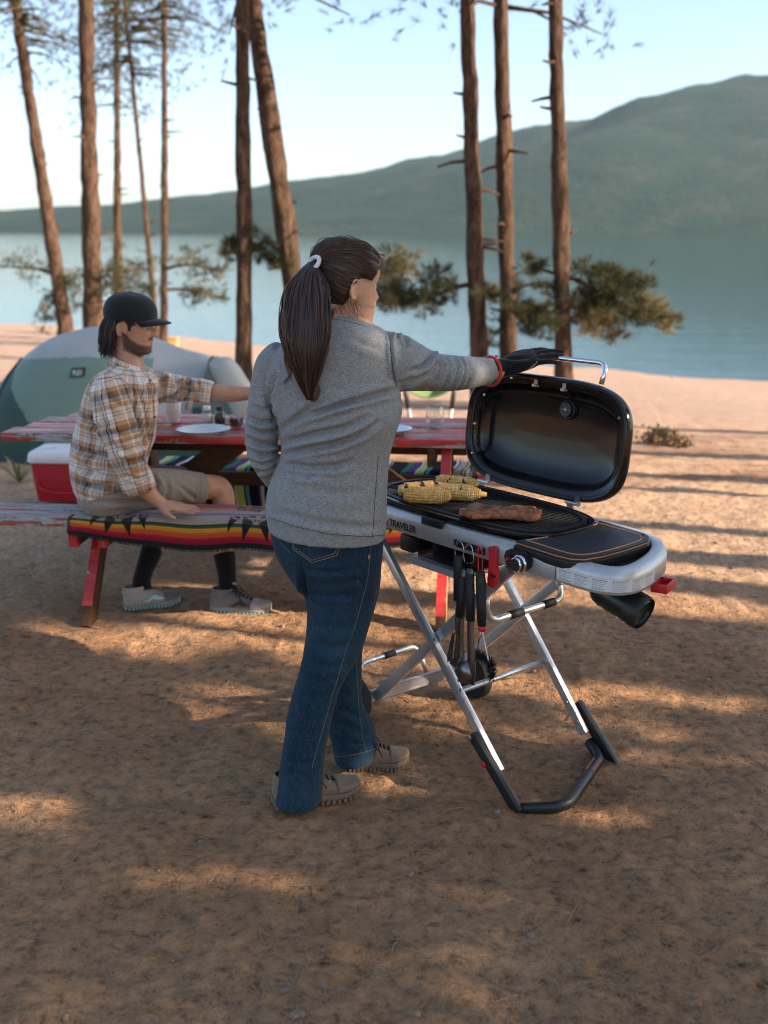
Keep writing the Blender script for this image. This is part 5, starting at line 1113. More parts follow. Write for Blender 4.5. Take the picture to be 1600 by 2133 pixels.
# ------------------------------------------------------------------ people: shared builders
def pxs(Y, py=1000):        # photo pixels per metre at distance Y
    p = WY(800, py, Y); return FPX / (p.y * _c - (p.z - CAMZ) * _s)
def span(L, R, Y, half_y, n=2.2, skew=0.0):
    """body section whose left / right edges sit at photo pixels L, R, at distance Y, half depth half_y"""
    a, b_ = WY(L[0], L[1], Y), WY(R[0], R[1], Y); A = (b_ - a) / 2; return ((a + b_) / 2, A, Vector((skew, 1, 0)).normalized() * half_y, n)
def limb(pts, k=5, N=20, flat=1.0):
    """pts: (px,py,Y,radius m)"""
    P = cr([(WY(x, y, Y), r) for x, y, Y, r in pts], k); b = MB(); P3 = [p for p, r in P]; R = [r for p, r in P]; b.tube(P3, R, N, rb=[r * flat for r in R]); return b
HEADZ = [(-.118, .055, .000, .024), (-.111, .080, -.018, .037), (-.097, .091, -.034, .048), (-.082, .088, -.046, .055), (-.068, .091, -.056, .060), (-.056, .089, -.064, .062), (-.046, .093, -.072, .064), (-.034, .089, -.079, .066), (-.020, .088, -.085, .069), (-.005, .087, -.090, .071), (.010, .085, -.094, .073), (.025, .091, -.097, .075), (.045, .092, -.099, .077), (.065, .086, -.098, .076), (.085, .071, -.090, .069), (.100, .052, -.076, .057), (.112, .028, -.052, .039), (.119, .002, -.022, .012)]
NOSE = [(-.046, 0), (-.038, .004), (-.033, .018), (-.026, .026), (-.018, .023), (-.006, .016), (.006, .009), (.018, .003), (.026, 0)]
class Head:
    def __init__(s, c, yaw, pitch=0.0, roll=0.0, sc=1.0):
        s.c = Vector(c); f = Vector((math.cos(yaw) * math.cos(pitch), math.sin(yaw) * math.cos(pitch), math.sin(pitch))); s.f = f; s.l = Vector((-math.sin(yaw), math.cos(yaw), 0)); s.u = f.cross(s.l) * 1; s.u = s.u if s.u.z > 0 else -s.u; s.sc = sc
        if roll: s.u = (s.u + s.l * roll).normalized(); s.l = s.u.cross(s.f)
        s.prof = cr([tuple(map(float, q)) for q in HEADZ], 5)
    def W(s, x, y, z): return s.c + (s.f * x + s.l * y + s.u * z) * s.sc
    def loc(s, P): d = (P - s.c) / s.sc; return d.dot(s.f), d.dot(s.l), d.dot(s.u)
    def mesh(s, off=0.0, nose=1.0, N=72, cond=None, jaw=1.0):
        b = MB(); vs = []; zz = [q[0] for q in NOSE]; za = [q[1] for q in NOSE]
        for (z, fr, bk, hw) in s.prof:
            cx = .35 * fr + .65 * bk * .4
            for k in range(N):
                t = 2 * math.pi * k / N; c, q = math.cos(t), math.sin(t); e = 2 / 2.25
                x = math.copysign(abs(c) ** e, c); y = math.copysign(abs(q) ** e, q)
                X_ = cx + x * ((fr - cx) if c > 0 else (cx - bk)); Y_ = y * hw * (jaw if z < -.05 else 1)
                if c > 0 and nose:
                    sg = .0085 + .006 * max(0, 1 - abs(z + .028) / .02); n_ = np.interp(z, zz, za) if zz[0] < z < zz[-1] else 0; X_ += nose * n_ * math.exp(-(Y_ / sg) ** 2)
                    X_ -= .011 * math.exp(-((abs(Y_) - .031) / .015) ** 2 - ((z - .006) / .011) ** 2)
                    X_ -= .0045 * math.exp(-((z + .0565) / .0028) ** 2) * math.exp(-(Y_ / .024) ** 2)
                    X_ += .004 * math.exp(-((z + .063) / .005) ** 2) * math.exp(-(Y_ / .018) ** 2) + .003 * math.exp(-((z + .050) / .004) ** 2) * math.exp(-(Y_ / .018) ** 2)
                    X_ += .005 * math.exp(-((abs(Y_) - .048) / .016) ** 2 - ((z + .016) / .016) ** 2)
                if off:
                    m = math.hypot(X_, Y_) or 1; o = off(X_, Y_, z) if callable(off) else off; X_ += o * X_ / m; Y_ += o * Y_ / m; zq = z + o * max(0, (z - .04) / .08) 
                else: zq = z
                vs.append(s.W(X_, Y_, zq))
        R = len(s.prof); fs = []
        for j in range(R - 1):
            for k in range(N):
                f = (j * N + k, j * N + (k + 1) % N, (j + 1) * N + (k + 1) % N, (j + 1) * N + k)
                if cond is None or cond(*s.loc(sum((vs[i] for i in f), Vector()) / 4)): fs.append(f)
        if cond is None: fs += [tuple(range(N - 1, -1, -1)), tuple((R - 1) * N + k for k in range(N))]
        elif cond(0, 0, .12): fs.append(tuple((R - 1) * N + k for k in range(N)))
        b.add(vs, fs); return b
    def ear(s, side, x=-.008, z=-.010, h=.031):
        b = MB(); c = s.W(x, side * .0745, z); out = s.l * side; bk = -s.f; P = []
        for i in range(15):
            a = math.radians(-62 + i * 20); P.append(c + s.u * (h * math.sin(a)) * s.sc + bk * (.0185 * math.cos(a) + .006) * s.sc + out * (.006 + .010 * max(0, math.cos(a) * .8 + .3 * math.sin(a))) * s.sc)
        b.tube(P, [.003 + .0016 * math.sin(i / 14 * math.pi) for i in range(15)], 8)
        b.tube([c + s.u * y * s.sc + bk * q * s.sc + out * .008 for y, q in ((.014, .004), (.006, .014), (-.004, .015), (-.013, .007))], [.002, .003, .003, .002], 7)
        b.ball(c - s.u * .026 * s.sc + bk * .004 + out * .006, .0062, N=8); b.ball(c + bk * .010 + out * .000, (.013, .022, .006), (bk, s.u, out), 12); b.ball(c + s.f * .003 + out * .004 - s.u * .004, (.004, .007, .004), (s.f, s.u, out), 8)
        return b
    def eyes(s, name, parent, lashes=True):
        for sd in (1, -1):
            b = MB(); c = s.W(.0675, sd * .031, .006); b.ball(c, .0122 * s.sc, N=16); e = b.build('eye', 'lid_white', parent); q = s.f * .9 + s.l * sd * .1
            b = MB(); b.ball(c + s.f * .0075, (.0058, .0058, .0058), N=12); b.build('iris', 'hair_black', e)
            b = MB(); P = [s.W(.0815 - abs(k) ** 2 * .0011, sd * (.031 + k * .0052), .0128 - .0008 * k * k) for k in (-3, -2, -1, 0, 1, 2, 3)]; b.tube(P, .0013, 6); b.build('eyelashes', 'hair_black', parent)
            b = MB(); P = [s.W(.0925 - abs(k) ** 2 * .0015, sd * (.031 + k * .0055), .0295 + .002 * (1 - (k - .5) ** 2 / 6)) for k in (-3, -2, -1, 0, 1, 2, 3)]; b.tube(P, [.0012, .0022, .0026, .0026, .0022, .0018, .001], 6); b.build('eyebrow', 'hair_black', parent)
    def lips(s, parent, mat):
        b = MB(); b.tube([s.W(.0945 - abs(k) ** 2 * .0016, k * .0058, -.0515 - .0006 * abs(k)) for k in (-4, -3, -2, -1, 0, 1, 2, 3, 4)], [.0005, .002, .003, .0034, .003, .0034, .003, .002, .0005], 8)
        b.tube([s.W(.0940 - abs(k) ** 2 * .0016, k * .0055, -.0620 + .0006 * abs(k)) for k in (-4, -3, -2, -1, 0, 1, 2, 3, 4)], [.0005, .002, .0036, .0042, .0042, .0042, .0036, .002, .0005], 8); b.build('lips', mat, parent)
def hand(w, d, nrm, thumb, curl=.25, s=1.0, spread=.05, curls=None):
    """palm + five fingers from wrist w along d, back of the hand facing nrm; thumb = +1/-1 side"""
    d = Vector(d).normalized(); n = Vector(nrm); n = (n - d * n.dot(d)).normalized(); side = d.cross(n).normalized() * thumb; out = []
    b = MB(); b.loft(cr([(w, side * .027 * s, n * .020 * s, 2.2), (w + d * .03 * s, side * .034 * s, n * .0185 * s, 2.4), (w + d * .065 * s, side * .041 * s, n * .0165 * s, 2.6), (w + d * .092 * s, side * .040 * s, n * .0135 * s, 2.6), (w + d * .100 * s, side * .036 * s, n * .010 * s, 2.4)], 3), 20); out.append(b)
    for k, (o, L, r) in enumerate(((.030, .068, .0092), (.0105, .077, .0095), (-.0095, .071, .0092), (-.0285, .056, .0082))):
        dd = (d + side * spread * (1.5 - k)).normalized(); p = w + d * (.080 - .004 * abs(k - 1.2)) * s + side * o * s - n * .001; P = [p, p + dd * .022 * s]; a = curl if curls is None else curls[k]; cur = dd
        for j, fr in enumerate((.42, .33, .25)):
            cur = (cur * math.cos(a) - n * math.sin(a)).normalized(); P.append(P[-1] + cur * L * fr * s)
        b = MB(); q = cr([(x, y) for x, y in zip(P, (r * s, r * s, r * .98 * s, r * .88 * s, r * .70 * s))], 3); b.tube([x for x, y in q], [y for x, y in q], 10); b.ball(P[-1], r * .72 * s, N=8); out.append(b)
    p = w + d * .018 * s + side * .024 * s - n * .004; P = [p, p + (d * .7 + side * .75 - n * .2).normalized() * .034 * s]; P.append(P[-1] + (d * .85 + side * .5 - n * .2).normalized() * .032 * s); P.append(P[-1] + (d * .95 + side * .25 - n * .25).normalized() * .026 * s)
    b = MB(); q = cr([(x, y) for x, y in zip(P, (.014 * s, .0125 * s, .0105 * s, .008 * s))], 3); b.tube([x for x, y in q], [y for x, y in q], 10); b.ball(P[-1], .0085 * s, N=8); out.append(b)
    return out
def skin(mbs, name, mat, parent, voxel, it, lines=None, bones=None, noise_=None, sol=None, decimate=None):
    me = fuse(mbs, voxel, it); v, n = mverts(me)
    if noise_: v = v + n * (vnoise(v, noise_[0], 3) * noise_[1])[:, None]
    if lines: v = folds(v, n, lines)
    setv(me, v)
    if bones: set_uv_bones(me, bones)
    me.materials.clear(); me.materials.append(MATS[mat]); me.name = name
    return finish(me, name, parent)
def cut(ob, fn):
    """drop the faces whose centre fails fn: open cuffs, hems and necklines"""
    bm = bmesh.new(); bm.from_mesh(ob.data); bm.faces.ensure_lookup_table(); M0 = ob.matrix_basis
    dl = [f for f in bm.faces if not fn(f.calc_center_median())]; bmesh.ops.delete(bm, geom=dl, context='FACES'); bm.to_mesh(ob.data); bm.free()
    if not ob.data.polygons: print('empty', ob.name)
    ob.data.polygons.foreach_set('use_smooth', np.ones(len(ob.data.polygons), dtype=bool))
    so = ob.modifiers.new('thickness', 'SOLIDIFY'); so.thickness = .003; so.offset = -1; return ob
def strands(paths, r0, name, mat, parent, rng, N=4, taper=.25):
    """paths: list of point lists; one mesh of tapered hair strands, a random tone each in uv.x"""
    b = MB()
    for P in paths:
        q = cr([Vector(p) for p in P], 4); n = len(q); tone = min(.999, max(0, rng.gauss(.48, .30))); st = b.n
        rr = [r0 * (1 - (1 - taper) * (i / (n - 1)) ** 2) for i in range(n)]; nf = len(b.f); b.tube(q, rr, N)
        for k in range(nf, len(b.f)): b.uv[k] = [(tone, 0)] * len(b.f[k])
    return b.build(name, mat, parent)
def shoe(heel, toe, w, parent, mats, label=None, h=.075, collar=.055, lace=None):
    """heel, toe on the ground; mats = (upper, toe cap, sole, mark)"""
    heel, toe = Vector(heel), Vector(toe); d = toe - heel; L = d.length; d.normalize(); u = ZZ - d * ZZ.dot(d); u.normalize(); s_ = d.cross(u)
    def P(t, y, z): return heel + d * (L * t) + s_ * y + u * z
    outl = [(0.0, .45), (.04, .72), (.15, .86), (.35, .80), (.55, .86), (.72, 1.0), (.86, .90), (.95, .62), (1.0, .22)]
    oc = cr([tuple(map(float, q)) for q in outl], 4)
    b = MB(); ns = len(oc); vs = []; ring = [(t, y * w) for t, y in oc] + [(t, -y * w) for t, y in oc[::-1]]
    toeup = lambda t: .012 * max(0, (t - .72) / .28) ** 2 + .005 * max(0, (.08 - t) / .08)
    R = [[P(t if z < .5 else t, y * sc_, toeup(t) + zz) for t, y in ring] for z, zz, sc_ in ((0, 0, .92), (0, .006, 1.0), (0, .018, 1.05), (0, .023, .98))]
    n = len(ring); b.add([p for r in R for p in r], [(j * n + i, j * n + (i + 1) % n, (j + 1) * n + (i + 1) % n, (j + 1) * n + i) for j in range(3) for i in range(n)] + [tuple(range(n - 1, -1, -1)), tuple(3 * n + i for i in range(n))])
    root = b.build('shoe', mats[2], parent, angle=50)
    if label: root['label'] = label
    b = MB()
    for k in range(16):
        t = .03 + .062 * k; yy = np.interp(t, [q[0] for q in oc], [q[1] for q in oc]) * w * 1.03
        for sg in (-1, 1): b.box(P(t, sg * yy, .003 + toeup(t)), (.0042, .004, .006), (d, s_, u))
    tag(b.build('tread_lugs', 'shoe_sole_teal' if mats[2] == 'shoe_midsole' else mats[2], root, smooth=False), kind='stuff')
    prof = [(.015, .62, .062, .075), (.08, .82, .074, .052), (.20, .88, .080, .05), (.34, .82, .080, .048), (.46, .82, .074, .044), (.60, .90, .060, .04), (.74, .98, .046, .03), (.87, .86, .038, .02), (.95, .60, .034, .014), (.99, .26, .028, .01)]
    b = MB(); secs = []
    for t, y, hh, _ in cr([tuple(map(float, q)) for q in prof], 4):
        hh *= h / .075; c = P(t, 0, .024 + toeup(t)); secs.append((c + u * (hh - .024) * .30, s_ * y * w, u * (hh - .024) * .72, 2.4))
    b.loft(secs, 22); up = b.build('upper', mats[0], root)
    b = MB(); secs = []
    for t, y, hh, _ in cr([(.70, .985, .050, 0), (.80, .97, .0435, 0), (.90, .80, .038, 0), (.965, .55, .035, 0), (1.0, .24, .026, 0)], 3):
        hh *= h / .075; c = P(t, 0, .026 + toeup(t)); secs.append((c + u * (hh - .024) * .30, s_ * (y * w + .0015), u * ((hh - .024) * .72 + .0015), 2.4))
    b.loft(secs, 20, caps=True); b.build('toe_cap', mats[1], root)
    b = MB(); c = P(.20, 0, h + .006); b.loft([(c - u * .02 - d * .004, d * .052, s_ * w * .78, 2.2), (c + u * .004, d * .050, s_ * w * .74, 2.2), (c + u * .012, d * .044, s_ * w * .66, 2.2)], 20, caps=False); b.build('collar', mats[0], root)
    if lace:
        b = MB()
        for k in range(6):
            t = .36 + .06 * k; z = np.interp(t, [q[0] for q in prof], [q[2] for q in prof]) * h / .075 + .004
            b.tube([P(t, -w * .42, z - .010), P(t + .015, 0, z + .002), P(t + .03, w * .42, z - .012)], .0022, 5); b.tube([P(t, w * .42, z - .010), P(t + .015, 0, z + .003), P(t + .03, -w * .42, z - .012)], .0022, 5)
        for sg in (-1, 1): b.tube(cr([P(.40, 0, h + .006), P(.42, sg * .03, h + .022), P(.50, sg * .045, h - .008), P(.46, sg * .02, h - .004)], 4), .002, 5); b.tube(cr([P(.40, 0, h + .006), P(.48, sg * .02, h + .01), P(.56, sg * .055, h - .025)], 4), .002, 5)
        b.build('laces', lace, root)
    if mats[3]:
        for sg in (-1, 1):
            b = MB(); pts = [P(t, sg * (w * .87 + .0035), z) for t, z in ((.34, .036), (.42, .040), (.50, .058), (.56, .060), (.62, .048), (.70, .040), (.58, .036), (.50, .042), (.42, .030))]; b.prism(pts, s_ * sg * .0015); b.build('side_mark', mats[3], root, smooth=False)
    return root

# ------------------------------------------------------------------ the woman
woman = empty('person', WY(680, 1620, 2.98), 'woman seen from behind in grey long-sleeved shirt and jeans, gloved hand on the lid handle', 'person')
woman.location.z = 0
T0 = 3.03
tor = [span((690, 652), (746, 658), 3.04, .058), span((660, 668), (768, 672), 3.04, .085), span((612, 700), (802, 688), 3.04, .105), span((572, 735), (818, 725), T0, .122), span((560, 780), (826, 778), T0, .138), span((566, 830), (836, 826), T0, .155), span((578, 872), (838, 862), T0, .162), span((585, 915), (824, 908), T0, .155), span((584, 950), (813, 948), T0, .150), span((570, 985), (809, 985), T0, .158), span((557, 1020), (806, 1022), T0, .166), span((553, 1055), (805, 1065), T0, .172), span((557, 1084), (805, 1100), T0, .174), span((559, 1098), (803, 1118), T0, .172)]
torso = MB(); torso.loft(cr(tor, 4), 40)
Wr = (1021, 771, 3.44)
armR_pts = [(772, 750, 3.03, .070), (808, 750, 3.04, .082), (850, 762, 3.11, .074), (880, 770, 3.16, .064), (910, 776, 3.22, .0575), (940, 777, 3.28, .0555), (975, 776, 3.35, .0515), (1003, 774, 3.405, .0465), (1014, 774, 3.43, .0445)]
armL_pts = [(600, 745, 3.05, .060), (578, 768, 3.06, .066), (560, 810, 3.06, .055), (548, 860, 3.05, .0465), (545, 905, 3.05, .0475), (547, 940, 3.06, .047), (560, 972, 3.10, .042), (582, 1005, 3.17, .037), (604, 1030, 3.23, .034)]
aR, aL = limb(armR_pts), limb(armL_pts)
FO = [  # folds traced on the shirt
    ([(575, 900), (640, 862), (720, 840), (800, 818), (832, 812)], 7, .007), ([(585, 925), (650, 905), (720, 890), (775, 865)], 7, .007), ([(588, 950), (640, 935), (700, 925), (760, 900), (790, 875)], 7, .007), ([(586, 965), (640, 975), (700, 972), (740, 958)], 8, .006), ([(640, 870), (690, 850), (740, 835)], 6, .004), ([(590, 985), (640, 992), (690, 990)], 7, .004),
    ([(575, 880), (560, 840), (556, 800)], 6, .006), ([(600, 880), (650, 845), (700, 830)], 6, .005), ([(812, 690), (816, 740), (822, 805)], 3, .004), ([(800, 980), (785, 1020), (780, 1060)], 6, .003), ([(560, 1062), (650, 1085), (740, 1098), (803, 1096)], 9, .003),
    ([(850, 775), (880, 762), (897, 742), (896, 732)], 5, .010), ([(838, 700), (846, 712), (850, 725)], 4, .006), ([(826, 692), (830, 706)], 4, .006), ([(828, 805), (860, 790), (888, 772)], 6, .006),
    ([(925, 738), (934, 765), (928, 795), (915, 815)], 4.5, .006), ([(945, 741), (953, 768), (946, 795), (932, 815)], 3.4, .004), ([(958, 742), (966, 770), (960, 795), (948, 815)], 3, .006), ([(972, 744), (979, 772), (974, 795), (962, 812)], 4, .003), ([(908, 738), (917, 762), (908, 790), (890, 812)], 5, .006),
    ([(514, 868), (545, 880), (580, 874)], 5, .006), ([(513, 890), (548, 902), (582, 898)], 4.5, .007), ([(512, 912), (545, 925), (582, 925)], 5, .007), ([(514, 938), (548, 946), (584, 940)], 5, .007), ([(522, 962), (550, 962), (578, 952)], 4.5, .006), ([(532, 985), (556, 978), (576, 968)], 4, .005), ([(520, 845), (550, 852), (578, 846)], 5, .004), ([(575, 770), (566, 820), (572, 870)], 5, .006),
    ([(720, 700), (760, 720), (800, 730)], 8, .003), ([(640, 1020), (700, 1030), (760, 1022)], 12, .002)]
shirt = skin([torso, aR, aL], 'shirt', 'heather_grey', woman, .0054, 5, FO, None, (9, .0025))
hem_a, hem_b = tor[-1], tor[-2]
cR0, cR1 = WY(1003, 774, 3.405), WY(1014, 774, 3.43); cRd = (cR1 - cR0).normalized(); nkz = WY(715, 660, 3.04)
def keep(c):
    if (c - cR1).dot(cRd) > -.004 and (c - cR1).length < .12: return False
    q = WY(604, 1030, 3.23)
    if (c - q).dot((q - WY(582, 1005, 3.17)).normalized()) > -.004 and (c - q).length < .1: return False
    hz = tor[-1][0]; t_ = (c.x - hz.x) / tor[-1][1].x; 
    if c.z < hz.z + tor[-1][1].z * t_ + .002 and abs(c.y - T0) < .3 and c.z < .95: return False
    nc = tor[0]; 
    if c.z > nc[0].z + nc[1].z * (c.x - nc[0].x) / nc[1].x - .001 and (c - nc[0]).length < .14: return False
    return True
cut(shirt, keep)
def seam_line(pts, Y, name, mat, parent, r=.0012, off=-.012):
    """thin stitched seam laid on the surface nearest the given pixels"""
    pass
# jeans
pel = [span((566, 1060), (800, 1078), 3.04, .150), span((562, 1088), (801, 1110), 3.04, .165), span((566, 1120), (799, 1140), 3.04, .172), span((580, 1160), (796, 1172), 3.04, .168), span((606, 1200), (791, 1206), 3.05, .150), span((632, 1232), (786, 1238), 3.06, .120)]
pb = MB(); pb.loft(cr(pel, 4), 36)
ln_ = [span((612, 1150), (785, 1160), 3.01, .125), span((628, 1215), (786, 1220), 3.01, .118), span((638, 1262), (779, 1266), 3.0, .108), (span((637, 1310), (766, 1318), 2.985, .098)), span((633, 1350), (750, 1362), 2.965, .088), span((623, 1398), (724, 1404), 2.935, .080), span((609, 1444), (704, 1448), 2.91, .076), span((597, 1495), (691, 1500), 2.89, .074), span((592, 1540), (681, 1545), 2.875, .075), span((582, 1600), (674, 1605), 2.865, .082), span((570, 1662), (672, 1664), 2.86, .092)]
lf_ = [span((640, 1160), (795, 1165), 3.09, .12), span((652, 1220), (791, 1225), 3.11, .115), span((662, 1280), (776, 1284), 3.13, .105), span((668, 1340), (758, 1342), 3.14, .092), span((672, 1400), (754, 1402), 3.13, .082), span((676, 1465), (756, 1468), 3.11, .078), span((682, 1510), (775, 1508), 3.10, .082), span((692, 1548), (785, 1545), 3.09, .088), span((698, 1584), (784, 1570), 3.08, .090)]
L1 = MB(); L1.loft(cr(ln_, 4), 30); L2 = MB(); L2.loft(cr(lf_, 4), 30)
JF = [([(636, 1185), (680, 1192), (730, 1188)], 6, .005), ([(634, 1205), (670, 1215), (720, 1212), (760, 1206)], 7, .006), ([(634, 1225), (680, 1240), (740, 1242)], 7, .005), ([(628, 1180), (634, 1215), (640, 1255)], 6, .010), ([(640, 1330), (690, 1350), (740, 1340)], 9, .005), ([(632, 1365), (680, 1392), (720, 1385)], 8, .006), ([(626, 1400), (660, 1420), (700, 1410)], 8, .005), ([(640, 1300), (700, 1310), (750, 1300)], 9, .003), ([(620, 1440), (650, 1455), (690, 1445)], 8, .003), ([(600, 1520), (640, 1530), (680, 1520)], 8, .003), ([(700, 1470), (735, 1490), (765, 1485)], 7, .007), ([(698, 1500), (740, 1520), (770, 1530)], 7, .007), ([(705, 1440), (735, 1452), (754, 1445)], 7, .005), ([(712, 1540), (745, 1552), (780, 1540)], 6, .005), ([(590, 1580), (630, 1590), (668, 1580)], 8, .003)]
jeans = skin([pb, L1, L2], 'jeans', 'denim', woman, .0068, 5, [(a_, b_, c_ * .62) for a_, b_, c_ in JF], None, (8, .003))
def keepj(c):
    if c.z > pel[0][0].z - .006: return False
    for s_ in (ln_[-1], lf_[-1]):
        t_ = (c.x - s_[0].x) / s_[1].x
        if abs(t_) < 1.4 and abs(c.y - s_[0].y) < .13 and c.z < s_[0].z + s_[1].z * t_ + .003: return False
    return True
cut(jeans, keepj)
dg = bpy.context.evaluated_depsgraph_get()
from mathutils.bvhtree import BVHTree
def bvh_of(ob):
    me = ob.data; return BVHTree.FromPolygons([v.co for v in me.vertices], [tuple(p.vertices) for p in me.polygons])
def on_surf(bv, pts, lift=.001):
    o = []
    for x, y in pts:
        r = ray(x, y).normalized(); h = bv.ray_cast(CAM0, r)
        if h[0] is not None: o.append(h[0] + (h[1] if h[1].dot(r) < 0 else -h[1]) * lift)
    return o
def densify(pts, step=3.0):
    o = []
    for (a, b_), (c, d) in zip(pts[:-1], pts[1:]):
        n = max(1, int(math.hypot(c - a, d - b_) / step)); o += [(a + (c - a) * i / n, b_ + (d - b_) * i / n) for i in range(n)]
    return o + [pts[-1]]
bj = bvh_of(jeans); bs = bvh_of(shirt)
def line_on(bv, pts, r, name, mat, parent, dash=None, lift=.0006):
    P = on_surf(bv, densify(pts, 2.5), lift); b = MB()
    if dash:
        for i in range(0, len(P) - 1, dash): b.tube(P[i:i + 2], r, 5)
    elif len(P) > 1: b.tube(P, r, 5)
    if b.n: return b.build(name, mat, parent)
pk = [(602, 1100), (608, 1146), (650, 1178), (704, 1161), (716, 1132)]
pocket = line_on(bj, pk, .0016, 'pocket_edge', 'denim', jeans, lift=.0015); line_on(bj, [(604, 1100), (610, 1143), (650, 1172), (701, 1157), (712, 1132)], .0008, 'pocket_stitching', 'stitch', jeans, lift=.0012); line_on(bj, [(606, 1100), (612, 1139), (650, 1167), (697, 1153), (707, 1132)], .0007, 'pocket_stitching', 'stitch', jeans)
line_on(bj, [(772, 1136), (770, 1165), (765, 1210), (752, 1260), (738, 1310), (722, 1350), (706, 1405), (690, 1455), (675, 1510), (660, 1560), (650, 1600)], .0009, 'side_seam', 'stitch_pale', jeans)
line_on(bj, [(577, 1092), (580, 1118), (590, 1137), (606, 1152)], .0009, 'yoke_seam', 'stitch_pale', jeans); line_on(bj, [(742, 1372), (744, 1420), (748, 1480), (756, 1540), (764, 1570)], .0010, 'side_seam', 'stitch_pale', jeans); line_on(bj, [(699, 1576), (730, 1574), (762, 1566), (782, 1560)], .0009, 'hem_stitching', 'stitch_pale', jeans)
line_on(bj, [(769, 1156), (768, 1164)], .0035, 'rivet_tab', 'stitch', jeans)
line_on(bs, [(808, 686), (813, 720), (819, 770), (827, 808)], .0010, 'sleeve_seam', 'shoe_dark', shirt); line_on(bs, [(788, 950), (783, 1010), (779, 1070), (776, 1120)], .0008, 'side_seam', 'shoe_dark', shirt); line_on(bs, [(560, 1078), (620, 1098), (690, 1113), (760, 1118), (804, 1114)], .0009, 'hem_stitching', 'shoe_dark', shirt); line_on(bs, [(692, 664), (720, 668), (742, 674), (764, 680)], .0016, 'neck_rib', 'heather_grey', shirt, lift=.001)
# head, body
hw = Head(WY(722, 596, 3.05), math.radians(30), math.radians(-6), sc=.98)
hm = hw.mesh(nose=.9, jaw=.93)
neck = MB(); neck.loft(cr([(hw.W(-.03, 0, -.03), hw.f * .055, hw.l * .052), (hw.W(-.03, 0, -.09), hw.f * .055, hw.l * .050), (WY(722, 668, 3.05), Vector((.062, 0, 0)), Vector((0, .060, 0))), (WY(716, 700, 3.05), Vector((.085, 0, 0)), Vector((0, .070, 0)))], 4), 24)
def shrink(secs, k): return [(s_[0], s_[1] * k, s_[2] * k, 2.2) for s_ in secs]
core = MB(); core.loft(shrink(tor[2:], .84), 30); core2 = MB(); core2.loft(shrink(pel, .82), 30)
bR = limb([(x, y, Y, r * .72) for x, y, Y, r in armR_pts[:-2]] + [(1022, 772, 3.445, .0335), (1034, 770, 3.465, .033), (1046, 766, 3.485, .032)]); bL = limb([(x, y, Y, r * .68) for x, y, Y, r in armL_pts])
g1 = MB(); g1.loft(shrink(ln_[:-1], .78), 22); g2 = MB(); g2.loft(shrink(lf_[:-1], .74), 22)
ft1 = MB(); ft1.tube([ln_[-2][0], Vector((ln_[-1][0].x, ln_[-1][0].y, .06)), Vector((ln_[-1][0].x + .06, ln_[-1][0].y + .01, .045))], [.05, .045, .035], 12); ft2 = MB(); ft2.tube([lf_[-2][0], Vector((lf_[-1][0].x, lf_[-1][0].y, .07)), Vector((lf_[-1][0].x + .05, lf_[-1][0].y + .01, .045))], [.045, .036, .030], 12)
wL = WY(604, 1030, 3.23); dL = (wL - WY(582, 1005, 3.17)).normalized(); hl = hand(wL - dL * .01, dL + Vector((.3, .2, 0)), Vector((-.5, .2, .5)), -1, .35, .95)
body = skin([hm, neck, core, core2, bR, bL, g1, g2, ft1, ft2, hw.ear(1), hw.ear(-1)] + hl, 'body', 'skin_woman', woman, .0052, 2)
hw.eyes('eye', body); hw.lips(body, 'skin_man')
# hair: combed cap + ponytail
def hair_w(x, y, z):
    line = np.interp(x, [-.2, -.060, -.030, -.016, .004, .020, .042, .060, .080, .095], [-.078, -.074, -.045, -.010, .026, .024, .022, .045, .072, .078]); return z > line
tie = WY(650, 549, 2.985)
def comb(x, y, z):
    line = float(np.interp(x, [-.2, -.060, -.030, -.016, .004, .020, .042, .060, .080, .095], [-.078, -.074, -.045, -.010, .026, .024, .022, .045, .072, .078])); k = float(sm(-.004, .03, z - line)); p = hw.W(x, y, z); q = p - tie; e1 = hw.u; e2 = hw.l; a = math.atan2(q.dot(e1), q.dot(e2)); return .002 + k * (.011 + .0006 * math.sin(a * 46) + .0008 * math.sin(a * 101 + 2))
hc = hw.mesh(off=comb, nose=0, N=140, cond=hair_w); hcap = hc.build('hair', 'hair_brown', woman)
uvl = hcap.data.uv_layers[0].data
for p in hcap.data.polygons:
    q = p.center - tie; a = math.atan2(q.dot(hw.u), q.dot(hw.l)); tn = min(.98, max(0.02, .34 + .2 * math.sin(a * 37) + .16 * math.sin(a * 83 + 1)))
    for li in p.loop_indices: uvl[li].uv = (tn, 0)
rng = random.Random(21)
PT = [(652, 548, 2.985, 8), (646, 566, 2.95, 22), (640, 600, 2.915, 44), (638, 645, 2.885, 52), (637, 690, 2.87, 52), (638, 730, 2.862, 43), (640, 775, 2.858, 29), (642, 805, 2.856, 18), (646, 832, 2.855, 7)]
paths = []
for i in range(760):
    a = rng.uniform(0, 6.283); q = math.sqrt(rng.uniform(.12, 1)); end = rng.uniform(.72, 1.0); P = []; w1 = rng.uniform(-1, 1); ph = rng.uniform(0, 6.28)
    for j, (x, y, Y, hw_) in enumerate(PT):
        if j / (len(PT) - 1) > end + .05: break
        s_ = hw_ * (1 + .10 * math.sin(j * .9 + ph)); dep = min(hw_ / 740 * .62, .034); P.append(WY(x + math.cos(a + .10 * j * w1) * q * s_, y + rng.uniform(-2, 2), Y + math.sin(a + .10 * j * w1) * q * dep))
    if len(P) > 3: paths.append(P)
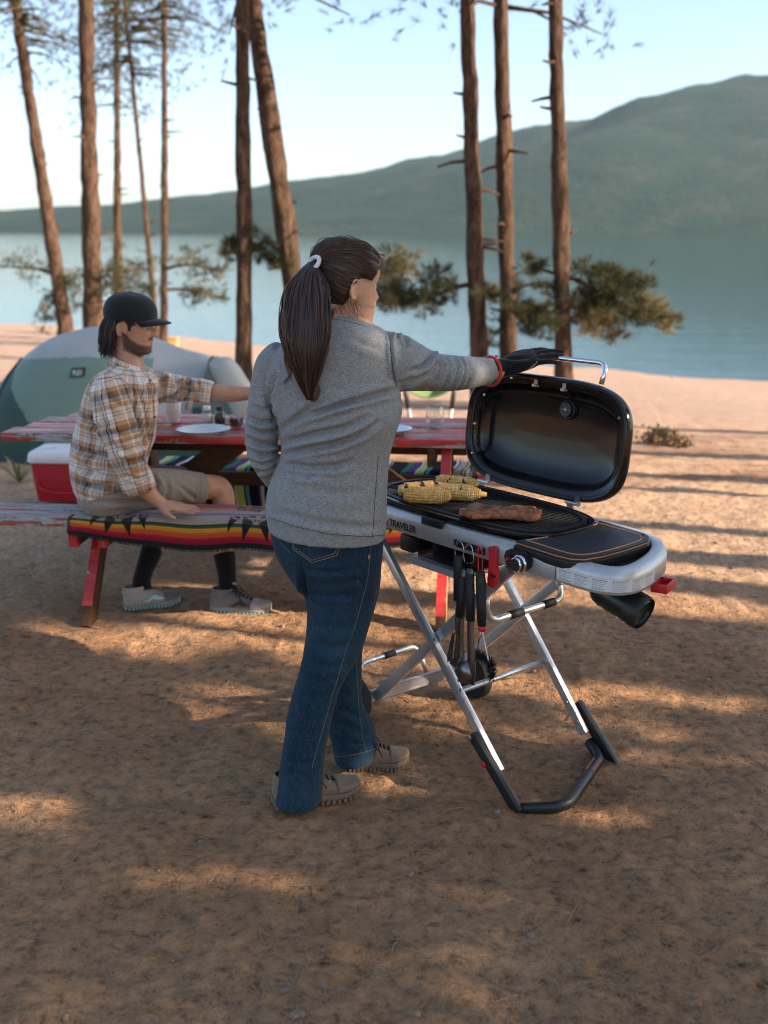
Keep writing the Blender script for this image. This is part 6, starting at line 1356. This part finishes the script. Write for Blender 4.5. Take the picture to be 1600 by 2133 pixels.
for x0, pts in ((0, [(600, 705, 2.87), (596, 745, 2.86), (603, 780, 2.86), (590, 800, 2.862)]), (0, [(676, 690, 2.87), (690, 660, 2.88), (694, 640, 2.89)]), (0, [(655, 790, 2.856), (664, 812, 2.856), (655, 834, 2.857), (640, 822, 2.857)]), (0, [(610, 640, 2.87), (587, 690, 2.868), (588, 712, 2.868), (596, 735, 2.866)])):
    for i in range(9): paths.append([WY(x + rng.uniform(-4, 4), y + rng.uniform(-4, 4), Y) for x, y, Y in pts])
strands(paths, .0019, 'ponytail', 'hair_brown', hcap, rng)
b = MB(); b.loft(cr([(WY(x, y, Y), Vector((max(w_ - 7, 3) / 740, 0, 0)), Vector((0, min(w_ / 740 * .55, .030), 0))) for x, y, Y, w_ in PT], 4), 20); cor = b.build('ponytail_core', 'hair_brown', hcap)
for u_ in cor.data.uv_layers[0].data: u_.uv = (.12, 0)
paths = []
for i in range(70):      # combed strands over the skull to the tie, and loose wisps at the nape
    x = rng.uniform(-.02, .075); y = -rng.uniform(.02, .076); zt = float(np.interp(x, [-.03, .0, .02, .05, .08], [-.02, .03, .03, .04, .075])) + rng.uniform(.005, .05); m_ = math.hypot(x, y); st_ = hw.W(x * 1.12, y * 1.13 if abs(y) < .07 else y * 1.10, zt); mid = st_.lerp(tie, .5); o_ = (mid - hw.c).normalized(); paths.append([st_, hw.c + o_ * .112, tie])
for i in range(14): p = WY(712 + rng.uniform(-14, 34), 630 + rng.uniform(-6, 8), 2.985); paths.append([p, p + Vector((rng.uniform(0, .02), -.008, -rng.uniform(.012, .03))), p + Vector((rng.uniform(.005, .035), -.006, -rng.uniform(.02, .06)))])
bh = bvh_of(hcap)
def on_skull(p, lift):
    d = (p - hw.c).normalized(); h = bh.ray_cast(hw.c, d); return hw.c + d * (((h[0] - hw.c).length if h[0] is not None else .09) + lift)
polys = [p for p in hcap.data.polygons]
for i in range(620):
    p = rng.choice(polys).center.copy()
    if (p - tie).length < .03: continue
    e_ = rng.uniform(.6, 1.0); sg = rng.gauss(0, .004); lf__ = rng.uniform(.0004, .0022); paths.append([on_skull(p.lerp(tie, t * e_) + hw.u * sg * math.sin(t * 3), lf__ * (1 if t < .9 else .5)) for t in (0, .2, .4, .6, .8, 1)])
for i in range(40):
    p = rng.choice(polys).center.copy(); q = on_skull(p, .001); m_ = on_skull(p.lerp(tie, .4), rng.uniform(.004, .012)); paths.append([q, m_, on_skull(p.lerp(tie, .75), rng.uniform(.002, .01))])
strands(paths, .0010, 'loose_strands', 'hair_brown', hcap, rng)
b = MB(); tc_ = tie + Vector((.004, -.012, 0)); ax = Vector((-.55, -.5, .55)).normalized(); a1 = ax.orthogonal().normalized(); a2 = ax.cross(a1); b.tube([tc_ + (a1 * math.cos(t) + a2 * math.sin(t)) * .0215 for t in np.linspace(0, 2 * math.pi, 25)[:-1]], .0062, 10, closed=True); b.build('hair_tie', 'hair_tie_white', hcap)
# glove
gw = WY(1040, 771, 3.475); gtip = LP(1150, 744, .035); gd = (gtip - gw).normalized(); gn = Vector((-.25, -.42, .87))
gl = hand(gw + gd * .004 + Vector((0, 0, .004)), gd + Vector((0, 0, .10)), gn, -1, .16, 1.20, .03, curls=(.30, .16, .13, .20))
cf = MB(); cf.loft(cr([(WY(1024, 773, 3.445), *[v * .042 for v in (Vector((.28, -.2, .93)), Vector((0, 1, .1)))]), (WY(1040, 770, 3.47), Vector((.25, -.2, .94)) * .041, Vector((0, 1, .1)) * .040), (WY(1062, 761, 3.50), Vector((.30, -.3, .90)) * .042, Vector((0, 1, .2)) * .040), (WY(1085, 752, 3.53), Vector((.25, -.5, .83)) * .040, Vector((0, 1, .3)) * .034)], 4), 22)
glove = skin(gl + [cf], 'glove', 'glove_knit', woman, .004, 3, [([(1045, 745), (1075, 748), (1105, 745)], 4, .002), ([(1042, 780), (1070, 770), (1095, 760)], 4, .002)], None, (120, .0008))
b = MB(); c = WY(1021, 773, 3.44); axx = (WY(1040, 770, 3.47) - c).normalized(); e1 = Vector((.28, -.2, .93)); e1 = (e1 - axx * e1.dot(axx)).normalized(); e2 = axx.cross(e1)
b.tube([c + (e1 * math.cos(t) * .0465 + e2 * math.sin(t) * .0455) for t in np.linspace(0, 2 * math.pi, 33)[:-1]], .0052, 10, closed=True); b.tube([c + e1 * .046 + axx * .002, c + e1 * .047 + axx * .022 - e2 * .006, c + e1 * .045 + axx * .026 - e2 * .018], [.004, .004, .001], 6); b.build('glove_cuff', 'glove_cuff_red', glove)
bg_ = bvh_of(glove)
for k in range(6): line_on(bg_, [(1080 + k * 8, 788 - k * 6), (1092 + k * 8, 778 - k * 6.5), (1104 + k * 5, 766 - k * 4.5)] if k < 4 else [(1058 + (k - 4) * 10, 790 - (k - 4) * 2), (1062 + (k - 4) * 10, 782 - (k - 4) * 2)], .0011, 'grip_print', 'glove_print', glove)
# shoes
sh_m = ('shoe_brown', 'shoe_tan', 'shoe_sole_brown', None)
h0 = WZ(716, 1596, 0); t0_ = WZ(852, 1590, 0); shoe(h0, t0_, .043, woman, ('shoe_brown', 'shoe_brown', 'shoe_sole_brown', None), None, .080, lace='lace_black')
c = ln_[-1][0]; shoe(Vector((c.x - .075, c.y - .02, 0)), Vector((c.x + .185, c.y + .065, 0)), .043, woman, ('shoe_brown', 'shoe_brown', 'shoe_sole_brown', None), None, .080, lace='lace_black')

# ------------------------------------------------------------------ the man
man = empty('person', T_(.45, -.15, 0), 'man in black cap and plaid flannel shirt sitting sideways on the blanket-covered bench', 'person')
MY = 4.58
mt_ = [span((243, 755), (292, 766), MY + .02, .075), span((222, 768), (308, 778), MY, .150), span((196, 785), (322, 796), MY, .205), span((178, 818), (325, 822), MY, .200), span((166, 860), (327, 858), MY, .185), span((155, 905), (325, 892), MY, .175), span((149, 945), (318, 925), MY, .175), span((149, 980), (310, 950), MY, .18), span((158, 1015), (303, 972), MY, .19), span((172, 1040), (296, 990), MY, .195)]
mt2 = MB(); mt2.loft(cr(mt_, 4), 36)
mR = [(228, 800, 4.44, .072), (232, 822, 4.40, .080), (240, 868, 4.37, .076), (252, 915, 4.36, .074), (266, 955, 4.37, .071), (280, 990, 4.39, .066), (288, 1008, 4.40, .064)]
mL = [(290, 800, 4.75, .085), (318, 806, 4.78, .080), (345, 806, 4.79, .068), (375, 809, 4.80, .058), (405, 813, 4.80, .054), (430, 818, 4.80, .052), (443, 820, 4.80, .050)]
mcu = limb([(278, 985, 4.39, .070), (284, 1000, 4.395, .073), (291, 1020, 4.405, .071)], 3); mcl = limb([(408, 812, 4.80, .0565), (424, 817, 4.80, .058), (443, 821, 4.80, .056)], 3)
MF = [([(205, 800), (230, 830), (262, 850)], 7, .006), ([(170, 870), (205, 890), (240, 880)], 7, .007), ([(160, 930), (190, 950), (230, 945)], 7, .008), ([(158, 965), (190, 985), (240, 980)], 7, .008), ([(165, 1005), (200, 1015), (245, 1005)], 7, .007), ([(225, 900), (255, 905), (290, 890)], 6, .008), ([(235, 930), (265, 940), (300, 925)], 6, .008), ([(250, 960), (280, 962), (305, 950)], 6, .006), ([(198, 800), (208, 850), (225, 905), (250, 970)], 5, .009), ([(272, 830), (283, 870), (300, 930)], 5, .008), ([(285, 800), (300, 850), (310, 900)], 5, .005), ([(300, 880), (312, 920), (308, 955)], 6, .008), ([(330, 770), (340, 795), (335, 825)], 6, .008), ([(360, 780), (372, 800), (366, 832)], 5, .007), ([(385, 785), (396, 805), (390, 835)], 5, .006), ([(340, 830), (370, 822), (395, 790)], 5, .008), ([(258, 990), (290, 998), (312, 988)], 4, .006), ([(414, 795), (418, 815), (412, 838)], 4, .006), ([(325, 765), (310, 800), (300, 830)], 6, .006)]
Vx = lambda *a: tuple(a)
sp_ = [tuple(s_[0]) for s_ in mt_]; up_r = [s_[1].length for s_ in mt_]
def bone(pts, ref, uo, vo): return ([tuple(WY(x, y, Y)) for x, y, Y, r in pts], [r for *_, r in pts], ref, uo, vo)
mb_t = (sp_, [.17] * len(sp_), (0, -1, 0), .03, .02)
mshirt = skin([mt2, limb(mR), limb(mL), mcu, mcl], 'shirt', 'plaid_flannel', man, .0068, 4, MF, [mb_t, bone(mR, (-.3, -1, 0), .05, .055), bone(mL, (0, -1, .2), .02, .03)], (10, .004))
hz2 = mt_[-1]; cA0, cA1 = WY(280, 990, 4.39), WY(291, 1020, 4.405); cB0, cB1 = WY(424, 817, 4.80), WY(443, 821, 4.80)
def keepm(c):
    t_ = (c.x - hz2[0].x) / hz2[1].x
    if c.z < hz2[0].z + hz2[1].z * t_ + .006 + .012 * math.sin(c.x * 20) and c.y > 4.46: return False
    d = (cA1 - cA0).normalized()
    if (c - cA1).dot(d) > -.003 and (c - cA1).length < .13: return False
    d = (cB1 - cB0).normalized()
    if (c - cB1).dot(d) > -.003 and (c - cB1).length < .12: return False
    nc = mt_[0]
    if c.z > nc[0].z + nc[1].z * (c.x - nc[0].x) / nc[1].x and (c - nc[0]).length < .15: return False
    return True
cut(mshirt, keepm)
bms = bvh_of(mshirt)
# collar, placket, pocket, tail of the cuff
b = MB(); nc = WY(270, 768, MY + .02)
def col(i, j):
    a = math.radians(-150 + 300 * i) ; r = (.070 + .022 * j); x = math.cos(a) * r * .92 + .006 * j; y = math.sin(a) * r * .95; z = .030 - .052 * j - .020 * math.cos(a) * (1 + .5 * j) + (-.02 * j * (1 if abs(math.degrees(a)) > 120 else 0) * 0); return nc + Vector((-x * -1, y, z - .0))
b.grid(lambda i, j: nc + Vector((math.cos(math.radians(40 + 280 * i)) * (.070 + .026 * j), math.sin(math.radians(40 + 280 * i)) * (.068 + .024 * j), .034 - .055 * j - .030 * math.cos(math.radians(40 + 280 * i)) - (.02 * j * (abs(i - .5) * 2) ** 3))), 40, 6, uvf=lambda i, j: (i * .45 + .03, j * .07 + .05)); cl = b.build('collar', 'plaid_flannel', mshirt); cl.modifiers.new('t', 'SOLIDIFY').thickness = .003
line_on(bms, [(308, 780), (316, 810), (320, 850), (322, 885), (316, 915), (308, 945)], .0022, 'placket_edge', 'plaid_flannel', mshirt, lift=.001)
for q in ((313, 793), (319, 835), (321, 868)): 
    P = on_surf(bms, [q], .002)
    if P: b = MB(); b.ball(P[0], .0055, N=8); b.build('button', 'badge_black', mshirt)
line_on(bms, [(280, 838), (300, 835), (304, 868), (290, 880), (282, 868), (280, 838)], .0012, 'pocket_edge', 'shoe_dark', mshirt)
line_on(bms, [(200, 790), (225, 786), (255, 790), (280, 812)], .0012, 'yoke_seam', 'shoe_dark', mshirt)
b = MB(); tp0 = WY(400, 822, 4.735); b.grid(lambda i, j: tp0 + Vector((-.012 + .030 * i - .022 * j, -.012 - .010 * math.sin(j * 3), .02 - .085 * j)), 4, 8, uvf=lambda i, j: (i * .03 + .09, j * .1 + .105)); tl = b.build('cuff_tab', 'plaid_flannel', mshirt); tl.modifiers.new('t', 'SOLIDIFY').thickness = .003
# shorts
sh = MB(); sh.loft(cr([span((178, 985), (300, 975), MY, .17), span((162, 1010), (305, 990), MY, .185), span((168, 1040), (300, 1030), MY, .19), span((182, 1056), (290, 1056), MY, .17)], 4), 30)
thN = limb([(215, 1024, 4.48, .085), (260, 1020, 4.51, .093), (310, 1017, 4.56, .091), (360, 1015, 4.62, .084), (400, 1016, 4.67, .076), (424, 1017, 4.70, .072)], 4, 22, .95); thF = limb([(230, 1020, 4.70, .085), (300, 1010, 4.80, .090), (350, 1006, 4.88, .082), (385, 1004, 4.93, .074)], 4, 20)
SF = [([(200, 1030), (260, 1022), (320, 1030)], 7, .006), ([(190, 1045), (250, 1042), (310, 1048)], 6, .006), ([(215, 1015), (260, 1005), (300, 990)], 6, .006), ([(345, 1000), (352, 1020), (345, 1045)], 5, .004), ([(318, 985), (328, 1005), (326, 1030)], 4, .006), ([(372, 1010), (395, 1030), (410, 1040)], 5, .004), ([(416, 992), (420, 1015), (412, 1042)], 2.5, .003)]
shorts = skin([sh, thN, thF], 'shorts', 'khaki', man, .0068, 4, SF, None, (9, .003))
eN0, eN1 = WY(400, 1016, 4.67), WY(424, 1017, 4.70); eF0, eF1 = WY(350, 1006, 4.88), WY(385, 1004, 4.93)
def keeps(c):
    for a, e in ((eN0, eN1), (eF0, eF1)):
        if (c - e).dot((e - a).normalized()) > -.003 and (c - e).length < .13: return False
    return True
cut(shorts, keeps)
# legs, arms, head
legN = limb([(240, 1022, 4.50, .075), (330, 1017, 4.59, .072), (400, 1016, 4.67, .063), (440, 1014, 4.715, .056), (458, 1020, 4.735, .055), (466, 1040, 4.735, .052), (468, 1075, 4.72, .050), (466, 1120, 4.68, .052), (468, 1160, 4.64, .045), (473, 1200, 4.59, .036), (475, 1225, 4.565, .037)], 5, 22)
legF = limb([(250, 1018, 4.72, .075), (320, 1008, 4.83, .07), (370, 1004, 4.91, .062), (392, 1006, 4.945, .055), (386, 1030, 4.92, .052), (362, 1070, 4.84, .052), (336, 1110, 4.76, .053), (316, 1150, 4.69, .045), (300, 1190, 4.64, .036), (294, 1222, 4.61, .037)], 5, 22)
fN = MB(); fN.tube([WY(475, 1215, 4.57), WY(486, 1250, 4.55), WY(530, 1262, 4.54)], [.038, .036, .028], 14); fF = MB(); fF.tube([WY(294, 1212, 4.61), WY(300, 1240, 4.60), WY(345, 1244, 4.62)], [.038, .036, .028], 14)
hm_ = Head(WY(273, 680, 4.60), math.radians(-6), math.radians(-5), sc=1.0); hmm = hm_.mesh(nose=1.25, jaw=1.02)
mnk = MB(); mnk.loft(cr([(hm_.W(-.02, 0, -.03), hm_.f * .062, hm_.l * .058), (hm_.W(-.022, 0, -.09), hm_.f * .062, hm_.l * .058), (WY(270, 765, 4.60), Vector((.064, 0, 0)), Vector((0, .066, 0))), (WY(262, 800, MY), Vector((.09, 0, 0)), Vector((0, .10, 0)))], 4), 24)
mcore = MB(); mcore.loft(shrink(mt_[2:], .82), 28); mc2 = MB(); mc2.loft([span((185, 990), (290, 985), MY, .15), span((185, 1045), (288, 1040), MY, .16)], 20)
wN = (331, 1046, 4.425); fa = limb([(x, y, Y, r * .62) for x, y, Y, r in mR[:-1]] + [(290, 1008, 4.40, .044), (308, 1024, 4.41, .037), (325, 1041, 4.42, .030), (337, 1049, 4.425, .029)]); fb2 = limb([(x, y, Y, r * .66) for x, y, Y, r in mL[:-1]] + [(450, 818, 4.80, .041), (480, 820, 4.80, .038), (510, 820, 4.80, .031), (525, 818, 4.80, .030)])
wv = WY(331, 1047, 4.425); hN = hand(wv + Vector((.0, 0, -.004)), Vector((1, -.10, -.16)), Vector((.05, -.10, 1)), 1, .05, 1.02, .09, curls=(-.02, -.02, -.02, 0)); wv2 = WY(520, 818, 4.80); hF = hand(wv2, Vector((1, .05, -.15)), Vector((0, -.3, 1)), 1, .3, 1.05, .04)
mbody = skin([hmm, mnk, mcore, mc2, fa, fb2, legN, legF, fN, fF, hm_.ear(1), hm_.ear(-1)] + hN + hF, 'body', 'skin_man', man, .0050, 2)
hm_.eyes('eye', mbody); hm_.lips(mbody, 'skin_woman')
# beard and moustache: a shell of short hair on the jaw
JF_ = 0
def beard(x, y, z):
    if z > -.012: return False
    edge = np.interp(x, [-.03, .0, .025, .05, .07, .1], [-.012, -.03, -.050, -.066, -.074, -.074])
    if z < edge and x > -.012: return True
    return x > .055 and abs(y) < .030 and -.049 < z < -.036 and x > .08
def stub(P):
    o = np.zeros(len(P))
    for i, p in enumerate(P):
        if abs(p[2] - hm_.c.z) > .15 or (Vector(p) - hm_.c).length > .16: continue
        x, y, z = hm_.loc(Vector(p)); e = float(np.interp(x, [-.03, -.005, .015, .04, .055, .075, .1], [.01, -.012, -.036, -.052, -.060, -.066, -.068])); low = float(np.interp(x, [-.03, .03, .06, .1], [-.095, -.118, -.135, -.135]))
        k = float(sm(0, .012, e - z) * sm(-.022, -.006, x) * sm(0, .012, z - low)) if z < .0 else 0.0
        k = max(k, float(sm(.078, .086, x) * sm(.032, .024, abs(y)) * sm(-.051, -.047, z) * sm(-.034, -.039, z)) * .9); o[i] = k
    return o
vv, nn = mverts(mbody.data); stv = stub(vv); at_ = mbody.data.attributes.new('stubble', 'FLOAT', 'POINT'); at_.data.foreach_set('value', stv.astype(np.float32))
bpaths = []
for i in np.nonzero(stv > .45)[0]:
    if rng.random() < .16: p = Vector(vv[i]); o_ = Vector(nn[i]); bpaths.append([p - o_ * .001, p + o_ * .002 - ZZ * .002, p + o_ * .003 - ZZ * .007 + hm_.f * .001])
tag(strands(bpaths, .0006, 'beard', 'hair_black', man, rng, 3), kind='stuff')
# hair under the cap
paths = []
for i in range(950):
    a = math.radians(rng.uniform(106, 254)); x = -.010 + .100 * math.cos(a) ; y = .083 * math.sin(a); zt = .030 + rng.uniform(-.006, .01); ln = np.interp(abs(math.degrees(a) - 180), [0, 60, 85, 100, 118], [-.108, -.100, -.085, -.040, -.012]) + rng.gauss(-.004, .016)
    if abs(math.degrees(a) - 180) > 74 and ln < -.03 and abs(math.degrees(a) - 180) < 100: ln = max(ln, .012) if rng.random() < .7 else ln
    k = rng.uniform(.94, 1.10); fl = .94 + .12 * rng.random()
    P = [hm_.W(x * .98, y * .98, zt)] + [hm_.W(x * (1 + .10 * math.sin(t * 2.4)) * k + rng.gauss(0, .004), y * (1 + .06 * math.sin(t * 2.4)) * k + rng.gauss(0, .003), zt + (ln - zt) * t) for t in (.35, .7)] + [hm_.W(x * fl * 1.02 + rng.gauss(-.004, .009), y * fl + rng.gauss(0, .006), ln)]; paths.append(P)
hro = strands(paths, .0024, 'hair', 'hair_black', man, rng, 5)
def hair_m(x, y, z): return (x < -.040 and z > -.085 or x < .012 and z > .022 or x < .040 and z > .012 and abs(y) > .05 or .006 < x < .026 and z > -.012 and abs(y) > .05) and z < .06
b = hm_.mesh(off=lambda x, y, z: .002 + .008 * float(sm(-.02, -.05, x)), nose=0, N=90, cond=hair_m); b.build('hair_base', 'hair_black', hro)
# cap
cap = MB(); CT = .032
capz = [(0, 1.0), (.012, 1.02), (.030, 1.02), (.052, .97), (.072, .86), (.088, .68), (.098, .45), (.103, .20), (.1045, .02)]
secs = [(hm_.W(-.004 - .004 * (1 - k), 0, CT + z * 1.08), hm_.f * (.112 * k), hm_.l * (.092 * k), 2.15) for z, k in cr([tuple(map(float, q)) for q in capz], 4)]
cap.loft(secs, 48, caps=False); cp_ = cap.build('cap', 'cap_cloth', man); cp_.modifiers.new('t', 'SOLIDIFY').thickness = .003
def brim(i, j):
    a = math.radians(-68 + 136 * i); x = .108 * math.cos(a) * .98; y = .088 * math.sin(a); L = .072 * max(0, math.cos(a * 1.15)) ** .55; x2 = x + L * j * 1.0; y2 = y * (1 - .10 * j); return hm_.W(x2 - .004, y2, CT + .006 - .010 * j - 2.6 * (y2 * y2) * (.4 + .8 * j) + .004 * math.sin(j * 3.1))
b = MB(); b.grid(brim, 40, 12); br_ = b.build('brim', 'cap_cloth', cp_); so = br_.modifiers.new('t', 'SOLIDIFY'); so.thickness = .005
b = MB(); b.ball(hm_.W(-.006, 0, CT + .1130), (.0075, .0075, .004), N=10); b.build('cap_button', 'cap_cloth', cp_)
for k in range(6):
    a = math.radians(30 + 60 * k); P = [s_[0] + (s_[1] * math.cos(a) + s_[2] * math.sin(a)) * 1.006 for s_ in secs]; b = MB(); b.tube(P[:-2], .0011, 5); b.build('cap_seam', 'lace_black', cp_)
    a += math.radians(30); s_ = secs[22]; b = MB(); b.ball(s_[0] + (s_[1] * math.cos(a) + s_[2] * math.sin(a)) * 1.004, .0030, N=8); b.build('eyelet', 'shoe_grey', cp_)
# socks and shoes
def sock(pts, name='sock'):
    b = limb(pts, 4, 22); b.f = b.f[:-2]; b.uv = b.uv[:-2]; b.mi = b.mi[:-2]; o = b.build(name, 'black_sock', man); return o
sock([(467, 1153, 4.647, .0495), (469, 1165, 4.635, .0485), (473, 1200, 4.59, .041), (475, 1226, 4.563, .042), (484, 1246, 4.55, .042)]); sock([(317, 1142, 4.70, .0495), (313, 1156, 4.68, .0485), (300, 1190, 4.64, .041), (295, 1216, 4.61, .042), (303, 1240, 4.60, .042)])
shoe(WZ(440, 1268, 0), WZ(566, 1276, 0), .044, man, ('shoe_grey', 'shoe_tan', 'shoe_midsole', 'shoe_dark'), 'trail shoe with black laces, nearer the camera', .085, lace='lace_black'); shoe(WZ(257, 1266, 0), WZ(377, 1253, 0), .044, man, ('shoe_tan', 'shoe_grey', 'shoe_midsole', 'shoe_logo'), 'tan trail shoe with pale teal side mark', .080)
# ------------------------------------------------------------------ small things of the ground
rng = random.Random(77)
yc = empty('yucca_plant', WZ(36, 957, -.1), 'dry spiky plant growing in front of the tent at the left edge', 'plant'); base = WY(36, 955, 7.3); base.z = tz(base.x, base.y)
for i in range(15):
    a = rng.uniform(0, 6.28); e = rng.uniform(.35, 1.3); L = rng.uniform(.16, .30); d = Vector((math.cos(a) * math.cos(e), math.sin(a) * math.cos(e), math.sin(e))); s_ = d.cross(ZZ).normalized() * .013; m_ = base + d * L * .55 + ZZ * .01; b = MB(); n_ = s_.cross(d).normalized() * .004
    b.add([base - s_ * .6, base + s_ * .6, m_ + s_, m_ - s_, base + d * L - ZZ * .02, m_ - n_], [(0, 1, 2, 5), (0, 5, 3), (5, 2, 4), (3, 5, 4)]); b.build('leaf', 'yucca_leaf', yc, smooth=False)
def bush(px, py, Yd, r, label, n=420):
    p = WY(px, py, Yd); p.z = tz(p.x, Yd); root = empty('dry_bush', p, label, 'bush', 'low dry bushes on the beach'); b = MB()
    for i in range(n):
        q = p + Vector((rng.gauss(0, .45) * r * 1.4, rng.gauss(0, .4) * r, abs(rng.gauss(0, .45)) * r)); d = Vector((rng.uniform(-1, 1), rng.uniform(-1, 1), rng.uniform(.1, 1.4))).normalized() * r * .4; w = d.cross(Vector((rng.random(), 1, .3))).normalized() * .012; b.add([q - w, q + w, q + d], [(0, 1, 2)])
    tag(b.build('twigs', 'dry_bush', root, smooth=False), kind='stuff'); b = MB()
    for i in range(5): a = rng.uniform(0, 6.28); b.tube([p - ZZ * .02, p + Vector((math.cos(a) * .4, math.sin(a) * .4, .5)) * r], [.012, .005], 5)
    b.build('stems', 'twig', root)
bush(1378, 850, 9.8, .13, 'low dry bush on the pale sand right of the grill lid'); bush(1412, 857, 9.6, .09, 'small flat dry bush just right of a taller dry bush'); bush(928, 862, 9.9, .12, 'dark dry bush between the glass and the lid')
def rock(px, py, r, label, seed):
    p = WY(px, py, 24); ys = np.interp(p.x, _sx, _sy); 
    lo, hi = 8.0, 45.0
    for _ in range(40):
        m_ = (lo + hi) / 2; q = WY(px, py, m_)
        if q.z > float(terr0(q.x, q.y)): lo = m_
        else: hi = m_
    q = WY(px, py, lo); R = r * lo / FPX; bm = bmesh.new(); bmesh.ops.create_icosphere(bm, subdivisions=2, radius=1); b = MB(); nz = vnoise(np.array([tuple(v.co) for v in bm.verts]) + seed, 1.3, 3)
    for v, k in zip(bm.verts, nz): v.co *= 1 + .38 * k
    b.frombm(bm, lambda c: Vector((q.x + c.x * R * 1.25, q.y + c.y * R, q.z + c.z * R * .75 + R * .1))); tag(b.build('rock', 'rock', None, angle=35), label, 'rock', 'rocks along the waterline')
for k, (px, py, r, lab) in enumerate(((1278, 765, 8, 'largest reddish rock at the waterline just right of the lid handle'), (1340, 781, 5, 'small rock at the water by the beach, second right of the handle'), (1402, 788, 5, 'small rock left of the pair of pale rocks at the water'), (1431, 786, 6, 'left one of the pair of pale rocks at the water'), (1451, 787, 6, 'right one of the pair of pale rocks at the water'), (1484, 786, 7, 'round pale rock at the waterline right of the pair'), (1563, 790, 5, 'rightmost rock at the waterline'))): rock(px, py, r, lab, k * 7.3)
sb = WY(357, 694, 27); sb.z = tz(sb.x, 27); b = MB(); b.box(sb + ZZ * .10, (.16, .10, .10), bev=.03); b.box(sb + Vector((0, 0, .24)), (.18, .11, .02), bev=.01); tag(b.build('tree_stump', 'yellow_wood', None, angle=40), 'small yellow-brown stump at the water’s edge behind the cap brim', 'stump')
# pebbles, needles and twigs strewn over the dirt
bm = bmesh.new(); bmesh.ops.create_icosphere(bm, subdivisions=1, radius=1); iv = np.array([tuple(v.co) for v in bm.verts]); itf = [tuple(v.index for v in f.verts) for f in bm.faces]; bm.free()
def scatter(name, mat, n, xr, yr, fn):
    X_ = RNG.uniform(*xr, n); t = RNG.random(n); Y_ = yr[0] + (yr[1] - yr[0]) * t ** 1.3; Z_ = terrain(X_, Y_); b = MB()
    for x, y, z in zip(X_, Y_, Z_): fn(b, x, y, z)
    return tag(b.build(name, mat, None), kind='stuff')
def peb(b, x, y, z):
    r = .0018 + .0042 * rng.random() ** 4 + (.008 if rng.random() < .012 else 0); a = rng.uniform(0, 6.28); c, s_ = math.cos(a), math.sin(a); j = 1 + RNG.uniform(-.25, .25, len(iv)); q = iv * j[:, None] * [r * 1.25, r, r * .7]
    b.add(np.stack([x + q[:, 0] * c - q[:, 1] * s_, y + q[:, 0] * s_ + q[:, 1] * c, z + q[:, 2] + r * .15], 1), itf)
scatter('pebbles', 'pebble', 11000, (-2.6, 2.6), (1.9, 6.5), peb)
def ndl(b, x, y, z):
    for k in range(rng.choice((1, 2, 3))):
        a = rng.uniform(0, 6.28); L = rng.uniform(.03, .075); w = .0010; d = Vector((math.cos(a), math.sin(a), rng.uniform(-.03, .06))); s_ = Vector((-d.y, d.x, 0)) * w; p = Vector((x, y, z + .003)); m_ = p + d * L * .5 + s_ * rng.uniform(-4, 4) + ZZ * .003
        b.add([p - s_, p + s_, m_ + s_, m_ - s_, p + d * L + s_, p + d * L - s_], [(0, 1, 2, 3), (3, 2, 4, 5)])
scatter('fallen_needles', 'twig', 7000, (-2.6, 2.6), (1.9, 6.5), ndl)
def tw(b, x, y, z):
    a = rng.uniform(0, 6.28); L = rng.uniform(.03, .09); d = Vector((math.cos(a), math.sin(a), .05)); p = Vector((x, y, z + .003)); b.tube([p, p + d * L * .5 + Vector((rng.uniform(-.006, .006), 0, .004)), p + d * L], [.0022, .0018, .0009], 5)
scatter('twigs', 'twig', 200, (-2.4, 2.4), (2.0, 7), tw)
